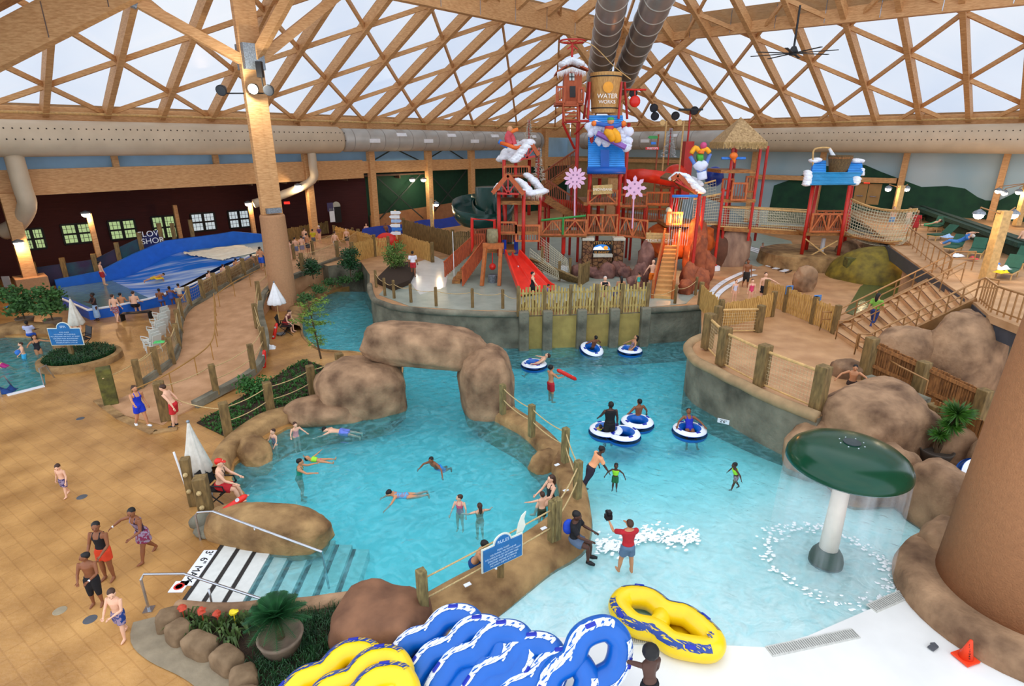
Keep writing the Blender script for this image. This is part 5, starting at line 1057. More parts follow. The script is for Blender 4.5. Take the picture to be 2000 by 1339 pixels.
# far-left lamps and interior posts
def glow_lamp(P, lab, pw=150, col=(1, .6, .3), shade=True):
    P = Vector(P); t = thing('wall_lamp', lab, 'lamp', tuple(P)); ls_ = MB().lathe([(.05, .2), (.3, .1), (.34, 0)], P, 14).build('lamp_shade', iron, t); MB().ball(P-Vector((0, 0, .06)), (.27, .27, .2), 10).build('bulb', lampglow, ls_); lamp(P-Vector((0, 0, .4)), pw, col)
for px, yt, yb, off, lab in ((196, 416, 490, -1.2, 'left of the flow sign'), (505, 396, 440, -1.2, 'behind the tall column'), (362, 400, 470, -7, 'between the windows behind the surf ride')):
    p = wl(wlpx(px, off), off); z1, z0 = HZ(p, yt), HZ(p, yb); wall_col(Vector((p.x, p.y, 0)), z0-1, z1, 'slender timber post under the alcove ceiling '+lab, .32)
    if px != 362: glow_lamp((p.x, p.y-.3, z1), 'glowing warm lamp on the slender post '+lab, 220)
p = wl(0, .9); glow_lamp((p.x, p.y-.2, HZ(p, 472)), 'glowing warm lamp on the pedestal column at the far left', 130)
p = wl(wlpx(597, .5), .8); glow_lamp((p.x, p.y, HZ(p, 362)), 'glowing lamp on the lit column by the red wall end', 220, (1, .8, .5))
for px, py, lab in ((812, 350, 'left lamp of the pair on the green wall column'), (833, 350, 'right lamp of the pair on the green wall column')):
    p = wl(wlpx(px, .6), .8); glow_lamp((p.x, p.y, HZ(p, py)), lab, 90, (1, .9, .6))
p = AT(846, 475, 48); lamp_post(Vector((p.x, p.y, 1.75)), HZ(p, 388), 'pale lamp post with a round downlight left of the dark green slide', [AT(852, 398, 48)], .28, 120)
# ducts
def duct(P, a, b, off, z, r, label, m, extras):
    t = thing('air_duct', label, 'duct', tuple(P(a, off, z)))
    MB().tube([P(a, off, z), P(a+.25, off, z), P(b-.25, off, z), P(b, off, z)], [r*.86, r, r, r*.86], 28).build('shell', m, t, smooth=True)
    extras(t); return t
def holes(P, a, b, off, z, r, side):
    def f(t):
        mb = MB(); n = int((b-a)/.42)
        for i in range(n):
            for an in (-.05, .55):
                c = P(a+.4+i*.42, off, z) + side*math.cos(an)*r + Vector((0, 0, math.sin(an)*r)); mb.ball(c, .05, 6)
        mb.build('nozzle_rows', mat('nozzle_dark', '#3a3028', .8, .1, 3), t)
    return f
def grilles(P, L, off, z, r, side):
    def f(t):
        for i, q in enumerate(L):
            an = .5 if i % 2 else -.05; c = P(q, off, z)+side*math.cos(an)*(r+.03)+Vector((0, 0, math.sin(an)*(r+.03))); d = (P(q+1, off, z)-P(q, off, z)).normalized(); n = (side*math.cos(an)+Vector((0, 0, math.sin(an)))); M = Matrix((d, n.cross(d), n)).transposed(); mb = MB(); mb.box(c, (1.1, .34, .1), M=M); mb.build('grille', white, t)
        for k in range(int(abs(L[-1]-L[0])/1.6)+4):
            p = P(L[0]-2+k*1.6, off, z); mb = MB(); d = (P(1, 0, 0)-P(0, 0, 0)).normalized(); mb.tube([p-d*.04, p+d*.04], r+.015, 28); mb.build('seam', mat('seam_gray', '#9b958c', .5, .1, 3), t, smooth=True)
    return f
tS = wlpx(675, 1.2)+.6
dl = duct(wl, -10, tS, 1.2, 10.35, 1.12, 'huge tan perforated air duct along the left wall', ductm, holes(wl, -4, tS, 1.2, 10.35, 1.12, N))
duct(wl, tS+.1, 50, 1.2, 10.35, 1.0, 'gray metal air duct continuing to the far left corner', ductg, grilles(wl, [tS+3+k*3.1 for k in range(8)], 1.2, 10.35, 1.0, N))
qS = Qof(1480, 270)[0]-1.5
rN = -U
duct(wr, qS, 60, 1.2, 10.4, 1.12, 'huge tan perforated air duct along the right wall', ductm, holes(wr, qS, 58, 1.2, 10.4, 1.12, rN))
duct(wr, 3, qS-.1, 1.2, 10.4, 1.0, 'gray metal air duct on the right wall behind the straw hut', ductg, grilles(wr, [6+k*3.4 for k in range(4)], 1.2, 10.4, 1.0, rN))
def drop(pts, r, lab): t = MB(); t.tube(smooth_line(pts, 5), r, 16); tag(t.build('duct_drop', ductm, smooth=True), lab, 'duct')
a = wl(wlpx(84, 1.2), 1.2); drop([a+Vector((0, 0, 9.4)), a+Vector((0, 0, 7.4)), a+Vector((.1, -.1, 6.2))-N*.3, a-N*1.5+U*-.6+Vector((0, 0, 5.0)), a-N*2.4+U*-1.4+Vector((0, 0, 4.4))], .52, 'bent tan duct hanging down in front of the alcove at the left')
a = wl(wlpx(632, 1.2), 1.2); drop([a+Vector((0, 0, 9.4)), a+Vector((0, 0, 8.2)), a+Vector((0, 0, 7.0))-N*.4, a-N*1.0+U*-2+Vector((0, 0, 6.0)), a-N*1.5+U*-5+Vector((0, 0, 5.2))], .36, 'small bent tan duct drop by the lit column')
for (a, b, lab) in (((1166, 165, 52), (1204, -40, 36), 'left one of the two ribbed gray ducts climbing over the bucket tower'), ((1212, 165, 52), (1302, -40, 36), 'right one of the two ribbed gray ducts climbing over the bucket tower')):
    a, b = AT(*a), AT(*b); t = thing('ribbed_duct', lab, 'duct', tuple(a)); MB().tube([a, b], .92, 32).build('shell', mat('duct_brown', '#8d7f76', .35, .08, 1, metal=.55), t, smooth=True)
    d = (b-a).normalized()
    for k in range(1, 10): p = a+d*((b-a).length*k/10); MB().tube([p-d*.06, p+d*.06], .96, 32).build('band', mat('band_gray', '#c0b8ac', .4, .05, 3, metal=.4), t, smooth=True)
# ceiling fan
P = AT(1549, 104, 36); t = thing('ceiling_fan', 'wide black ceiling fan hanging from the right girder', 'fan', tuple(P)); mb = MB(); mb.tube([P, (P.x, P.y, P.z+2.4)], .06, 8); mb.build('rod', black, t); MB().lathe([(.2, -.1), (.25, .1), (.12, .35)], P, 16).build('motor', black, t)
for k in range(8): a = k*PI/4+.2; mb = MB(); mb.bar(P, P+Vector((math.cos(a)*2.3, math.sin(a)*2.3, 0)), .16, .03); mb.build('blade', black, t)
# floodlights
def flood(P, lab, d=(0, -1, -.4), lit_=False, m=black, s=1.0):
    P = Vector(P); d = Vector(d).normalized(); t = thing('floodlight', lab, 'lamp', tuple(P)); MB().tube([P-d*.25*s, P+d*.1*s, P+d*.25*s], [.12*s, .28*s, .3*s], 14).build('housing', m, t, smooth=False); MB().tube([P+d*.25*s, P+d*.27*s], .26*s, 14).build('lens', lampglow if lit_ else mat('dark_lens', '#33363c', .2, .1, 3), t); mb = MB(); mb.tube([P, P+Vector((0, .3, .0))], .03, 6); mb.build('bracket', m, t)
    return t
c = P1+Vector((0, -.6, 0)); zf = HZ(c, 174)
flood((c.x-1.55, c.y, zf), 'black floodlight on the left arm of the tall column'); flood((c.x+1.1, c.y, zf), 'black floodlight on the right arm of the tall column'); flood((c.x+.35, c.y-.25, zf+.05), 'blazing lit floodlight on the front of the tall column', lit_=True); lamp((c.x+.5, c.y-1.0, zf-.1), 350, (1, .95, .8))
mb = MB(); mb.tube([(c.x-1.5, c.y+.2, zf-.2), (c.x+1.1, c.y+.2, zf-.2)], .04, 6); mb.tube([(c.x+.75, c.y, zf), (c.x+.7, c.y, zf+1)], .04, 6); mb.box((c.x+.68, c.y, zf+1.0), (.3, .3, .8)); tag(mb.build('lamp_bracket', black), 'black bracket bar carrying the floodlights of the tall column', 'bracket')
for px, py, lab in ((1276, 209, 'upper of the two dark floodlights right of the bucket'), (1278, 225, 'lower of the two dark floodlights right of the bucket'), (1318, 224, 'dark floodlight left of the red mast'), (1355, 214, 'dark floodlight right of the red mast'), (1236, 180, 'dark floodlight beside the bucket rim')): flood(AT(px, py, 44), lab, s=1.0)
# exit sign
p = wr(Qof(1695, 355)[0], -.7, Qof(1695, 355)[1]); mb = MB(); mb.box(p, (.5, .06, .25), -.8); t = mb.build('exit_sign', mat('exit_red', '#e02a20', .5, .02, 3, emit=1.2)); tag(t, 'small red exit sign above the brown double doors', 'sign')
p = wl(wlpx(577, -2.0), -2.2); p = Vector((p.x, p.y, HZ(p, 396))); mb = MB(); mb.box(p, (.5, .06, .22), .3); tag(mb.build('exit_sign', MATS['exit_red']), 'small red exit sign on the dark red wall behind the lit column', 'sign')
p = wl(wlpx(672, -1), -1.5); p.z = HZ(p, 402); MB_ = MB(); MB_.tube([p, p+N*.1], .42, 20); tag(MB_.build('wall_clock', mat('clock_face', '#b9b7a5', .6, .05, 5)), 'round pale wall clock on the dark wall', 'clock')
for px, py, wd, hh, lab, m in ((662, 420, .5, 1.3, 'tall white notice board under the wall clock', white), (673, 419, .7, 1.5, 'dark framed notice board right of the white one', black), (660, 404, .6, .8, 'small purple cross shaped decoration left of the clock', mat('dull_purple', '#4a4468', .7, .1, 4))):
    p = wl(wlpx(px, -1), -1.4); p.z = HZ(p, py); mb = MB(); mb.box(p, (wd, .08, hh), a_); tag(mb.build('notice_board', m), lab, 'sign')
p = G(16, 560, .0); mb = MB(); p.z = HZ(p+Vector((0, 1, 0)), 545)+0; mb.box(p, (.5, .06, .9), .2); tag(mb.build('notice_board', white), 'white framed notice on the dark green wall at the left edge', 'sign')
# ---- back left: picket fences, tarp, signpost
picket(G(690, 512, 1.75), G(732, 500, 1.75), 1.4, 1.4, 'honey coloured fence panel between the walkers and the potted tree', gap=.12, w=.1)
picket(G(732, 500, 1.75), G(760, 498, 1.75), 1.4, 1.4, 'short fence panel directly behind the potted tree', gap=.12, w=.1)
picket(G(778, 487, 1.75), G(845, 512, 1.75), 1.4, 1.4, 'honey coloured fence sloping right behind the woman in white shirt', gap=.12, w=.1)
picket(G(790, 470, 1.75), G(885, 500, 1.75), 1.9, 1.9, 'tall plank fence behind the honey coloured one near the red arch', wood_post, gap=.14, w=.12)
picket(G(885, 500, 1.75), G(925, 500, 1.75), 1.9, 1.9, 'tall plank fence end panel beside the brown stairs', wood_post, gap=.14, w=.12)
picket(G(715, 505, 1.75)+Vector((0, 3, 0)), G(655, 470, 1.75), 1.3, 1.3, 'fence panel below the wall clock', gap=.12, w=.1)
tarp = mat('tarp_blue', '#18338f', .6, .1, 2, .2); mb = MB(); a, b = AT(705, 470, 49), AT(900, 440, 58); mb.grid(lambda u, v: a.lerp(b, u)+Vector((0, v*.8, .9*v+.25*math.sin(u*14)*v*.3)), 24, 4); tag(mb.build('tarp', tarp, smooth=True), 'long deep blue tarp behind the honey coloured fence', 'tarp')
mb = MB(); mb.ball(AT(756, 472, 46), (.95, .6, .75), 16); tag(mb.build('orange_tube_end', redl, smooth=True), 'orange red dome behind the feathery potted tree', 'slide')
P = AT(776, 478, 46); t = thing('signpost', 'wooden signpost with white arrow boards by the honey coloured fence', 'sign', tuple(P)); mb = MB(); mb.bar(P, (P.x, P.y, HZ(P, 410)), .16, .16); mb.build('post', wood_rail, t)
for i, py in enumerate((415, 423, 431, 440, 447, 455)): z = HZ(P, py); mb = MB(); s = (-1)**i; mb.slab([(P.x-.35*s, P.y-.1, z-.13), (P.x+.35*s, P.y-.1, z-.13), (P.x+.5*s, P.y-.1, z), (P.x+.35*s, P.y-.1, z+.13), (P.x-.35*s, P.y-.1, z+.13)], (0, .04, 0)); mb.build('arrow_board', [white, white, pale, white, blt, white][i], t)
# rails around the upper left walk
rope_fence([G(575, 505, 1.74), G(612, 497, 1.74), G(655, 478, 1.74), G(690, 468, 1.74)], 'gray rope fence in front of the group waiting beyond the tall column', 1.1, .2, net=True, ropes=(.9,))
picket(G(560, 470, 1.74), G(640, 455, 1.74), 1.1, 1.1, 'low plank fence behind the waiting group', wood_post, gap=.16, w=.14)
# spray of log post with net on island edge
rope_fence([G(735, 560, 1.75), G(752, 577, 1.75), G(770, 582, 1.75), G(803, 590, 1.75), G(852, 597, 1.75), G(923, 600, 1.75), G(982, 602, 1.75), G(1014, 612, 1.75)], 'round post and rope fence along the left rim of the splash island', 1.05, .17, ropes=(.8,), r=.016, sg=.14, round_=True)
rope_fence([G(1264, 603, 1.75), G(1318, 592, 1.75), G(1358, 575, 1.75)], 'round post and rope fence right of the rail picket on the splash island', 1.05, .17, ropes=(.8,), r=.016, sg=.2, round_=True)
picket(G(1012, 616, 1.72), G(1262, 608, 1.72), 1.45, 1.45, 'long ragged picket fence on the island rim above the ochre wall', m=mat('ragged_wood', '#cdb069', .75, .25, 6, .3, h2='#8a6f38', stretch=(3, 3, .5)), gap=.165, w=.1, posts=6, ragged=.14, pw=.16)
picket(G(1012, 616, 1.55), G(1262, 608, 1.55)-Vector((0, .0, 0))+Vector((0, -.1, 0)), .75, .75, 'lower row of ragged pickets overhanging the ochre wall', m=MATS['ragged_wood'], gap=.13, w=.085, posts=0, ragged=.14, rails=False)
for px, py, lab in ((996, 661, 'left of the ochre panels'), (1277, 648, 'right of the ochre panels')):
    p = G(px, py+12, -.1); p.z = HZ(p, py); mb = MB(); mb.box(p+Vector((0, -.12, 0)), (.42, .03, .17), .0); t = mb.build('depth_sign', white); tag(t, 'white depth tile reading 2 6 on the island wall '+lab, 'sign'); text("2'6\"", p+Vector((0, -.14, 0)), .16, blk, 0, PI/2, parent=t)
p = G(1414, 836, -.1); p.z = HZ(p, 820); t = MB().box(p+Vector((-.1, -.1, 0)), (.42, .03, .17), -.55).build('depth_sign', white); tag(t, 'white depth tile on the gray terrace wall above the pool', 'sign'); text("2'6\"", p+Vector((-.11, -.12, 0)), .16, blk, -.55, PI/2, parent=t)
# ================================================================ the play structure on the island
FZ = 1.745
def V(px, pyb, pyt, Y, mb, r=.09, n=8):
    a = AT(px, pyb, Y); mb.tube([a, (a.x, a.y, HZ(a, pyt))], r, n); return a
def L_(a, b, mb, r=.05): mb.tube([AT(*a), AT(*b)], r, 6)
def poly_at(pts, Y, d, mb): mb.slab([AT(x, y, Y) for x, y in pts], (0, d, 0))
owd = mat('deck_wood', '#b57b3e', .65, .2, 4, .2, h2='#7a4a22', stretch=(1, 1, 4)); rbrown = mat('rail_brown', '#a9562d', .6, .2, 5, .2, h2='#78361b', stretch=(3, 3, .6)); orail = mat('orange_rail', '#c9703a', .6, .15, 5, .1, h2='#a3522a'); teal = mat('slide_dark_green', '#0f3b33', .25, .1, 2)
def deck(t, px0, px1, py, Y, dep, nm='deck', m=None, th=.22):
    a, b = AT(px0, py, Y), AT(px1, py, Y); mb = MB(); mb.box(((a.x+b.x)/2, Y+dep/2, (a.z+b.z)/2), (b.x-a.x, dep, th)); return mb.build(nm, m or owd, t)
def xrail(t, px0, px1, pyb, pyt, Y, m=None, pick=True, sl=0, X=True):
    """railing panel with braces; sl = rise in px from left to right"""
    a, b = AT(px0, pyb, Y), AT(px1, pyb-sl, Y); h = HZ(a, pyt)-a.z; mb = MB(); u = Vector((0, 0, h))
    fr = MB(); fr.bar(a+u, b+u, .1, .12); fr.bar(a, b, .1, .12)
    n = max(4, int((b-a).length/.16))
    if pick:
        for i in range(n+1): p = a.lerp(b, i/n)+Vector((0, .05, 0)); mb.bar(p, p+u, .05, .03)
    k = max(1, round((b-a).length/1.3))
    for i in range(k+1): p = a.lerp(b, i/k); fr.bar(p-Vector((0, 0, .05)), p+u*1.06, .12, .12)
    if X:
        for i in range(k): p, q = a.lerp(b, i/k), a.lerp(b, (i+1)/k); m_ = p.lerp(q, .5)-Vector((0, .05, 0)); fr.bar(p, m_+u, .09, .09); fr.bar(q, m_+u, .09, .09)
    fr.build('railing_frame', m or orail, t)
    return mb.build('railing', m or rbrown, t) if mb.v else None
# --- main tower
t = thing('bucket_tower', 'tall red framed play tower with a giant tipping bucket on top', 'play tower', tuple(AT(1176, 520, 39)))
for px, y0, y1, Y in ((1147, 466, 250, 38.9), (1204, 466, 240, 38.9), (1165, 480, 300, 42), (1213, 480, 240, 42)):
    mb = MB(); a = AT(px, y0, Y); b = (a.x, a.y, HZ(a, y1)); mb.tube([a, b], .13, 10); mb.build('post', red, t, smooth=True)
deck(t, 1145, 1206, 457, 38.6, 4); deck(t, 1140, 1215, 398, 38.8, 4); deck(t, 1142, 1215, 345, 39, 3.5)
xrail(t, 1147, 1204, 455, 420, 38.5, X=True); xrail(t, 1148, 1204, 397, 372, 38.8); xrail(t, 1150, 1215, 343, 332, 39, X=False)
for px in (1153, 1180, 1200): mb = MB(); V(px, 455, 400, 40.5, mb, .06); mb.build('inner_post', rbrown, t)
mb = MB(); poly_at([(1158, 362), (1196, 360), (1196, 378), (1158, 380)], 38.4, .06, mb); s_ = mb.build('name_board', mat('pale_board', '#c9a86a', .7, .15, 8), t); text('SNOWBANK', AT(1177, 370, 38.3), .22, mat('board_white', '#f4efe2', .6, .05, 3), 0, PI/2, parent=t)
# stone entrance
st = thing('stone_gateway', 'stone pillared gateway with a glowing mountain sign under the bucket tower', 'gateway', tuple(AT(1176, 530, 38)))
stone = mat('field_stone', '#9c6f45', .8, scale=4, bump=.5, h2='#5a3626'); nn = stone.node_tree; vor = nn.nodes.new('ShaderNodeTexVoronoi'); vor.feature = 'DISTANCE_TO_EDGE'; vor.inputs['Scale'].default_value = 3.2; nn.links.new(nn.nodes['Texture Coordinate'].outputs['Object'], vor.inputs['Vector'])
cr2 = nn.nodes.new('ShaderNodeValToRGB'); cr2.color_ramp.elements[0].position = .03; cr2.color_ramp.elements[0].color = (.18, .14, .1, 1); cr2.color_ramp.elements[1].position = .09; bs = nn.nodes['Principled BSDF']; src = bs.inputs['Base Color'].links[0].from_socket; mx = nn.nodes.new('ShaderNodeMixRGB'); mx.blend_type = 'MULTIPLY'; mx.inputs[0].default_value = 1
nn.links.new(vor.outputs[0], cr2.inputs[0]); nn.links.new(src, mx.inputs[1]); nn.links.new(cr2.outputs[0], mx.inputs[2]); nn.links.new(mx.outputs[0], bs.inputs['Base Color'])
for px in (1145, 1204):
    a = AT(px, 528, 38.2); z1 = HZ(a, 468); mb = MB(); mb.box((a.x, a.y, (FZ+z1)/2), (.68, .7, z1-FZ)); mb.build('pillar', stone, st, bevel=.03); mb = MB(); mb.box((a.x, a.y, z1+.08), (.8, .82, .2)); mb.build('cap', mat('cap_stone', '#c9c2ae', .7, .1, 5, .2), st, bevel=.03)
a, b = AT(1157, 498, 38.2), AT(1194, 498, 38.2); mb = MB(); mb.box(((a.x+b.x)/2, 38.2, FZ+.6), (b.x-a.x, .6, 1.2)); mb.build('base_wall', stone, st); mb = MB(); mb.box(((a.x+b.x)/2, 38.0, a.z+.05), (b.x-a.x, .7, .18)); mb.build('sill', MATS['cap_stone'], st)
mb = MB(); poly_at([(1154, 497), (1195, 497), (1195, 470), (1154, 470)], 38.1, .1, mb); mb.build('sign_panel', black, st)
mb = MB(); cx, cy = 1175, 488; poly_at([(cx-17, cy)]+[(cx-17*math.cos(q), cy-11*math.sin(q)) for q in [PI*i/10 for i in range(1, 10)]]+[(cx+17, cy)], 38.05, .04, mb); mb.build('sky_arch', mat('arch_blue', '#2f7fd0', .4, .1, 1, emit=.35), st)
mb = MB(); poly_at([(cx-17, cy), (cx-15, cy-5), (cx-8, cy-6), (cx-2, cy-8), (cx+4, cy-3), (cx+16, cy)], 38.02, .03, mb); mb.build('snow_hill', mat('arch_white', '#f4f6fa', .5, .05, 1, emit=.3), st)
mb = MB(); mb.ball(AT(cx+8, cy-4, 38.03), (.16, .03, .14), 10); mb.build('sun_disc', mat('arch_sun', '#f0a030', .5, .05, 1, emit=.4), st)
gold = mat('gold_letters', '#c98a3a', .5, .1, 3); text('WINTERWOOD', AT(1175, 474.5, 38.0), .28, gold, 0, PI/2, parent=st); text('SUMMIT', AT(1175, 493.5, 38.0), .28, gold, 0, PI/2, parent=st)
rrock = mat('redbrown_rock', '#96695a', .8, .2, 2, .6, h2='#543430')
for i, (px, py, r, hh) in enumerate(((1128, 528, .5, .9), (1140, 520, .55, 1.0), (1156, 530, .45, .8), (1185, 532, .55, 1.2), (1206, 528, .5, 1.3), (1219, 531, .4, .9), (1170, 533, .35, .6))):
    boulder(G(px, py+9, FZ)+Vector((0, 0, hh*.28)), (r, .5, hh*.5), 'jagged reddish rock at the foot of the stone gateway, %s from its left' % nth([0, 1, 2, 4, 5, 6, 3][i]), .3*i, rrock, .9, .35, 60+i, n=24)
# blue roof, bucket
rb = mat('roof_blue', '#2f8fe0', .4, .08, 2); rb2 = mat('roof_blue_dark', '#1558b0', .4, .08, 2)
def ribbed(t, quad, d, n, m1, m2=None, nm='ribbed_roof'):
    a, b, c, e = [Vector(q) for q in quad]; mb = MB()
    for i in range(n): f, g_ = i/n, (i+.8)/n; mb.slab([a.lerp(e, f), b.lerp(c, f), b.lerp(c, g_), a.lerp(e, g_)], d)
    mb.build(nm, m1, t); mb = MB(); off = Vector(d)*.3; mb.slab([a-off*0+Vector((0, .05, 0)), b+Vector((0, .05, 0)), c+Vector((0, .05, 0)), e+Vector((0, .05, 0))], (0, .06, 0)); mb.build('roof_backing', m2 or rb2, t)
t2 = thing('splash_roof', 'blue ribbed splash roof below the giant bucket', 'roof', tuple(AT(1183, 335, 38)))
qa = [AT(1148, 330, 38.2), AT(1220, 330, 38.2), AT(1216, 226, 39.6), AT(1149, 226, 39.6)]
ribbed(t2, qa, (0, -.08, .05), 26, rb); mb = MB(); mb.tube([AT(1147, 333, 38.1), AT(1221, 333, 38.1)], .22, 10); mb.build('gutter', rb2, t2, smooth=True); mb = MB(); poly_at([(1173, 328), (1190, 328), (1190, 292), (1173, 292)], 38.15, .05, mb); mb.build('centre_panel', rb2, t2)
t3 = thing('tipping_bucket', 'giant wooden tipping bucket with iron hoops and a sun logo', 'bucket', tuple(AT(1180, 221, 40)))
c = AT(1180, 221, 40); zt = HZ(c, 143); hb = zt-c.z; stv = mat('bucket_staves', '#d8a862', .6, .2, 8, .2, h2='#a5713a', stretch=(4, 4, .3))
mb = MB(); n = 36; vs = []
prof = [(.84, 0), (1.04, hb), (.94, hb), (.78, .15), (.001, .15)]
mb.lathe(prof, c, n); mb.build('staves', stv, t3, smooth=False)
for f in (.12, .9): r = .84+.2*f+.01; MB().lathe([(r-.03, hb*f-.04), (r+.02, hb*f-.03), (r+.02, hb*f+.03), (r-.03, hb*f+.04)], c, n).build('hoop', black, t3)
mb = MB(); mb.tube([c+Vector((math.cos(-2.05+i*.06)*(.97+.012), math.sin(-2.05+i*.06)*.985, hb*.6)) for i in range(3)], .01, 4)
mb = MB(); mb.lathe([(.001, 0), (.33, 0), (.33, .04), (.001, .04)], c+Vector((.02, -.97, hb*.62)), 20, M=Matrix.Rotation(PI/2, 3, 'X') @ Matrix.Rotation(.0, 3, 'Y')); mb.build('sun_logo', mat('logo_orange', '#f0a02c', .5, .1, 2), t3)
text('WATER', c+Vector((.0, -1.0, hb*.40)), .38, mat('board_white2', '#f6f2e8', .6, .05, 3), 0, PI/2, parent=t3); text('WORKS', c+Vector((.0, -.97, hb*.26)), .3, MATS['board_white2'], 0, PI/2, parent=t3)
for px, q in ((1148, 1160), (1208, 1222)): mb = MB(); L_((px, 232, 39.2), (1152 if px < 1160 else 1214, 160, 39.6), mb, .08); L_((1225 if px > 1160 else 1140, 232, 40.5), (1220 if px > 1160 else 1150, 160, 40), mb, .08); mb.build('bucket_frame', red, t3)
# white snow plume with snowboarder
t4 = thing('snowboarder_figure', 'painted snowboarder figure in yellow trousers on a purple board over white snow', 'figure', tuple(AT(1190, 290, 37.8)))
mb = MB(); rnd = random.Random(4)
for k in range(46): px = rnd.uniform(1150, 1232); py = 262+ (px-1190)*.22 + rnd.uniform(-16, 20); mb.ball(AT(px, py, 38.0), (rnd.uniform(.18, .34), .2, rnd.uniform(.15, .3)), 8, jit=.3, seed=k)
mb.build('snow_plume', mat('plume_white', '#dde3f4', .6, .06, 3, .3), t4, smooth=True)
mb = MB(); L_((1166, 260, 37.5), (1222, 288, 37.4), mb, .17); mb.build('snowboard', mat('board_purple', '#8b5aa8', .4, .2, 2), t4)
def limb(pts, r, nm, m): mb = MB(); mb.tube(smooth_line([AT(*p) for p in pts], 3), r, 8); mb.build(nm, m, t4, smooth=True)
limb([(1186, 256, 37.5), (1192, 262, 37.3), (1198, 272, 37.4)], .27, 'trousers', mat('suit_yellow', '#f2a71c', .6, .1, 3)); limb([(1196, 256, 37.4), (1204, 264, 37.3), (1206, 276, 37.4)], .25, 'trousers', MATS['suit_yellow'])
limb([(1190, 256, 37.5), (1190, 246, 37.5)], .3, 'jacket', mat('suit_red', '#c83a3a', .6, .1, 3)); limb([(1162, 241, 37.6), (1176, 243, 37.5), (1190, 245, 37.5)], .13, 'sleeve', mat('suit_blue', '#3464b8', .6, .1, 3)); limb([(1190, 245, 37.5), (1204, 246, 37.5), (1216, 240, 37.6)], .13, 'sleeve', MATS['suit_blue'])
for px in (1160, 1218): mb = MB(); mb.ball(AT(px, 241, 37.5), .17, 8); mb.build('glove', mat('glove_orange', '#ee7a2a', .6, .1, 3), t4, smooth=True)
mb = MB(); mb.ball(AT(1193, 236, 37.5), .22, 10); mb.build('head', mat('face_tan', '#d99a6c', .6, .1, 3), t4, smooth=True); mb = MB(); mb.ball(AT(1193, 233, 37.5), (.23, .23, .14), 10); mb.build('hat', mat('hat_green', '#3f9a5a', .6, .1, 3), t4, smooth=True)
# top hut with balcony
t5 = thing('lookout_hut', 'small rust coloured hut with snowy roof perched left of the bucket', 'hut', tuple(AT(1120, 205, 39)))
hw = mat('rust_boards', '#b8582c', .6, .15, 5, .15, stretch=(5, 5, .4), h2='#96411f')
a, b = AT(1101, 198, 39), AT(1135, 198, 39); zt = HZ(a, 140); mb = MB(); mb.box(((a.x+b.x)/2, 39.6, (a.z+zt)/2), (b.x-a.x, 1.2, zt-a.z)); mb.build('cabin', hw, t5)
def gable(t, pxa, pya, pxl, pyl, pxr, pyr, Y0, Y1, m, th=.1, nm='roof', over=.0):
    A0, Lf, Rt = AT(pxa, pya, Y0), AT(pxl, pyl, Y0), AT(pxr, pyr, Y0); D = Vector((0, Y1-Y0, 0)); mb = MB(); mb.slab([Lf, A0, A0+D, Lf+D], (0, 0, -th)); mb.slab([A0, Rt, Rt+D, A0+D], (0, 0, -th)); return mb.build(nm, m, t)
gable(t5, 1118, 118, 1086, 140, 1150, 134, 38.7, 40.8, hw); mb = MB()
for k in range(22): f = k/21; px = 1098+f*36; mb.ball(AT(px, 119+abs(px-1117)*.42-1, 39.1), (.28, .7, .18), 8, jit=.3, seed=k)
mb.build('snow', snow, t5, smooth=True)
mb = MB(); poly_at([(1113, 190), (1124, 190), (1124, 168), (1113, 168)], 38.95, .05, mb); mb.build('door', mat('door_dark', '#2f2b2a', .6, .1, 3), t5); mb = MB(); poly_at([(1112, 157), (1122, 157), (1122, 143), (1112, 143)], 38.95, .05, mb); wn_ = mb.build('window', mat('pane_pale', '#cfd6cf', .3, .1, 3), t5)
mb = MB(); 
for q in ((1117, 157, 1117, 143), (1112, 150, 1122, 150)): L_((q[0], q[1], 38.9), (q[2], q[3], 38.9), mb, .03)
mb.build('window_bars', MATS['door_dark'], wn_)
deck(t5, 1086, 1140, 201, 38.4, 2.2, m=hw); xrail(t5, 1087, 1102, 199, 170, 38.3, hw, X=False); xrail(t5, 1130, 1139, 199, 172, 38.3, hw, X=False)
mb = MB()
for px in (1100, 1128): L_((px, 202, 38.3), (px+3, 238, 38), mb, .06)
for k in range(5): L_((1100, 206+7*k, 38.2), (1130, 206+7*k, 38.2), mb, .05)
mb.build('ladder', hw, t5)
mb = MB()
for i in range(30): px = 1089+i*1.9; a = AT(px, 136-abs(px-1118)*-.0+(abs(px-1118)-16)*.35, 38.6); mb.tube([a, a-Vector((0, 0, .25+.2*R_.random()))], [.03, .004], 4)
mb.build('icicles', white, t5)
t6 = thing('lookout_scaffold', 'red steel frame and mast carrying the rust coloured hut', 'frame', tuple(AT(1122, 330, 39.5))); mb = MB(); V(1122, 440, 205, 40, mb, .13, 10); mb.build('main_post', red, t6)
mb = MB(); L_((1099, 240, 38.5), (1122, 290, 40), mb, .08); L_((1099, 238, 38.5), (1150, 236, 39), mb, .08); L_((1150, 236, 39), (1122, 262, 40), mb, .06); L_((1100, 202, 38.5), (1100, 240, 38.5), mb, .06); mb.build('bracket', red, t6)
c = AT(1118, 84, 39.5); mb = MB(); mb.tube([c+Vector((0, 0, -1.0)), c], .07, 8); L_((1108, 96, 39.5), (1118, 88, 39.5), mb, .04); L_((1128, 96, 39.5), (1118, 88, 39.5), mb, .04); mb.build('mast', red, t6)
mb = MB(); mb.tube([c+Vector((math.cos(q)*.8, math.sin(q)*.8, .1)) for q in [2*PI*i/24 for i in range(24)]], .05, 6, closed=True)
for k in range(6): q = k*PI/3; mb.tube([c, c+Vector((math.cos(q)*.8, math.sin(q)*.8, .1))], .03, 5)
mb.build('halo_ring', red, t6)
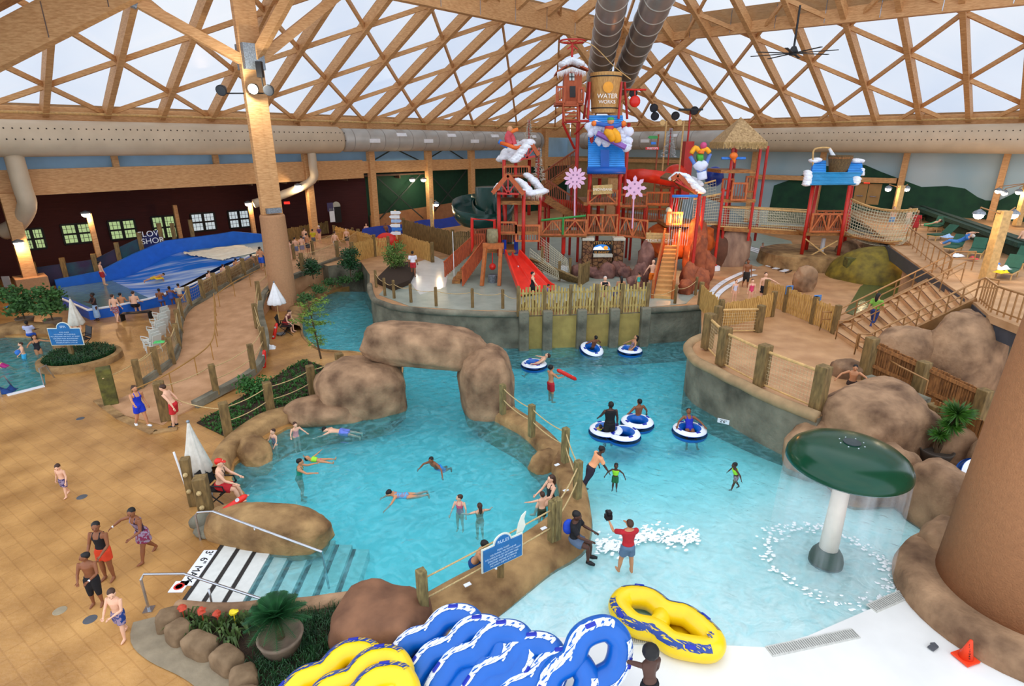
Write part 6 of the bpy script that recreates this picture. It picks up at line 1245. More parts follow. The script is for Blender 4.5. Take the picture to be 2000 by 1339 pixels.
mb = MB(); mb.tube(smooth_line([AT(1095, 82, 39.5), AT(1150, 84, 39.5), AT(1200, 130, 39.5), AT(1232, 155, 39.5)], 5), .03, 5); tag(mb.build('water_pipe', wood_rail, smooth=True), 'thin tan pipe arching from the red ring over the bucket', 'pipe')
mb = MB(); L_((1222, 175, 39.5), (1262, 175, 39.5), mb, .06); mb.ball(AT(1240, 198, 39.5), (.36, .2, .36), 12); L_((1240, 175, 39.5), (1240, 190, 39.5), mb, .04); tag(mb.build('red_float', redl, smooth=True), 'red disc hanging from a red arm right of the bucket', 'toy')
# --- left twin huts
def hut(label, posts, Y, gpts, roof_to, decks, rails, nm='roofed_tower', roofm=None, snowpx=None, y0=500):
    t = thing(nm, label, 'play tower', tuple(AT(posts[0][0], y0, Y)))
    for px, yb, yt, Yp in posts: mb = MB(); V(px, yb, yt, Yp, mb, .12, 10); mb.build('post', red, t, smooth=True)
    (ax, ay), (lx, ly), (rx, ry) = gpts; gable(t, ax, ay, lx, ly, rx, ry, Y-.5, roof_to, roofm or mat('shingles', '#9a7a4e', .8, .25, 8, .4, h2='#5f452a'), .14)
    mb = MB(); A_, Lf, Rt = AT(ax, ay, Y-.55), AT(lx, ly, Y-.55), AT(rx, ry, Y-.55)
    for p in (Lf, Rt): mb.bar(A_, p, .1, .26)
    mb.build('barge_board', mat('orange_board', '#b4562a', .6, .12, 5, .1), t)
    mb = MB(); m_ = Lf.lerp(Rt, .5); mb.bar(Lf.lerp(Rt, .15), Lf.lerp(Rt, .85), .08, .12); mb.bar(A_, m_, .08, .08); mb.bar(m_, A_.lerp(Lf, .45), .08, .08); mb.bar(m_, A_.lerp(Rt, .45), .08, .08); mb.build('gable_truss', red, t)
    for d_ in decks: deck(t, *d_)
    for r_ in rails: xrail(t, *r_)
    return t
hut('lower roofed tower with a snowy shingle roof left of the bucket tower', ((975, 500, 372, 36), (1022, 505, 372, 36), (1008, 485, 378, 38.5), (1053, 488, 372, 38.5), (987, 480, 375, 39)), 36, ((992, 341), (962, 377), (1023, 379)), 39.2, ((973, 1055, 455, 36, 3), (975, 1054, 396, 36.2, 2.6)), ((973, 1008, 454, 434, 36, None, True, 0, False), (1008, 1053, 470, 440, 36, None, True, 0, False)))
def snowpatch(t, pts, Y, lab=None, r=.3, n=5):
    mb = MB()
    for i, (a, b) in enumerate(zip(pts[:-1], pts[1:])):
        for k in range(n): f = k/n; p = AT(a[0]+(b[0]-a[0])*f, a[1]+(b[1]-a[1])*f, Y+(a[2]+(b[2]-a[2])*f)); mb.ball(p, (r, r*1.2, r*.55), 8, jit=.35, seed=i*9+k)
    o = mb.build('snow', snow, t, smooth=True)
    if t is None: tag(o, lab, 'snow')
    return o
t = [o for o in C.objects if o.name.startswith('roofed_tower')][-1]
snowpatch(t, [(1022, 374, -.3), (1036, 377, -.5), (1058, 374, 0), (1062, 372, .5)], 37, r=.33); snowpatch(t, [(1012, 352, 0), (1024, 362, 0), (1034, 372, 0)], 37.2, r=.3); snowpatch(t, [(1030, 342, 1), (1046, 356, .5), (1056, 370, .5)], 38, r=.33); snowpatch(t, [(975, 360, 0), (968, 370, 0)], 35.8, r=.2)
mb = MB()
for i in range(44): px = 968+i*2.1; a = AT(px, (378 if px > 1022 else 376-abs(30-abs(px-992))*.0+(-abs(abs(px-992)-30))*1.05+2), 36.0 if px < 1022 else 36.4); mb.tube([a, a-Vector((0, 0, .2+.25*R_.random()))], [.03, .004], 4)
mb.build('icicles', mat('icicle_tan', '#d8cdb8', .5, .1, 4), t)
hut('upper roofed tower with a heavy snow roof and a snowboarder on top', ((985, 420, 312, 39.5), (1007, 420, 315, 39.5), (1033, 420, 312, 41), (1048, 400, 300, 42)), 39.6, ((1036, 277), (1006, 314), (1052, 303)), 43, ((983, 1050, 345, 39.5, 3),), ((985, 1033, 343, 325, 39.4, None, True, 0, False),))
t = [o for o in C.objects if o.name.startswith('roofed_tower')][-1]
for o in list(C.objects):
    if o.parent == t and o.name.startswith('roof.') or (o.parent == t and o.name == 'roof'): pass
mb = MB(); a, b, c_, d_ = AT(1036, 279, 39.4), AT(1006, 315, 39.4), AT(976, 316, 42.2), AT(1000, 287, 42.2); mb.slab([a, b, c_, d_], (0, 0, -.15)); mb.build('roof', MATS['shingles'], t)
snowpatch(t, [(1036, 277, 0), (1026, 288, 0), (1012, 306, 0), (1003, 314, 0)], 39.3, r=.36, n=6); snowpatch(t, [(1003, 312, .6), (992, 304, .8), (978, 311, 1)], 40, r=.4, n=5); snowpatch(t, [(1028, 278, .4), (1010, 288, 1), (992, 295, 1.5), (985, 306, 1.4)], 40.5, r=.42, n=6); snowpatch(t, [(1018, 292, .4), (1004, 300, 1)], 40.2, r=.45, n=6)
t4 = thing('snowboarder_figure', 'red snowboarder figure with a blue board riding the upper snowy roof', 'figure', tuple(AT(998, 285, 40)))
limb([(978, 279, 40), (992, 283, 39.8), (1008, 289, 39.8), (1018, 286, 39.8)], .13, 'snowboard', mat('ember_orange', '#ee6a22', .5, .2, 2)); limb([(975, 276, 40.1), (984, 282, 40), (992, 286, 40)], .15, 'board_tail', blt)
limb([(997, 282, 40), (992, 270, 40), (997, 258, 40)], .24, 'suit', mat('suit_rose', '#d8505a', .6, .2, 2)); limb([(1005, 282, 40), (1002, 272, 40), (997, 262, 40)], .17, 'suit', MATS['suit_rose']); limb([(997, 258, 40), (1006, 254, 40), (1012, 252, 40)], .12, 'sleeve', MATS['glove_orange'])
mb = MB(); mb.ball(AT(996, 252, 40), .2, 10); mb.build('head', MATS['face_tan'], t4, smooth=True)
# tinsel trees
def tinsel(px, pyb, pyt, Y, r, lab, h='#c3b6a3'):
    a = AT(px, pyb, Y); z = HZ(a, pyt); t = thing('tinsel_tree', lab, 'tree', tuple(a)); mb = MB(); mb.tube([a-Vector((0, 0, .6)), (a.x, a.y, z)], .04, 6); mb.build('trunk', red, t); mb = MB(); rnd = random.Random(int(px))
    for k in range(420):
        f = rnd.random()**1.3; q = rnd.uniform(0, 2*PI); rr = r*(1-f)*rnd.uniform(.35, 1); p = Vector((a.x+rr*math.cos(q), a.y+rr*math.sin(q), a.z+(z-a.z)*f)); e = Vector((math.cos(q), math.sin(q), rnd.uniform(-.7, .2)))*.13; s = e.orthogonal().normalized()*.035; mb.add([p-s, p+s, p+e], [(0, 1, 2)])
    mb.build('frosted_needles', mat('frost'+h, h, .5, .15, 9, metal=.2), t)
tinsel(1033, 282, 233, 41, .38, 'frosted tinsel tree standing on the upper snowy roof'); tinsel(1052, 352, 288, 39.5, .42, 'frosted tinsel tree between the two snowy roofs'); tinsel(1306, 305, 250, 42, .5, 'silver tinsel tree beside the red mast block', '#a8a6a2')
# snowflakes
pk = mat('flake_pink', '#e6b6d2', .5, .05, 3)
def flake(px, py, Y, R, n, lab):
    c = AT(px, py, Y); t = thing('snowflake_sign', lab, 'snowflake', tuple(c)); mb = MB(); mb.lathe([(.001, -.05), (R*.62, -.05), (R*.62, .05), (.001, .05)], c, 24, M=Matrix.Rotation(PI/2, 3, 'X')); mb.build('disc', pk, t)
    for k in range(n):
        a = 2*PI*k/n; d = Vector((math.cos(a), 0, math.sin(a))); s = Vector((-d.z, 0, d.x)); mb = MB(); mb.slab([c+d*R*.5-s*R*.11+Vector((0, -.06, 0)), c+d*R*.85-s*R*.17+Vector((0, -.06, 0)), c+d*R*1.08+Vector((0, -.06, 0)), c+d*R*.85+s*R*.17+Vector((0, -.06, 0)), c+d*R*.5+s*R*.11+Vector((0, -.06, 0))], (0, .12, 0)); mb.build('spoke', pk, t)
        if k % 2 == 0: mb = MB(); mb.ball(c+d*R*.36+Vector((0, -.05, 0)), (R*.09, .03, R*.09), 8); mb.build('hole_mark', mat('flake_mauve', '#a07a9a', .5, .1, 3), t)
    mb = MB(); mb.tube([c+Vector((0, .05, 0)), c+Vector((.1, .3, -2.6))], .05, 6); mb.build('stem', pk, t)
flake(1123, 348, 37.5, .68, 12, 'pink many pointed snowflake left of the bucket tower'); flake(1239, 367, 37.5, .72, 8, 'pink blunt snowflake right of the bucket tower')
# --- bridges and upper decks
t = thing('bridge', 'brown railed bridge with a green top rail joining the left towers to the bucket tower', 'bridge', tuple(AT(1100, 460, 38))); deck(t, 1055, 1146, 460, 37.8, 1.8); xrail(t, 1057, 1144, 458, 430, 37.7); mb = MB(); a, b = AT(1057, 430, 37.6), AT(1144, 421, 37.6); mb.tube([a, b], .07, 8); V(1099, 458, 424, 37.6, mb, .08); mb.build('green_rail', mat('pipe_green', '#2f8a3e', .4, .1, 3), t)
for px in (1100, 1060): mb = MB(); V(px, 495, 460, 38.5, mb, .14); mb.build('leg', redl, t); a = AT(px, 497, 38.5); MB().lathe([(.38, 0), (.36, .32), (.2, .36)], (a.x, a.y, FZ), 16).build('footing', white, t)
t = thing('bridge', 'brown railed bridge leading right from the bucket tower to the orange cave', 'bridge', tuple(AT(1230, 460, 39))); deck(t, 1206, 1262, 461, 39, 2); xrail(t, 1207, 1262, 459, 425, 38.9, sl=-6); deck(t, 1260, 1300, 470, 40, 2)
for i, (x0, x1, yb, yt, Y, lab) in enumerate(((1206, 1262, 402, 380, 41, 'upper wooden gallery right of the bucket tower behind the pink snowflake'), (1225, 1300, 430, 408, 43, 'middle wooden gallery behind the right bridge'), (1262, 1320, 398, 376, 42, 'upper wooden gallery behind the small snowy gable'), (1100, 1145, 440, 415, 43, 'rear wooden gallery left of the bucket tower'), (1290, 1312, 365, 345, 43, 'short brown gallery left of the small snowy gable'))):
    t = thing('gallery', lab, 'gallery', tuple(AT(x0, yb, Y))); deck(t, x0, x1, yb+1, Y, 1.8); xrail(t, x0, x1, yb, yt, Y-.05, X=False); 
    for px in (x0+2, x1-2): mb = MB(); a = AT(px, yb, Y+.3); mb.tube([(a.x, a.y, FZ), a], .09, 6); mb.build('leg', red, t)
for (a, b, lab) in (((1066, 382, 41), (1140, 430, 41), 'long brown stair flight falling right between the left towers and the bucket tower'), ((1060, 368, 42.5), (1126, 322, 44), 'long brown stair flight rising right behind the left towers')):
    t = thing('stair_flight', lab, 'stairs', tuple(AT(*a))); A_, B_ = AT(*a), AT(*b); mb = MB(); mb.bar(A_-Vector((0, 0, .2)), B_-Vector((0, 0, .2)), .12, .5); mb.bar(A_+Vector((0, 1.5, -.2)), B_+Vector((0, 1.5, -.2)), .12, .5); mb.build('stringers', owd, t)
    mb = MB(); n = 14
    for i in range(n): p = A_.lerp(B_, (i+.5)/n); mb.box((p.x, p.y+.75, p.z-.1), (abs(B_.x-A_.x)/n*.9, 1.4, .08))
    mb.build('treads', owd, t); mb = MB(); u = Vector((0, 0, 1.1)); mb.bar(A_+u, B_+u, .1, .12)
    for i in range(22): p = A_.lerp(B_, i/21); mb.bar(p, p+u, .05, .04)
    mb.build('railing', rbrown, t)
    for f in (.1, .9): p = A_.lerp(B_, f); mb = MB(); mb.tube([(p.x, p.y+.7, FZ), (p.x, p.y+.7, p.z-.3)], .1, 8); mb.build('leg', red, t)
# orange/red slides
def trough(path, w, lab, m, base=None, nm='slide', cat='slide', h=.3, legs=()):
    P = smooth_line([Vector(p) for p in path], 5); t = thing(nm, lab, cat, tuple(P[0])); vs = []; sec = [(-1, 1), (-.9, .35), (-.6, 0), (0, -.05), (.6, 0), (.9, .35), (1, 1), (1.08, 1), (1.05, .2), (.7, -.25), (0, -.3), (-.7, -.25), (-1.05, .2), (-1.08, 1)]; k = len(sec)
    for i, p in enumerate(P):
        d = (P[min(i+1, len(P)-1)]-P[max(i-1, 0)]); d.z = 0; d = d.normalized() if d.length > 1e-6 else Vector((1, 0, 0)); s = Vector((d.y, -d.x, 0)); vs += [p+s*x*w/2+Vector((0, 0, z*h)) for x, z in sec]
    mb = MB(); mb.add(vs, [(i*k+j, (i+1)*k+j, (i+1)*k+(j+1) % k, i*k+(j+1) % k) for i in range(len(P)-1) for j in range(k)]); mb.build('trough', m, t, smooth=True)
    for p in legs: p = Vector(p); mb = MB(); mb.tube([(p.x, p.y, FZ), p], .09, 8); mb.build('leg', red, t)
    return t
trough([AT(1215, 352, 43), AT(1260, 350, 42), AT(1318, 360, 43)], 1.1, 'orange red slide trough at the right behind the splash roof', mat('slide_red', '#d8341c', .35, .1, 2), legs=(AT(1240, 352, 42.4),), h=.7)
trough([AT(1060, 398, 43), AT(1095, 405, 43), AT(1135, 412, 45)], 1.3, 'dark red slide trough under the falling stair flight', MATS['slide_red'], h=.6)
mb = MB(); mb.ball(AT(1320, 345, 44), (1.0, .8, .9), 16); tag(mb.build('slide_hood', MATS['slide_red'], smooth=True), 'round orange red slide hood left of the red mast block', 'slide')
mb = MB(); mb.ball(AT(1395, 345, 44), (.7, .6, .75), 14); tag(mb.build('slide_hood', mat('deep_blue', '#1f3fa0', .3, .1, 2), smooth=True), 'deep blue slide hood left of the straw hut', 'slide')
trough([AT(968, 398, 47), AT(930, 400, 50), AT(905, 412, 48), AT(912, 432, 44), AT(950, 440, 43), AT(975, 432, 44), AT(985, 415, 46)], 1.6, 'dark green spiral slide bowl left of the snowy towers', teal, h=.9)
mb = MB(); mb.lathe([(1.5, 0), (1.5, 5.0)], (AT(965, 440, 47).x, 47, 1.75), 20); tag(mb.build('slide_tower', teal, smooth=True), 'dark green tube tower behind the lower roofed tower', 'slide')
# --- front left: steps, platform, double slide
t = thing('slide_platform', 'orange wood stairs and platform with brown pickets left of the red double slide', 'play platform', tuple(G(930, 560, FZ)))
e = [G(878, 548, FZ), G(905, 556, FZ)]
for i in range(6): f = i/6; a = G(885, 553, FZ).lerp(AT(925, 500, 37), f); mb = MB(); mb.box((a.x+.2, a.y+.6, FZ+.2*(i+1)-.1), (.5, 1.4, .2)); mb.build('step', owd, t)
def pk_run(t, a, b, ha, hb, m=rbrown, nm='picket_rail'):
    mb = MB(); n = max(3, int((b-a).length/.14))
    for i in range(n): p = a.lerp(b, (i+.5)/n); mb.bar(p, p+Vector((0, 0, ha+(hb-ha)*(i+.5)/n)), .1, .03)
    mb.bar(a+Vector((0, 0, ha)), b+Vector((0, 0, hb)), .07, .12); mb.build(nm, m, t)
pk_run(t, G(868, 542, FZ), AT(925, 490, 37.5), 1.0, 1.0, orangew); pk_run(t, G(903, 560, FZ), AT(945, 500, 36), 1.1, 1.0, orangew)
P0 = AT(925, 485, 37.3); P1_ = AT(1010, 485, 36.8); mb = MB(); mb.box(((P0.x+P1_.x)/2, 37.3, P0.z), (P1_.x-P0.x, 2.2, .2)); mb.build('deck', owd, t); pk_run(t, AT(922, 487, 38), AT(948, 487, 37.8), 1.0, 1.0, orangew); pk_run(t, AT(925, 478, 38.5), AT(1005, 472, 38.5), 1.0, 1.0)
for px in (985, 1008): mb = MB(); V(px, 495, 468, 36.3, mb, .13, 4); mb.build('blue_gate_post', MATS['deep_blue'], t)
a, b = AT(985, 482, 36.3), AT(1008, 482, 36.3)
t = thing('double_slide', 'bright red double slide coming down onto the splash floor', 'slide', tuple(G(1050, 572, FZ))); sr = mat('slide_bright', '#e8392a', .3, .08, 2)
T0, T1 = AT(987, 499, 36), AT(1014, 497, 36); E0_, E1_ = G(1018, 577, FZ+.12), G(1082, 566, FZ+.12)
def sl(u, v): s = v+.0; p = T0.lerp(T1, u).lerp(E0_.lerp(E1_, u), v); z0, z1 = T0.z, FZ+.14; p.z = z0+(z1-z0)*min(1, v*1.12) ; q = abs(((u*2) % 1)-.5)*2; p.z += .28*max(0, q-.72)/.28*(1-.3*v); return p
mb = MB(); mb.grid(sl, 32, 20); mb.grid(lambda u, v: sl(u, v)-Vector((0, 0, .14)), 32, 20); mb.build('chute', sr, t, smooth=True)
for u in (0, 1):
    mb = MB(); P = [sl(u, k/12) for k in range(13)]; 
    for p, q in zip(P[:-1], P[1:]): mb.bar(p+Vector((0, 0, -.05)), q+Vector((0, 0, -.05)), .1, .38)
    mb.build('side_wall', sr, t)
mb = MB(); p = T0.lerp(T1, .5).lerp(E0_.lerp(E1_, .5), .3); mb.tube([(p.x, p.y, FZ), p], .12, 8); mb.build('leg', white, t)
t = thing('water_tower_frame', 'orange timber A frame with a tan barrel on top beside the red slide', 'frame', tuple(G(965, 560, FZ)))
for px, q in ((938, 948), (972, 978)):
    mb = MB(); a = G(px+3, 558, FZ); b = AT(q, 484, a.y+.5); mb.bar(a, b, .2, .2); mb.build('leg', mat('orange_beam', '#b5652e', .6, .15, 5, .1), t)
mb = MB(); a, b = AT(943, 480, 35), AT(984, 480, 35); mb.bar(a, b, .3, .35); mb.build('lintel', MATS['orange_beam'], t)
c = AT(962, 476, 35.2); MB().lathe([(.32, 0), (.36, .45), (.32, .9), (.3, .9), (.3, .85), (.001, .85)], c, 18).build('barrel', mat('barrel_tan', '#8d815f', .7, .2, 6, .2), t, smooth=True)
mb = MB(); c = G(962, 553, FZ); mb.lathe([(.001, .5), (.25, .5), (.3, .45), (.28, 0)], c+Vector((0, .3, 0)), 16); mb.build('small_pot', iron, t); mb = MB(); mb.tube([c+Vector((0, .3, 1.9)), c+Vector((0, .3, .9))], .03, 5); mb.ball(c+Vector((0, .3, 1.0)), .22, 10); mb.build('red_wheel', redl, t)
mb = MB(); pts = [AT(922, 490, 37.5), AT(922, 427, 37.5), AT(966, 430, 37.5), AT(967, 485, 37.5)]; mb.tube(pts[:2]+[pts[2], pts[3]], .12, 10); tag(mb.build('pipe_arch', redl), 'thick red pipe arch behind the brown stairs', 'pipe')
mb = MB(); V(887, 540, 452, 35.6, mb, .02); tag(mb.build('spray_pole', white), 'thin white spray pole left of the brown stairs', 'pole')
# net climb right of the slide
t = thing('net_walkway', 'sagging net walkway with timber posts right of the red slide', 'net', tuple(G(1065, 545, FZ)))
for px, yb, yt in ((1058, 545, 481), (1092, 548, 510), (1113, 538, 504), (1131, 560, 515)): mb = MB(); a = G(px, yb, FZ); mb.box((a.x, a.y, (FZ+HZ(a, yt))/2), (.17, .17, HZ(a, yt)-FZ)); mb.build('post', wood_post, t)
cr_m = mat('cream_net', '#c9c3a4', .8, .05, 4)
netpanel(AT(1050, 520, 37.5), AT(1115, 545, 35.5), AT(1108, 506, 36), AT(1055, 462, 37.5), .17, .014).build('netting', cr_m, t); netpanel(AT(1035, 520, 36), AT(1092, 546, 34.5), AT(1090, 530, 34.5), AT(1035, 485, 36), .17, .014).build('netting', cr_m, t)
mb = MB(); mb.bar(AT(1035, 510, 36), AT(1130, 550, 34.8), .8, .12, up=(0, 1, 1)); mb.build('walk_boards', wood_post, t); pk_run(t, G(1130, 560, FZ), G(1150, 548, FZ), 1.25, 1.25, wood_post)
# --- orange cave with stairs
ocv = mat('cave_orange', '#d8681c', .55, .2, 1.5, .4, h2='#9c3d12')
mb = MB(); mb.add(*superball(AT(1330, 470, 40), (2.3, 1.6, 1.25), Matrix.Identity(3), .8, 40, .2, 71)); tag(mb.build('cave_dome', ocv, smooth=True), 'glowing orange rock dome at the head of the cave stairs', 'rock')
mb = MB(); mb.add(*superball(AT(1385, 500, 41), (1.3, 1.2, 1.9), Matrix.Identity(3), .8, 30, .3, 72)); tag(mb.build('cave_rock', mat('dark_brown_rock', '#6b4430', .8, .2, 2, .5), smooth=True), 'dark brown rock under the right end of the orange dome', 'rock')
boulder(AT(1425, 488, 41), (1.35, 1.1, 1.7), 'pale striped rock block right of the orange cave', .2, mat('striped_rock', '#ab8a70', .8, .2, 2, .5, h2='#7c6050', stretch=(1, 1, .5)), .7, .16, 73)
for i, (px, py, r, hh) in enumerate(((1248, 555, .5, 1.1), (1258, 545, .5, 1.9), (1240, 562, .4, .6), (1345, 560, .6, 1.2), (1360, 545, .7, 2.3), (1375, 545, .6, 1.5), (1338, 572, .45, .7), (1365, 562, .5, 1.0), (1352, 530, .7, 3.0))):
    boulder(G(px, py, FZ)+Vector((0, 0, hh*.45)), (r, .55, hh*.75), 'jagged rock beside the cave stairs, %s' % ('left side, '+['front', 'rear', 'outermost'][i] if i < 3 else 'right side, '+['near the foot', 'tall front', 'outer front', 'lowest at the foot', 'low outer', 'tallest rear'][i-3]), .4*i, MATS['redbrown_rock'] if i < 3 else mat('orange_rock', '#b5623a', .8, .2, 2, .6, h2='#6a3422'), .9, .35, 80+i, n=24)
t = thing('cave_stairs', 'orange timber stairs climbing to the glowing cave', 'stairs', tuple(G(1300, 582, FZ)))
a0_, b0_ = G(1277, 582, FZ), G(1310, 584, FZ); a1_, b1_ = AT(1299, 478, 38), AT(1322, 478, 38); n = 12; stp = mat('stair_cream', '#d9a866', .6, .1, 3)
for i in range(n):
    f, f2 = i/n, (i+1)/n; z = FZ+(a1_.z-FZ)*f2; A2 = [a0_.lerp(a1_, f), b0_.lerp(b1_, f), b0_.lerp(b1_, f2), a0_.lerp(a1_, f2)]; mb = MB(); mb.prism([(p.x, p.y) for p in A2], z-.2, z); mb.build('step', stp, t)
orr = mat('stair_rail_orange', '#b8481a', .6, .15, 5, .1)
for P_, Q_, m in ((a0_-Vector((.1, 0, 0)), a1_-Vector((.1, 0, 0)), orr), (b0_+Vector((.1, 0, 0)), b1_+Vector((.1, 0, 0)), orr)):
    mb = MB(); u = Vector((0, 0, 1)); mb.slab([P_, Q_, Q_+u*.75, P_+u*.75], (.06, 0, 0)); mb.build('side_panel', m, t); mb = MB(); mb.bar(P_+u, Q_+u, .09, .1); mb.bar(P_+u*0, P_+u*1.1, .14, .14); mb.bar(Q_, Q_+u*1.1, .14, .14); mb.build('handrail', MATS['orange_beam'], t)
t = thing('board_sign', 'plank sign board with painted dog above the cave stairs', 'sign', tuple(AT(1285, 475, 37.8))); mb = MB()
for k in range(4): a, b = AT(1262, 456+k*5, 37.8), AT(1308, 458+k*5, 37.8); mb.bar(a, b, .08, .16)
mb.build('planks', wood_rail, t); text('TREASURE CAVE', AT(1288, 470, 37.7), .26, MATS['board_white'], 0, PI/2, parent=t)
for px in (1264, 1306): mb = MB(); V(px, 520, 450, 37.9, mb, .07); mb.build('post', wood_post, t)
mb = MB(); a = AT(1304, 436, 39); mb.ball(a+Vector((0, 0, .3)), (.3, .25, .45), 10); mb.ball(a+Vector((.0, 0, .85)), (.22, .2, .25), 10); tag(mb.build('statue', mat('statue_gray', '#b8b8a2', .6, .1, 4, .3), smooth=True), 'pale gray seated animal statue on top of the cave dome', 'statue')
lamp(AT(1325, 450, 38.2)+Vector((0, 0, .8)), 260, (1, .45, .12)); lamp(AT(1340, 520, 36.5)+Vector((0, 0, .8)), 120, (1, .42, .12))
# --- right small gable with jester figure
hut('small red framed tower with a snowy gable right of the bucket tower', ((1300, 520, 365, 39), (1356, 480, 375, 38.5), (1365, 480, 383, 38), (1312, 500, 372, 40)), 38.5, ((1324, 341), (1312, 350), (1362, 376)), 41, ((1300, 1365, 440, 38.5, 2.5),), ((1302, 1330, 438, 415, 38.4, None, True, 0, False),))
t = [o for o in C.objects if o.name.startswith('roofed_tower')][-1]; snowpatch(t, [(1312, 349, 0), (1323, 339, 0), (1340, 343, .3), (1348, 352, .3)], 38.3, r=.25); snowpatch(t, [(1345, 352, 0), (1358, 365, 0), (1370, 374, 0)], 38.2, r=.36, n=6); snowpatch(t, [(1352, 350, .8), (1366, 362, .8)], 38.6, r=.36)
mb = MB(); L_((1313, 383, 37.6), (1362, 383, 37.6), mb, .1); tag(mb.build('spray_pipe', blt, smooth=True), 'light blue spray pipe in front of the small snowy gable', 'pipe')
mb = MB()
for k in range(9): a = AT(1318+k*4.6, 384, 37.6); mb.tube([a, a+Vector((-.25, -.4, -1.2)), a+Vector((-.4, -.9, -3.0))], [.006, .008, .01], 4)
tag(mb.build('water_jets', mat('jet_white', '#dfe6ea', .3, .05, 3)), 'thin jets of water falling from the light blue spray pipe', 'water', kind='stuff')
t4 = thing('jester_figure', 'colourful tumbling ski figure with crossed skis above the small snowy gable', 'figure', tuple(AT(1366, 350, 38.5)))
limb([(1372, 345, 38.5), (1358, 322, 38.5), (1348, 305, 38.5)], .13, 'ski', mat('ski_blue', '#5f80c8', .4, .1, 3)); limb([(1372, 345, 38.5), (1380, 318, 38.5), (1387, 300, 38.5)], .13, 'ski', MATS['ski_blue'])
limb([(1360, 318, 38.5), (1368, 326, 38.4), (1376, 318, 38.5)], .3, 'snow_puff', MATS['plume_white']); limb([(1372, 350, 38.5), (1370, 335, 38.5)], .32, 'snow_puff', MATS['plume_white']); limb([(1362, 308, 38.4), (1372, 306, 38.4)], .24, 'jacket', mat('suit_lime', '#4fae3c', .6, .1, 3)); limb([(1350, 300, 38.4), (1358, 288, 38.4), (1366, 296, 38.4)], .15, 'trousers', MATS['suit_yellow']); limb([(1386, 298, 38.4), (1378, 290, 38.4), (1370, 296, 38.4)], .15, 'trousers', MATS['suit_yellow']); limb([(1369, 300, 38.3), (1370, 294, 38.3)], .2, 'vest', MATS['glove_orange'])
mb = MB(); mb.ball(AT(1374, 284, 38.4), .22, 10); mb.build('hat', mat('hat_magenta', '#c84a7a', .6, .1, 3), t4, smooth=True)
# red block with mast
a, b = AT(1330, 345, 44), AT(1346, 345, 44); z1 = HZ(a, 276); t = thing('mast_block', 'tall dark red box with a slim lamp mast on top', 'mast', tuple(a)); mb = MB(); mb.box(((a.x+b.x)/2, 44, (a.z+z1)/2-.8), (b.x-a.x, .9, z1-a.z+1.6)); mb.build('box', red, t); mb = MB(); c = AT(1343, 276, 44); mb.tube([c, (c.x, c.y, HZ(c, 216))], .07, 6); mb.build('mast', red, t); mb = MB(); mb.box((c.x, c.y, HZ(c, 214)), (1.6, .6, .12)); mb.build('lamp_tray', black, t)
for px, yt, lab in ((1293, 232, 'tan pole with a white owl eye disc, left one'), (1326, 232, 'tan pole right of the silver tinsel tree')):
    mb = MB(); V(px, 340, yt+4, 43, mb, .06); a = AT(px+1, yt+7, 42.9); mb.lathe([(.001, 0), (.2, 0), (.2, .05), (.001, .05)], a, 14, M=Matrix.Rotation(PI/2, 3, 'X')); tag(mb.build('totem_pole', wood_rail), lab, 'pole')
t = thing('direction_post', 'thin post with a green arrow and a red sign on the upper deck', 'sign', tuple(AT(1275, 380, 42))); mb = MB(); V(1276, 390, 262, 42, mb, .06); mb.build('post', rbrown, t); mb = MB(); poly_at([(1265, 268), (1269, 265), (1283, 265), (1286, 268), (1283, 271), (1269, 271)], 41.8, .08, mb); mb.build('green_arrow', MATS['pipe_green'], t); mb = MB(); poly_at([(1261, 287), (1287, 287), (1287, 292), (1261, 292)], 41.8, .08, mb); mb.build('red_board', redl, t); text('TREETOPS', AT(1274, 289.7, 41.7), .17, white, 0, PI/2, parent=t); mb = MB(); poly_at([(1272, 277), (1281, 277), (1281, 282), (1272, 282)], 41.8, .08, mb); mb.build('blue_board', blt, t)
# straw hut tower
t = thing('straw_hut_tower', 'red legged tower with a steep shingled straw roof', 'play tower', tuple(AT(1440, 500, 41)))
c = AT(1441, 277, 41); zt = HZ(c, 228); mb = MB(); R0 = 1.42
cs = [c+Vector((R0*sx, R0*sy, 0)) for sx, sy in ((-1, -1), (1, -1), (1, 1), (-1, 1))]; apx = Vector((c.x, c.y, zt)); n = 12
for k in range(4):
    for i in range(n): f, g_ = i/n, (i+1)/n; a, b = cs[k], cs[(k+1) % 4]; mb.slab([a.lerp(apx, f)-Vector((0, 0, .02)), b.lerp(apx, f)-Vector((0, 0, .02)), b.lerp(apx, g_), a.lerp(apx, g_)], (0, 0, -.08))
mb.build('shingle_roof', mat('straw_shingle', '#c9a878', .8, .2, 8, .4, h2='#8f6f48'), t); mb = MB()
for k in range(4):
    a, b = cs[k], cs[(k+1) % 4]
    for i in range(34): p = a.lerp(b, i/34); mb.bar(p, p-Vector((0, 0, .35+.12*R_.random())), .05, .03)
mb.build('straw_fringe', mat('straw', '#b89a66', .9, .2, 8), t)
for px, yt, Y in ((1410, 285, 40), (1461, 285, 40), (1416, 285, 42.3), (1474, 285, 42.3)): mb = MB(); V(px, 470, yt, Y, mb, .1); mb.build('post', red, t)
deck(t, 1408, 1476, 335, 39.9, 2.8); deck(t, 1408, 1476, 392, 39.9, 2.8)
xrail(t, 1428, 1455, 390, 358, 39.8, X=False); xrail(t, 1455, 1475, 374, 345, 40.5, X=False); xrail(t, 1410, 1430, 372, 350, 40.5, X=False)
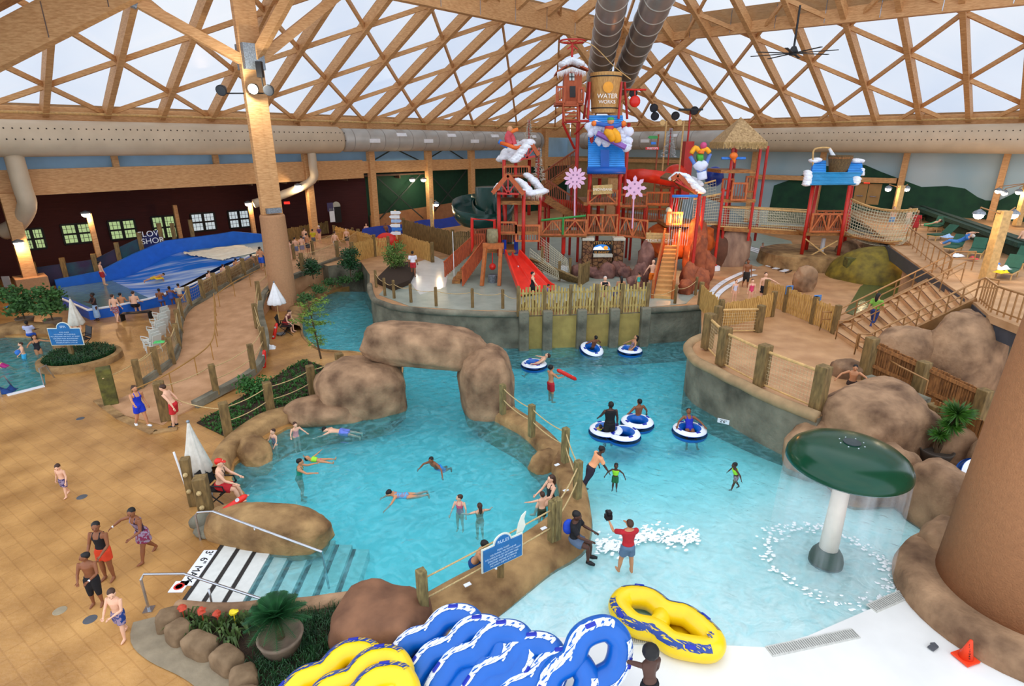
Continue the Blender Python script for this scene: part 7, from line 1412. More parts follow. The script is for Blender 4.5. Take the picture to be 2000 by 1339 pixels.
mb = MB(); L_((1409, 309, 39.7), (1456, 309, 39.7), mb, .09); mb.build('blue_bar', blt, t); mb = MB(); mb.ball(AT(1433, 304, 39.5), (.28, .25, .22), 10); mb.tube([AT(1433, 308, 39.5), AT(1435, 318, 39.5)], [.16, .03], 8); mb.build('orange_spinner', MATS['glove_orange'], t)
# long front posts with red feet
for px, xb, yb, yt, lab in ((1405, 1394, 527, 368, 'long leaning-looking red post at the corner of the splash floor'), (1365, 1348, 560, 383, 'second long red post beside the cave rocks'), (1412, 1411, 516, 440, 'short tan post just right of the long red post')):
    a = G(xb, yb, FZ); mb = MB(); mb.tube([a, (a.x, a.y, HZ(a, yt))], .1, 8); t = thing('red_post', lab, 'post', tuple(a)); mb.build('shaft', red if px != 1412 else wood_rail, t); MB().lathe([(.16, .3), (.2, .36), (.12, .42)], a, 14).build('red_collar', redl, t); MB().lathe([(.42, 0), (.4, .28), (.18, .32)], a, 18).build('white_footing', white, t)
# nets
cream_net = MATS['cream_net']
def netting(q, lab, cell=.16, r=.012, rails=True, sagf=0):
    a, b, c, d = [AT(*p) for p in q]; t = thing('rope_net', lab, 'net', tuple(a)); netpanel(a, b, c, d, cell, r, sagf=sagf).build('netting', cream_net, t)
    if rails: mb = MB(); mb.tube([a-Vector((0, 0, sagf*4*u*(1-u)))+(b-a)*u for u in [i/6 for i in range(7)]], .05, 6); mb.tube([d+(c-d)*u-Vector((0, 0, sagf*4*u*(1-u))) for u in [i/6 for i in range(7)]], .06, 6); mb.build('rail', wood_rail, t)
    return t
netting(((1352, 438, 38.5), (1402, 438, 39), (1410, 378, 39), (1356, 388, 38.5)), 'cream rope net wall right of the small snowy gable')
netting(((1378, 385, 40.5), (1398, 382, 40.5), (1398, 352, 40.5), (1376, 358, 40.5)), 'small brown edged net panel behind the jester figure')
netting(((1406, 442, 39.8), (1486, 446, 40.3), (1488, 408, 40.3), (1408, 404, 39.8)), 'left half of the long cream net bridge')
netting(((1486, 446, 40.3), (1574, 452, 40.8), (1578, 414, 40.8), (1488, 408, 40.3)), 'right half of the long cream net bridge')
netting(((1486, 440, 42.0), (1574, 444, 42.4), (1578, 410, 42.4), (1410, 402, 41.6)), 'rear side net of the long cream net bridge')
t = thing('bridge_deck', 'pale concrete coloured walking deck of the long net bridge', 'bridge', tuple(AT(1406, 445, 40))); a, b = AT(1404, 444, 40.6), AT(1574, 454, 41.2); mb = MB(); mb.bar(a, b, 1.7, .25, up=(0, 0, 1)); mb.build('deck', owd, t)
netting(((1650, 452, 40.0), (1762, 470, 35.2), (1792, 408, 35.6), (1662, 388, 40.0)), 'near side of the sagging net bridge leading to the sun deck', .2, .014, sagf=.35)
netting(((1660, 446, 41.6), (1775, 458, 37.5), (1795, 412, 37.5), (1665, 392, 41.6)), 'far side of the sagging net bridge leading to the sun deck', .2, .012, sagf=.3)
netting(((1650, 455, 40.0), (1762, 477, 35.0), (1778, 462, 37.2), (1662, 448, 41.6)), 'underside net floor of the sagging bridge to the sun deck', .2, .014, rails=False, sagf=.4)
a, b = AT(1652, 455, 40.5), AT(1765, 474, 35.6); mb = MB(); mb.bar(a-Vector((0, 0, .1)), b-Vector((0, 0, .1)), 1.2, .1); tag(mb.build('walk_board', owd), 'narrow board floor inside the sagging net bridge', 'bridge')
# --- blue bucket stand
t = thing('bucket_stand', 'red legged stand with a blue ribbed roof and a small brown bucket', 'play tower', tuple(AT(1610, 505, 40.5)))
for xb, yb, xt, yt, Y in ((1563, 511, 1588, 362, 39.4), (1634, 517, 1660, 362, 39.0), (1572, 500, 1597, 362, 41.4), (1645, 508, 1664, 362, 41.2)):
    a, b = AT(xb, yb, Y), AT(xt, yt, Y); mb = MB(); mb.tube([a, b], .12, 10); mb.build('leg', red, t, smooth=True); MB().lathe([(.3, 0), (.28, .12), (.14, .18)], a, 14).build('foot', redl, t)
A4 = [AT(1574, 362, 39), AT(1670, 361, 39), AT(1684, 337, 40.2), AT(1584, 337, 40.2)]
rt = mat('roof_teal', '#2f93c8', .4, .08, 2)
ribbed(t, A4, (0, -.08, .05), 9, rt, nm='roof_front')
ribbed(t, [AT(1584, 337, 40.2), AT(1612, 337, 40.2), AT(1612, 314, 41.2), AT(1589, 314, 41.2)], (0, -.08, .05), 7, rb, nm='roof_wing'); ribbed(t, [AT(1655, 337, 40.2), AT(1684, 337, 40.2), AT(1682, 314, 41.2), AT(1656, 314, 41.2)], (0, -.08, .05), 7, rb, nm='roof_wing')
for pts, r in (([(1588, 314, 0), (1600, 312, 0)], .3), ([(1668, 314, 0), (1684, 315, 0)], .3), ([(1578, 336, -1.2), (1578, 350, -1.6), (1574, 362, -1.8)], .28), ([(1674, 348, -1.5), (1668, 362, -1.8)], .28), ([(1685, 330, -.6), (1684, 345, -.9)], .15)): snowpatch(t, pts, 41, r=r, n=4)
c = AT(1636, 338, 40.8); zt = HZ(c, 303); MB().lathe([(.55, 0), (.78, zt-c.z), (.7, zt-c.z), (.5, .2), (.001, .2)], c, 20).build('bucket', mat('old_staves', '#7f6238', .7, .25, 8, .3, h2='#4c3820', stretch=(4, 4, .3)), t); MB().lathe([(.76, zt-c.z-.22), (.78, zt-c.z-.12), (.7, zt-c.z-.1)], c, 20).build('hoop', wood_dark, t)
mb = MB(); mb.tube(smooth_line([AT(1588, 325, 40.8), AT(1588, 300, 40.8), AT(1594, 290, 40.8), AT(1620, 289, 40.8), AT(1626, 300, 40.8)], 5), .06, 8); mb.build('fill_pipe', wood_rail, t, smooth=True); mb = MB(); mb.tube([AT(1620, 290, 40.7), AT(1628, 305, 40.7)], [.08, .14], 8); mb.build('water_spout', MATS['jet_white'], t)
deck(t, 1575, 1650, 457, 39.2, 2.8); xrail(t, 1582, 1648, 452, 418, 39.1); xrail(t, 1590, 1655, 447, 412, 41.8)
mb = MB(); L_((1573, 466, 39.3), (1628, 510, 39.1), mb, .05); L_((1636, 470, 39.1), (1570, 506, 39.3), mb, .05); mb.build('cross_brace', wood_rail, t); mb = MB(); V(1601, 510, 465, 40.5, mb, .14); mb.build('centre_pipe', white, t)
mb = MB(); c = G(1607, 530, 1.7); mb.lathe([(3.3, 0), (3.15, .9), (2.7, 1.05), (.001, 1.0)], c+Vector((0, 2.6, 0)), 28); tag(mb.build('stone_plinth', tanrock), 'round tan rock plinth under the bucket stand', 'rock')
for px, py, r, lab in ((1668, 490, 1.0, 'gray brown boulder right of the bucket stand plinth'), (1700, 480, 1.1, 'pointed gray boulder beside the yellow mound'), (1585, 540, .7, 'tan boulder in front of the bucket stand plinth')): boulder(G(px, py+35, 1.7)+Vector((0, 1, .6)), (r, r*.8, r*1.2), lab, .4, brownrock, .8, .22, int(px) % 17)
mb = MB(); a = AT(1655, 530, 36); mb.box((a.x, a.y, 2.4), (.5, .5, 1.5)); tag(mb.build('mossy_stump', moss), 'dark mossy square post right of the plinth', 'post')
# curved pool steps right of the island
mb = MB(); cx, cy, _ = G(1436, 497, FZ)
for k, (r, m) in enumerate(((2.6, 0), (2.3, 1), (2.0, 0), (1.7, 1))):
    pass
for k, r in enumerate((2.9, 2.5, 2.1)):
    for nm, rr, w_, m in (('curved_step', r, .34, white), ('step_nosing', r+.2, .06, blk)):
        pts = [Vector((cx+rr*math.cos(a), cy+2.3*rr*math.sin(a), FZ+.03)) for a in [-1.3+2.6*i/24 for i in range(25)]]; mb = MB()
        for p, q in zip(pts[:-1], pts[1:]): mb.bar(p, q+(q-p)*.1, w_, .03)
        o = mb.build(nm, m); tag(o, ('white curved pool step, %s ring from the outside, behind the splash island' if nm == 'curved_step' else 'dark curved nosing of the %s ring of the curved pool steps') % nth(k), 'step')
for k, L__ in enumerate((((1384, 602), (1388, 575), (1410, 553), (1445, 535), (1472, 527)), ((1396, 602), (1400, 579), (1420, 561), (1452, 544), (1475, 537)))):
    pts = [p+Vector((0, 0, .03)) for p in smooth_line(GL(L__, FZ), 5)]; mb = MB()
    for p, q in zip(pts[:-1], pts[1:]): mb.bar(p, q+(q-p)*.1, .3, .03)
    tag(mb.build('curved_step', white), 'white curved step, %s one beside the island picket gate' % ['outer', 'inner'][k], 'step')
# ================================================================ people
SK = {'p': mat('skin_pale', '#e8b493', .6, .06, 5), 't': mat('skin_tan', '#c98d64', .6, .06, 5), 'b': mat('skin_brown', '#8a5434', .55, .08, 5), 'd': mat('skin_dark', '#4f2f20', .5, .08, 5)}
HR = {'k': mat('hair_black', '#15110f', .6, .1, 12), 'b': mat('hair_brown', '#43291a', .6, .15, 12), 'l': mat('hair_light', '#a07a48', .6, .15, 12), 'g': mat('hair_gray', '#c9c4bc', .7, .1, 12), 'r': redl}
CM = {}
def cm(h):
    if h not in CM:
        m = CM[h] = mat('fabric_'+h.strip('#').replace('*', 'print'), '#'+h.strip('#*'), .8, .1, 6, .1)
        if '*' in h:
            m = CM[h]; r = [x for x in m.node_tree.nodes if x.type == 'VALTORGB'][0]; r.color_ramp.interpolation = 'CONSTANT'; r.color_ramp.elements[1].position = .5; r.color_ramp.elements[1].color = (.30, .22, .30, 1)
            nz = [x for x in m.node_tree.nodes if x.type == 'TEX_NOISE'][0]; nz.inputs['Scale'].default_value = 14
    return CM[h]
eyem = mat('eye_dark', '#1a1210', .3, .02, 3); lipm = mat('lip', '#8a3f38', .5, .05, 5)
RINGS = [(.457, .018, .018, 0), (.475, .078, .056, -.006), (.52, .09, .07, -.012), (.565, .085, .064, -.004), (.62, .073, .052, .002), (.69, .082, .058, .004), (.75, .1, .066, .006), (.795, .103, .058, 0), (.822, .078, .046, -.003), (.842, .036, .034, -.002), (.868, .031, .032, .004), (.878, .037, .046, .012), (.9, .045, .058, .010), (.928, .05, .064, .006), (.955, .049, .064, .002), (.98, .038, .05, 0), (.995, .018, .025, 0), (1.0, .002, .002, 0)]
def loft(mb, rings, F, n=14, inf=0):
    k = len(rings); vs = []
    for z, rx, ry, oy in rings:
        for j in range(n): a = 2*PI*j/n; vs.append(F(Vector(((rx+inf)*math.cos(a), oy+(ry+inf)*math.sin(a), z))))
    mb.add(vs, [(i*n+j, i*n+(j+1) % n, (i+1)*n+(j+1) % n, (i+1)*n+j) for i in range(k-1) for j in range(n)] + [tuple(range(n-1, -1, -1)), tuple(range((k-1)*n, k*n))])
def remeshed(mb, vox, name):
    me = bpy.data.meshes.new(name); me.from_pydata([Vector(v) for v in mb.v], [], mb.f); o = bpy.data.objects.new(name, me); C.objects.link(o)
    r = o.modifiers.new('r', 'REMESH'); r.mode = 'VOXEL'; r.voxel_size = vox; r.use_smooth_shade = True; s = o.modifiers.new('s', 'SMOOTH'); s.iterations = 2; s.factor = .5
    return o
PENDING = []
def person(P, yaw, h, skin, hair, wear, pose, label, near=1, group=None, hs='s', kid=None, acc=None):
    """yaw in degrees: 0 faces away from the camera, 180 faces it. wear: list of (kind, colour)"""
    kid = kid if kid is not None else h < 1.4; hk = 1 + .32*max(0, (1.5-h))/.6 if kid else 1
    g = lambda k, d=0: pose.get(k, d); rad = math.radians
    Rt = Matrix.Rotation(-rad(g('lean')), 3, 'X') @ Matrix.Rotation(rad(g('side')), 3, 'Y') @ Matrix.Rotation(rad(g('twist')), 3, 'Z')
    body = Matrix.Rotation(rad(yaw), 3, 'Z') @ Matrix.Rotation(-rad(g('pitch')), 3, 'X') @ Matrix.Rotation(rad(g('roll')), 3, 'Y'); pv = Vector((0, 0, .5))
    def T(v):                                         # torso space -> body space
        v = Vector(v); hz = .86
        if v.z > hz:
            q = Vector((v.x, v.y, v.z-hz))*hk; q = Matrix.Rotation(rad(g('hyaw')), 3, 'Z') @ Matrix.Rotation(-rad(g('hpitch')), 3, 'X') @ q; v = Vector((0, 0, hz)) + q
        w_ = min(1, max(0, (v.z-.47)/.12)); d = v - pv; return pv + d.lerp(Rt @ d, w_)
    def dirv(flex, ab, sg): f, a = rad(flex), rad(ab); return Vector((sg*math.sin(a), math.sin(f)*math.cos(a), -math.cos(f)*math.cos(a)))
    legs, arms = [], []; wd = g('wide', 1)
    for sg, s in ((-1, 'L'), (1, 'R')):
        hip = Vector((sg*.047, 0, .49)); d1 = dirv(g('hip'+s, g('hip')), g('ab'+s, g('ab', 3)), sg); kn = hip+d1*.225; f2 = g('hip'+s, g('hip'))-g('knee'+s, g('knee')); d2 = dirv(f2, g('ab'+s, g('ab', 3))*.6, sg); an = kn+d2*.225
        ft = dirv(f2+90-g('toe', 0), g('out', 8), sg); legs.append((hip, kn, an, ft))
        sh = T((sg*.112, 0, .797)); fl, ab = g('sh'+s, g('sh')), g('sab'+s, g('sab', 10)); d1 = Rt @ dirv(fl, ab, sg); el = sh+d1*.17
        e = g('el'+s, g('el', 12)); ei = g('ein'+s, g('ein', 0)); d2 = Rt @ (Matrix.Rotation(rad(sg*ei), 3, 'Z') @ dirv(fl+e, ab*.5, sg)); wr = el+d2*.15; arms.append((sh, el, wr, d2))
    lo = min(min(l[2].z for l in legs)-.04, 9)
    P = Vector(P); base = g('pel') if 'pel' in pose else None
    if base is None:
        z_off = -min((body @ (l[2]-pv)).z for l in legs)*h + .04*h
    else: z_off = base
    def Wd(v): return P + Vector((0, 0, z_off)) + (body @ (Vector(v)-pv))*h
    t = thing('person', label, 'person', tuple(P), group); vox = h*(.0085 if near == 1 else .013 if near == 2 else .02)
    Wt = lambda v: Wd(T(v)); fat = g('fat', 0)
    R2 = [(z, rx+(fat if .5 < z < .8 else 0), ry+(fat if .5 < z < .8 else 0), oy) for z, rx, ry, oy in RINGS]
    mb = MB(); loft(mb, R2, Wt)
    nose = Wt((0, .072, .915)); mb.ball(nose, .012*h*hk, 6)
    for sg in (-1, 1): mb.ball(Wt((sg*.051, .0, .918)), .011*h*hk, 6)
    for hip, kn, an, ft in legs:
        mb.tube([Wd(q) for q in (hip+Vector((0, 0, .03)), hip.lerp(kn, .35), kn, kn.lerp(an, .3), kn.lerp(an, .7), an)], [h*(q+fat*.5) for q in (.058, .053, .035, .036, .026, .021)], 10)
        b = an + Vector((0, 0, 0)); hl = b-ft*.022-Vector((0, 0, .018)); mb.tube([Wd(q) for q in (hl, b-Vector((0, 0, .018))+ft*.02, b+ft*.07-Vector((0, 0, .026)), b+ft*.105-Vector((0, 0, .028)))], [h*.019, h*.026, h*.021, h*.012], 8)
    for sh, el, wr, d2 in arms:
        mb.tube([Wd(q) for q in (sh-(el-sh)*.12, sh.lerp(el, .3), el, el.lerp(wr, .35), wr)], [h*q for q in (.033, .031, .023, .024, .0155)], 8)
        mb.tube([Wd(wr), Wd(wr+d2*.03), Wd(wr+d2*.055)], [h*.015, h*.021, h*.019], 8, flat=.6)
    ob = remeshed(mb, vox, 'body'); fg = MB()
    for sg, (sh, el, wr, d2) in zip((-1, 1), arms):
        if near > 2: continue
        sd = d2.cross(Vector((0, 0, 1)) if abs(d2.z) < .9 else Vector((0, 1, 0))).normalized(); nn = d2.cross(sd)
        for k in range(4): b = wr+d2*.055+sd*(.0105*(k-1.5)); l = (.034, .041, .038, .030)[k]; fg.tube([Wd(b), Wd(b+d2*l*.55+nn*.003), Wd(b+d2*l*.95+nn*.012)], [h*.0058, h*.0055, h*.004], 5)
        b = wr+d2*.02+sd*.017; fg.tube([Wd(b), Wd(b+d2*.022+sd*.014), Wd(b+d2*.04+sd*.015)], [h*.0065, h*.006, h*.0045], 5)
    parts = [(ob, fg, SK[skin], 'body')]
    bodyz = lambda lo_, hi: [r for r in R2 if lo_ <= r[0] <= hi]
    for kind, col in wear:
        w = MB(); inf = .006 if kind in ('suit', 'bikini') else .012; m = cm(col)
        if kind in ('trunks', 'shorts', 'pants', 'skirt', 'long'):
            loft(w, bodyz(.46, .57), Wt, inf=inf+.004)
            L = {'trunks': .75, 'shorts': .6, 'pants': 1.9, 'skirt': .3, 'long': 1.3}[kind]
            for hip, kn, an, ft in legs:
                path = [hip+Vector((0, 0, .03)), hip.lerp(kn, .35)]; rr = [.07, .068]
                if L <= 1: path.append(hip.lerp(kn, L)); rr.append(.066)
                else: path += [kn, kn.lerp(an, L-1)]; rr += [.048, .04]
                w.tube([Wd(q) for q in path], [h*(q+(.016 if kind == 'skirt' else 0)+fat*.5) for q in rr], 10)
            if kind == 'skirt': loft(w, [(.36, .13, .11, 0), (.47, .11, .09, 0), (.53, .1, .08, 0), (.575, .09, .07, 0)], lambda v: Wd(v), inf=.0)
        elif kind == 'suit':
            loft(w, bodyz(.46, .76), Wt, inf=inf)
            for sg in (-1, 1): w.tube([Wt((sg*.055, .068, .755)), Wt((sg*.05, .02, .832)), Wt((sg*.05, -.05, .80)), Wt((sg*.04, -.06, .75))], h*.013, 6)
        elif kind == 'top': loft(w, bodyz(.68, .76), Wt, inf=inf+.003)
        elif kind == 'bikini': loft(w, bodyz(.46, .53), Wt, inf=inf)
        elif kind in ('shirt', 'vest'):
            loft(w, bodyz(.53, .83), Wt, inf=inf+.003)
            if kind == 'shirt':
                for sh, el, wr, d2 in arms: w.tube([Wd(sh-(el-sh)*.15), Wd(sh), Wd(sh.lerp(el, .75))], [h*.038, h*.046, h*.042], 8)
        elif kind == 'jacket': loft(w, bodyz(.6, .82), Wt, inf=.024)
        elif kind == 'dress': loft(w, [(.10, .12, .1, 0), (.3, .11, .09, 0), (.47, .1, .085, 0), (.53, .095, .08, 0), (.6, .08, .065, 0)], lambda v: Wd(v))
        parts.append((remeshed(w, vox*1.25, kind), None, m, {'suit': 'swimsuit', 'top': 'swim_top', 'bikini': 'swim_bottom', 'jacket': 'life_vest', 'dress': 'wrap', 'long': 'long_shorts', 'vest': 'sleeveless_shirt'}.get(kind, kind)))
    if hair:
        w = MB(); hr = [(z, rx+.007, ry+.007, oy-.012) for z, rx, ry, oy in RINGS if z >= .928]; hr = [(.925, .05, .045, -.028)] + hr[1:]; hr = [(z+.004 if z > .95 else z, a, b, c_) for z, a, b, c_ in hr]; loft(w, hr, Wt)
        w.ball(Wt((0, -.028, .94)), h*.052*hk, 10)
        if hs == 'l': w.tube([Wt((0, -.045, .95)), Wt((0, -.062, .88)), Wt((0, -.07, .80)), Wt((0, -.066, .76))], [h*.045, h*.046, h*.036, h*.015], 8)
        if hs == 'b': w.ball(Wt((0, -.06, .97)), h*.03, 8)
        if hs == 'a': w.ball(Wt((0, -.02, .955)), (h*.072, h*.07, h*.065), 10)
        if hs == 'A': w.ball(Wt((0, -.02, .955)), (h*.1, h*.1, h*.095), 10)
        if hs == 'c': w.tube([Wt((0, .05, .956)), Wt((0, .098, .95))], [h*.045, h*.03], 8, flat=.3)
        parts.append((remeshed(w, vox*1.1, 'hair'), None, HR[hair], 'cap' if hs == 'c' else 'hair'))
    PENDING.append((t, parts))
    if near == 1:
        for nm, pts, r, m in (('eyes', [(-.02, .066, .93), (.02, .066, .93)], .0055, eyem), ('mouth', [(-.008, .068, .896), (.008, .068, .896)], .0055, lipm)):
            w = MB()
            for q in pts: w.ball(Wt(q), (h*r*hk,)*3, 6)
            w.build(nm, m, t)
    if acc: acc(t, Wd, Wt, arms, legs, h)
    return t
def finish_people():
    dg = bpy.context.evaluated_depsgraph_get(); dg.update()
    for t, parts in PENDING:
        for o, fg, m, nm in parts:
            me = bpy.data.meshes.new_from_object(o.evaluated_get(dg)); mb = MB(); mb.v = [tuple(v.co) for v in me.vertices]; mb.f = [tuple(p.vertices) for p in me.polygons]; mb.m = [0]*len(mb.f)
            if fg: mb.add(fg.v, fg.f)
            bpy.data.objects.remove(o); bo = mb.build(nm, m, t, smooth=True)
            if nm == 'body':
                for ch in list(t.children):
                    if ch.name.split('.')[0] in ('eyes', 'mouth', 'wristband'): ch.parent = bo
ST = dict(hip=4, knee=6, sh=6)
def WK(a=22, **k): d = dict(hipL=a, kneeL=6, hipR=-a*.7, kneeR=22, shL=-a, shR=a, el=20); d.update(k); return d
def SW(p, **k): d = dict(pel=p, sh=50, sab=50, el=30, hip=10, knee=20); d.update(k); return d
TUBE = dict(pel=.14, lean=-32, hip=62, knee=25, ab=12, sh=20, sab=48, el=20)
SIT = dict(pel=.5, hip=82, knee=80, sh=30, el=50)
w = -.1
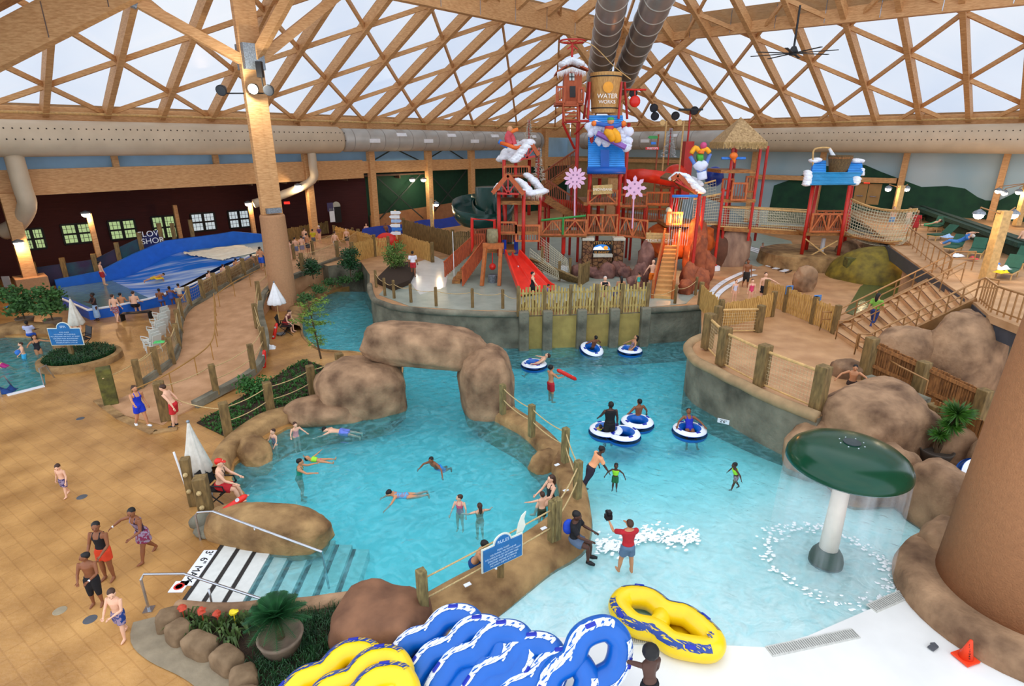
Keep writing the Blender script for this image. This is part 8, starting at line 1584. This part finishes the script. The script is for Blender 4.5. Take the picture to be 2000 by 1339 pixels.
PP = [
 # left deck
 ((131, 968), 0, 175, 1.1, 'p', 'b', [('trunks', '3a2f6a*')], dict(WK(14), shL=10, shR=-10, sab=18, hyaw=20, hpitch=25), 'small boy alone on the left deck in purple patterned trunks, looking down', 1),
 ((216, 1128), 0, 178, 1.62, 'b', 'k', [('suit', '141418'), ('shorts', 'd8401e')], dict(ST, shL=15, shR=15, el=40, ein=25, hyaw=25), 'smiling woman in a black halter top and red shorts on the left deck', 1, 's'),
 ((290, 1088), 0, 155, 1.6, 'b', 'k', [('suit', '3d2030*'), ('skirt', '8a2f52*')], dict(WK(20), shR=55, sabR=60, elR=5, shL=25, elL=70, hyaw=30, lean=10), 'woman in a flowered swimsuit with one arm stretched out to the left', 1, 's'),
 ((193, 1178), 0, 190, 1.42, 'b', 'k', [('long', '15151a')], dict(ST, shL=20, shR=20, el=60, ein=30, hyaw=-60), 'boy in long black trunks with a white wristband looking sideways', 1, 's'),
 ((243, 1243), 0, 175, 1.28, 'p', 'b', [('trunks', '1c3f86*')], dict(WK(12), shL=20, shR=22, el=60, ein=35, hyaw=35, hpitch=15), 'dark haired pale boy in blue patterned trunks nearest the planter', 1, 's'),
 ((280, 832), 0, -120, 1.68, 't', 'b', [('suit', '1336c8'), ('shorts', '1336c8')], dict(WK(14), shR=62, sabR=20, elR=10, shL=-10, elL=45), 'woman in a royal blue swim top and shorts reaching towards the lifeguard post', 1, 'b'),
 ((347, 832), 0, 95, 1.75, 'p', 'b', [('trunks', 'c8222a')], dict(hip=6, lean=18, shL=-20, shR=-15, el=12), 'lifeguard with no shirt in red shorts leaning on the ramp post', 1, 's'),
 ((437, 980), .05, -80, 1.8, 'p', 'r', [('trunks', 'c0202a')], dict(SIT, pel=.56, lean=6, shL=42, shR=42, el=25, ein=12, hip=78, knee=62, hpitch=5), 'seated lifeguard with no shirt in a red cap and red shorts', 1, 'c'),
 # lagoon
 ((537, 868), w, 150, 1.15, 'p', 'b', [('suit', '3f8f9a*')], SW(.02, sh=20, sab=20), 'small girl in a patterned swimsuit standing at the lagoon wall', 2, 's'),
 ((578, 852), w, -140, 1.2, 'p', 'b', [('suit', 'e0a0a0')], SW(0, sh=60, sab=30, lean=10), 'girl with brown hair in a pink swimsuit beside the lagoon wall', 2, 's'),
 ((668, 842), w, 90, 1.5, 'p', 'k', [('trunks', '6a7cd0')], dict(pel=-.02, pitch=82, sh=150, sab=25, el=10, hip=4, ab=8), 'swimmer face down with light blue trunks at the far side of the lagoon', 2, 's'),
 ((583, 925), w, -75, 1.55, 't', 'k', [('suit', '1e8a6a')], SW(-.22, sh=70, sab=20, lean=8), 'woman in a green swimsuit holding the floating child in the lagoon', 1, 's'),
 ((626, 900), w, -90, 1.0, 't', 'k', [('jacket', 'a8e838'), ('bikini', 'e0507a')], dict(pel=.02, pitch=-78, shR=120, shL=40, sab=40, hip=12, knee=8, ab=14), 'child floating on her back in a lime green life vest', 1, 's'),
 ((856, 912), w, 150, 1.4, 'b', 'k', [('trunks', '2288dd')], dict(pel=-.03, pitch=40, hyaw=10, hpitch=-30, sh=60, sab=60, hip=-10, knee=30), 'boy swimming in bright blue trunks near the centre right of the lagoon', 1, 's'),
 ((795, 968), w, 110, 1.35, 't', 'k', [('suit', '58b8e8*')], dict(pel=-.0, pitch=72, sh=120, sab=30, el=10, hpitch=-30, hip=-8, knee=12), 'girl in a light blue striped swimsuit swimming towards the left', 1, 's'),
 ((898, 990), w, 170, 1.2, 'p', 'b', [('suit', 'd8607a')], SW(-.2, sh=20, sab=20, hyaw=-60), 'girl in a pink swimsuit facing right with water up to her chest', 1, 's'),
 ((937, 1000), w, 20, 1.25, 'p', 'b', [('suit', '9a7a3a')], SW(-.33, sh=40, sab=60), 'girl with wet hair seen from behind with water up to her shoulders', 1, 'l'),
 ((926, 1100), w, -110, 1.7, 't', 'k', [('trunks', '17457f')], dict(pel=.0, lean=25, hip=40, knee=60, sh=70, el=70, ein=20), 'bearded man in dark blue trunks at the lagoon edge beside the rules sign', 1, 's'),
 ((1075, 985), w, 120, 1.62, 'p', 'b', [('suit', '2a2420')], dict(pel=.2, hip=80, knee=60, sh=35, el=40, ein=20), 'long haired woman sitting on the submerged ledge of the lagoon', 1, 'l'),
 ((1058, 1010), w, 20, 1.15, 'p', 'b', [('trunks', '38402a')], dict(pel=.26, sh=50, sab=60, el=10), 'child with outstretched arm standing in front of the seated woman', 1, 's'),
 # divider and beach pool
 ((1122, 1062), .36, -112, 1.72, 'd', 'k', [('shirt', '15151a'), ('shorts', '5a6b82'), ], dict(SIT, pel=.14, sh=38, el=40, ein=15, hpitch=15), 'man in a black T-shirt with a blue backpack sitting on the divider wall', 1, 's'),
 ((1222, 1120), -.05, 10, 1.6, 't', 'b', [('shirt', 'b5202a'), ('shorts', '5a7590')], dict(ST, ab=8, shL=62, sabL=30, elL=75, shR=40, elR=80, einR=40, hipL=10), 'woman in a red shirt and denim shorts filming with a camera', 1, 's'),
 ((1152, 958), -.2, -75, 1.62, 'd', 'k', [('shirt', 'f2a878'), ('long', '2a2433')], dict(hipL=-8, hipR=-30, knee=6, lean=28, sh=40, shR=52, el=8), 'woman in an orange T-shirt and black leggings leaning to hold the child by the hand', 1, 'b'),
 ((1200, 957), -.2, 165, .92, 'd', 'k', [('jacket', '9fe636'), ('trunks', '23663a')], dict(ST, shR=30, sab=55, el=8), 'toddler in a lime life vest holding the hand of the woman in orange', 1, 's'),
 ((1434, 955), -.15, 95, .95, 'd', 'k', [('jacket', '9fe636'), ('trunks', '5a6a4a*')], dict(WK(20), sab=40, lean=14), 'toddler walking alone in a lime life vest in the shallow water', 1, 's'),
 ((1188, 872), -.45, 5, 1.82, 'd', 'k', [('vest', '121214'), ('long', '121214')], dict(ST, shL=35, sab=14, el=15, fat=.006), 'broad man in a black sleeveless shirt seen from behind beside the tubes', 1, 's'),
 ((1168, 848), w, 10, .9, 't', 'k', [('jacket', 'cfe23a')], dict(TUBE, pel=.1), 'small child in a yellow vest sitting in the tube left of the man in black', 2, 's'),
 ((1246, 822), w, 15, 1.65, 'b', 'k', [('trunks', '3a1f18')], dict(pel=.12, hip=8, sh=10, sab=38, el=25), 'bare backed young man standing inside a blue tube', 1, 's'),
 ((1346, 846), w, 178, 1.62, 'b', 'k', [('suit', '2430b8')], dict(TUBE), 'woman in a royal blue swimsuit sitting in a blue tube facing the camera', 1, 's'),
 ((1075, 785), -.55, -60, 1.72, 't', 'k', [('trunks', 'b8202c')], dict(ST, shL=45, shR=45, el=40, ein=20), 'young lifeguard in red trunks standing in the water with a rescue tube', 1, 'a'),
 ((1048, 718), w, 75, 1.75, 'p', 'b', [('trunks', 'c8303a')], dict(TUBE, lean=-45, hip=50, knee=10, ab=8), 'pale man in red trunks reclining in a blue tube with his legs out', 1, 's'),
 ((1158, 684), w, 20, 1.6, 'b', 'k', [('trunks', '2a3038')], dict(TUBE, lean=-20), 'dark haired swimmer with a bare back riding the tube by the ochre wall', 2, 's'),
 ((1232, 687), w, 100, 1.6, 't', 'k', [('suit', '8a7a5a*')], dict(TUBE, lean=-20), 'woman in a patterned swimsuit riding the tube near the gray wall', 2, 'l'),
 ((1262, 1400), 0, 20, 1.6, 'd', 'k', [('trunks', '0d0d12')], dict(ST, shL=80, sabL=35, elL=10, shR=20, lean=8), 'bare backed child with bushy black hair holding up the blue tube', 1, 'A'),
 # left background
 ((192, 625), 0, 150, 1.68, 'd', 'k', [('vest', '2a2024'), ('dress', '93b0cf')], dict(ST, sh=35, el=80, ein=40), 'woman in a dark top with a pale blue wrap around her waist', 2, 'a'),
 ((231, 628), 0, 0, 1.7, 'p', 'b', [('trunks', 'a84838*')], dict(WK(10), sh=8), 'bare backed man in red patterned shorts standing by the surf ride', 2, 's'),
 ((243, 612), 0, 10, 1.65, 't', 'k', [('trunks', '1a1a20')], dict(SIT, pel=.52), 'tanned person seated on the bench beside the man in red shorts', 2, 's'),
 ((266, 612), 0, 15, 1.8, 'p', 'b', [('trunks', '15151a')], dict(SIT, pel=.52, lean=14, fat=.012), 'broad pale bare backed man seated on the bench by the surf ride', 2, 's'),
 ((318, 605), .1, 20, 1.6, 'b', 'k', [('trunks', '3858a8')], dict(SIT, pel=.6), 'leftmost of the three onlookers seated by the surf ride edge', 2, 's'),
 ((338, 600), .1, 15, 1.6, 'b', 'k', [('suit', '3858a8')], dict(SIT, pel=.6), 'middle of the three onlookers seated by the surf ride edge', 2, 's'),
 ((355, 594), .1, 20, 1.6, 't', 'k', [('shirt', 'd8d4cc')], dict(SIT, pel=.6), 'onlooker in a white shirt seated at the surf ride edge, rightmost of three', 2, 's'),
 ((204, 556), .5, -35, 1.72, 'p', 'k', [('trunks', 'b02c2c')], dict(ST), 'attendant in red standing on the surf landing pool', 2, 's'),
 ((302, 545), 1.0, -60, 1.4, 't', 'k', [('trunks', 'd8b040')], dict(pel=.12, pitch=75, sh=90, hip=0), 'rider lying on a board on the blue wave', 2, 's'),
 ((92, 575), 0, 180, 1.6, 't', 'b', [('shirt', 'c8bfb0')], dict(SIT, pel=.6), 'person in a pale top sitting in the shade beside the pedestal column', 3, 's'),
 ((410, 545), 1.5, 0, 1.5, 'p', 'b', [('trunks', '808890')], dict(pel=-.15), 'onlooker just below the foam at the right edge of the surf ride', 3, 's'),
 ((437, 532), 1.6, 0, 1.5, 'p', 'b', [('trunks', '808890')], dict(pel=-.15), 'second onlooker along the right edge of the surf ride', 3, 's'),
 ((462, 520), 1.8, 0, 1.5, 't', 'k', [('trunks', '808890')], dict(pel=-.15), 'dark haired onlooker at the right edge of the surf ride', 3, 's'),
 ((472, 518), 1.8, 10, 1.3, 't', 'k', [('trunks', '506880')], dict(pel=-.1), 'child onlooker beside the dark haired one at the surf ride', 3, 's'),
 ((492, 512), 1.8, 0, 1.5, 't', 'k', [('trunks', '506880')], dict(pel=-.15), 'onlooker leaning on the white edge left of the tall column', 3, 's'),
 ((513, 528), 1.45, 0, 1.72, 't', 'k', [('trunks', '2858c8')], dict(WK(8)), 'man in bright blue trunks walking up the ramp beside the tall column', 2, 's'),
 ((559, 648), .02, -100, 1.72, 'p', 'b', [('vest', '6a3030'), ('trunks', 'b8302c')], dict(SIT, pel=.55, lean=30, sh=40, el=50), 'lifeguard leaning forward on a chair by the tall column under the white umbrella', 2, 's'),
 ((157, 668), 0, 190, 1.7, 'p', 'b', [('trunks', 'c03030')], dict(SIT, pel=.55, sh=10), 'lifeguard in red shorts seated behind the blue spa sign', 2, 's'),
 ((61, 662), 0, 20, 1.6, 'd', 'k', [('shirt', 'c2c2e0'), ('trunks', '2454b8')], dict(SIT, pel=.25), 'person in a pale lilac shirt sitting on the small pool edge', 2, 's'),
 ((48, 698), -.1, 140, 1.35, 'p', 'b', [('trunks', '38a8d8')], SW(.12, sh=30), 'child holding a light blue ball in the small pool', 2, 's'),
 ((76, 690), -.1, -120, 1.6, 't', 'b', [('suit', '2a2830')], SW(.2, sh=60), 'woman in a dark swimsuit in the small pool beside the spray', 2, 's'),
 ((6, 715), -.1, 100, 1.2, 'p', 'b', [('jacket', '58d858'), ('trunks', 'b02878')], dict(pel=.05, pitch=60), 'child in a green life vest at the very left edge of the small pool', 2, 's'),
 # upper left walkers
 ((478, 0), 0, 0, 1, 'p', 'b', [], {}, '', 0),
 ((569, 508), 1.6, 0, 1.55, 'p', 'k', [('bikini', 'd8a8c8')], dict(WK(10)), 'slim person in pale patterned bottoms beside the tall column', 3, 's'),
 ((580, 503), 1.65, 0, 1.6, 'p', 'k', [('trunks', '7080a8')], ST, 'bare backed boy in gray blue trunks waiting beyond the tall column', 3, 's'),
 ((592, 500), 1.7, 30, 1.6, 'p', 'k', [('trunks', '9090b0')], ST, 'bare backed boy second from the left in the waiting group', 3, 's'),
 ((603, 497), 1.7, -30, 1.7, 't', 'k', [('trunks', '303848')], ST, 'bare backed boy in dark trunks in the waiting group', 3, 's'),
 ((598, 484), 1.7, -10, 1.7, 'p', 'b', [('trunks', '686878')], ST, 'rearmost bather of the waiting group by the lit column', 3, 's'),
 ((614, 484), 1.7, 0, 1.6, 't', 'k', [('shirt', 'c8b020'), ('trunks', '606060')], ST, 'person in a yellow shirt at the right of the waiting group', 3, 's'),
 ((626, 476), 1.7, 150, 1.6, 'p', 'g', [('shirt', '5a3a6a')], ST, 'gray haired person in a purple shirt behind the gray railing', 3, 's'),
 ((657, 494), 1.7, -20, 1.78, 'p', 'b', [('trunks', 'c8b8a8')], WK(16), 'tall pale bare backed man walking at the top of the ramp', 2, 's'),
 ((679, 482), 1.7, 170, 1.6, 'p', 'b', [('trunks', '3a3030')], WK(8), 'shorter pale bather walking just right of the tall pale man', 2, 's'),
 ((717, 462), 1.7, 180, 1.5, 'p', 'b', [('suit', '8888c8')], dict(SIT, pel=.5), 'person in a lilac swimsuit sitting by the post below the green wall', 3, 's'),
 ((755, 470), 1.75, 180, 1.6, 'b', 'k', [('trunks', '503028')], ST, 'dark bather walking behind the blue tarp near the orange dome', 3, 's'),
 ((791, 462), 1.75, 180, 1.6, 'b', 'k', [('trunks', '382828')], ST, 'dark bather behind the blue tarp right of the white signpost', 3, 's'),
 ((808, 540), 1.75, 5, 1.72, 'b', 'k', [('shirt', 'e8e4ea'), ('shorts', 'b82830')], WK(12), 'lifeguard in a white shirt and red shorts walking away on the island', 1, 's'),
 # island
 ((1040, 588), 1.75, -90, 1.68, 'p', 'k', [('suit', '121216'), ('skirt', '121216')], dict(ST, shR=30, sabR=40), 'woman in a black swim dress standing at the foot of the red slide', 2, 's'),
 ((1066, 580), 1.75, -90, 1.0, 't', 'k', [('shirt', '6858b8')], dict(pel=.25, lean=20, hip=70, knee=60), 'child in a purple shirt at the bottom of the red slide', 2, 's'),
 ((1179, 600), 1.75, 180, 1.7, 'p', 'g', [('vest', '18181c')], dict(ST, sh=50, el=70, ein=40), 'balding man in a black vest behind the ragged picket fence', 2, 's'),
 ((1210, 598), 1.75, 5, 1.68, 't', 'k', [('suit', '151518')], ST, 'woman with black hair and an open backed swimsuit behind the picket fence', 2, 'l'),
 ((1199, 600), 1.75, 180, 1.1, 'b', 'k', [('shirt', '283a90')], ST, 'small child in a dark blue shirt beside the woman behind the picket fence', 3, 's'),
 ((1272, 564), 1.75, 5, 1.78, 'p', 'l', [('trunks', 'f07818')], dict(ST, shL=15, sabL=30), 'bare backed man in bright orange shorts at the foot of the cave stairs', 1, None),
 ((1246, 567), 1.75, 10, 1.1, 't', 'b', [('suit', '48b8a8')], dict(ST, shR=60), 'child in a turquoise swimsuit holding the hand of the man in orange shorts', 2, 's'),
 ((1455, 560), 1.75, 170, 1.7, 'b', 'k', [('long', '2a2420')], dict(WK(10)), 'tanned man in dark trunks behind the terrace picket fence', 2, 's'),
 ((1433, 588), 1.75, 175, 1.2, 'p', 'b', [('suit', 'd8d8ea')], ST, 'small girl in white behind the terrace picket fence', 2, 's'),
 ((1464, 592), 1.75, 175, 1.35, 'p', 'b', [('suit', 'e04870')], ST, 'girl in a pink patterned swimsuit behind the terrace picket fence', 2, 's'),
 ((1488, 590), 1.75, 175, 1.68, 'p', 'b', [('trunks', '18181e')], dict(ST, shL=60, sabL=50, el=20), 'pale boy in black trunks with an arm out on the terrace', 2, 's'),
 ((1486, 505), 1.75, 170, 1.2, 'p', 'b', [('suit', '3878c8')], WK(14), 'child in a blue swimsuit wading at the curved white steps', 2, 's'),
 ((1702, 640), 2.1, -60, 1.68, 't', 'k', [('shirt', '7fae45'), ('pants', '2c3f78')], dict(WK(22)), 'woman in a green T-shirt and jeans walking up the broad stairs', 1, 'l'),
 ((1663, 752), 1.7, 150, 1.5, 't', 'k', [('trunks', '40302a')], dict(pel=.1, sh=40, sab=60, lean=10), 'boy with black hair seen from the shoulders up behind the big pale boulder', 1, 's'),
 # sun deck
 ((1783, 460), 4, 160, 1.72, 'b', 'k', [('shirt', 'b02828'), ('trunks', 'b02828')], ST, 'attendant in a red outfit standing at the end of the net bridge', 2, 's'),
 ((1768, 452), 4, 200, 1.7, 'p', 'l', [('trunks', 'b8a890')], ST, 'pale bather standing behind the net bridge end', 3, 's'),
 ((1738, 448), 4, 180, 1.7, 'p', 'l', [('trunks', '6f9ac8')], WK(12), 'pale bather in light blue trunks walking on the sagging net bridge', 3, 's'),
 ((1812, 452), 4, 35, 1.65, 'p', 'b', [('suit', '38a878'), ('trunks', '38a878')], dict(pel=.5, pitch=-62, hip=20), 'sunbather in green lying on the lounger behind the net bridge end', 2, 's'),
 ((1866, 490), 4, 35, 1.75, 'p', 'g', [('shirt', '3f80d0'), ('pants', '4f86c8')], dict(pel=.55, pitch=-55, hip=42, knee=45, sh=120, el=90), 'bather in light blue clothes reclining on a white lounger', 1, 's'),
 ((1988, 500), 4, 10, 1.75, 'p', 'b', [('trunks', '3a3f44')], ST, 'bare backed man in dark gray trunks standing at the right frame edge', 2, 's'),
]
def acc_for(lab):
    def f(t, Wd, Wt, arms, legs, h):
        if 'backpack' in lab: mb = MB(); mb.ball(Wt((0, -.1, .70)), (.16, .11, .22), 12, M=Matrix.Rotation(.3, 3, 'Z')); tag(mb.build('backpack', mat('backpack_blue', '#1f48c0', .7, .15, 8), smooth=True), 'blue backpack worn by the man sitting on the divider wall', 'backpack')
        if 'filming' in lab:
            p = Wd(arms[0][2])+Vector((-.02, .05, .1)); mb = MB(); mb.box(p, (.16, .14, .12), .3); mb.tube([p, p+Vector((0, .2, .02))], .05, 10); mb.box(p+Vector((.02, 0, .12)), (.1, .12, .08), .3); tag(mb.build('video_camera', black), 'black video camera held up by the woman in the red shirt', 'camera')
        if 'standing in the water with a rescue' in lab: rescue_tube((Wd(arms[0][2])+Wd(arms[1][2]))/2+Vector((.3, 0, .05)), (.85, .1, -.5), 'red rescue tube held by the young lifeguard standing in the water')
        if 'lifeguard' in lab and 'red cap' in lab or 'leaning on the ramp' in lab: mb = MB(); mb.tube([Wt((-.05, .05, .82)), Wt((-.02, .075, .75)), Wt((0, .08, .70)), Wt((.02, .075, .75)), Wt((.05, .05, .82))], .008, 5); mb.ball(Wt((0, .085, .69)), .02, 6); mb.build('whistle_cord', black, t)
        if 'wristband' in lab or 'flowered' in lab: q = arms[1] if 'flowered' in lab else arms[0]; mb = MB(); mb.tube([Wd(q[2]-q[3]*.012), Wd(q[2]+q[3]*.008)], .018*h, 10); mb.build('wristband', white, t)
        if 'reaching towards' in lab or 'black T-shirt' in lab or 'leaning on the ramp' in lab or 'jeans' in lab:
            m = white if ('reaching' in lab or 'jeans' in lab) else black; mb = MB()
            for hip, kn, an, ft in legs: mb.tube([Wd(an-ft*.025-Vector((0, 0, .02))), Wd(an+ft*.04-Vector((0, 0, .022))), Wd(an+ft*.11-Vector((0, 0, .028)))], [.026*h, .034*h, .02*h], 8)
            mb.build('shoes', m, t, smooth=True)
        if 'light blue ball' in lab: mb = MB(); mb.ball(Wd((.12, .12, .62)), .14, 12); tag(mb.build('ball', blt, smooth=True), 'light blue ball held in the small pool', 'ball')
        if 'rider lying' in lab: mb = MB(); mb.box(Wd((0, .06, .62)), (.5, 1.0, .06), .9); tag(mb.build('body_board', yel, bevel=.02), 'yellow body board under the rider on the blue wave', 'board')
    return f
for r in PP:
    (px, py), z, yaw, h, sk, hr, wear, pose, lab, near = r[:10]; hs = r[10] if len(r) > 10 else 's'
    if near == 0: continue
    person(G(px, py, z), yaw, h, sk, hr if hs else None, wear, pose, lab, near, hs=hs or 's', acc=acc_for(lab))
finish_people()
# bench by the surf ride
t = thing('bench', 'dark bench under the two seated men by the surf ride', 'bench', tuple(G(252, 622, 0))); a, b = G(238, 612, .45), G(292, 608, .45); mb = MB(); mb.bar(a, b, .4, .05); mb.build('seat', black, t)
for q in (a, b): mb = MB(); mb.bar(q, (q.x, q.y, 0), .06, .35); mb.build('leg', black, t)
# foam line where small waves break, and the mushroom splash ring
mb = MB(); rnd = random.Random(8)
for k in range(420):
    f = rnd.random(); px = 1165+200*f; py = 1062-22*f+rnd.gauss(0, 9)+8*math.sin(f*9); mb.ball(G(px, py, -.095), (rnd.uniform(.02, .10), rnd.uniform(.02, .05), .012), 6, M=Matrix.Rotation(rnd.random(), 3, 'Z'))
for k in range(260):
    a = rnd.uniform(0, 2*PI); r = rnd.gauss(1.42, .12); p = mp_+Vector((r*math.cos(a), r*math.sin(a), -.045)); mb.ball(p, (rnd.uniform(.02, .07), rnd.uniform(.02, .05), .012), 6)
tag(mb.build('foam', mat('water_foam', '#f6fafa', .8, .03, 3), origin=(0, 0, 0)), 'white foam of the small wave beside the filming woman and under the mushroom', 'foam', kind='stuff')
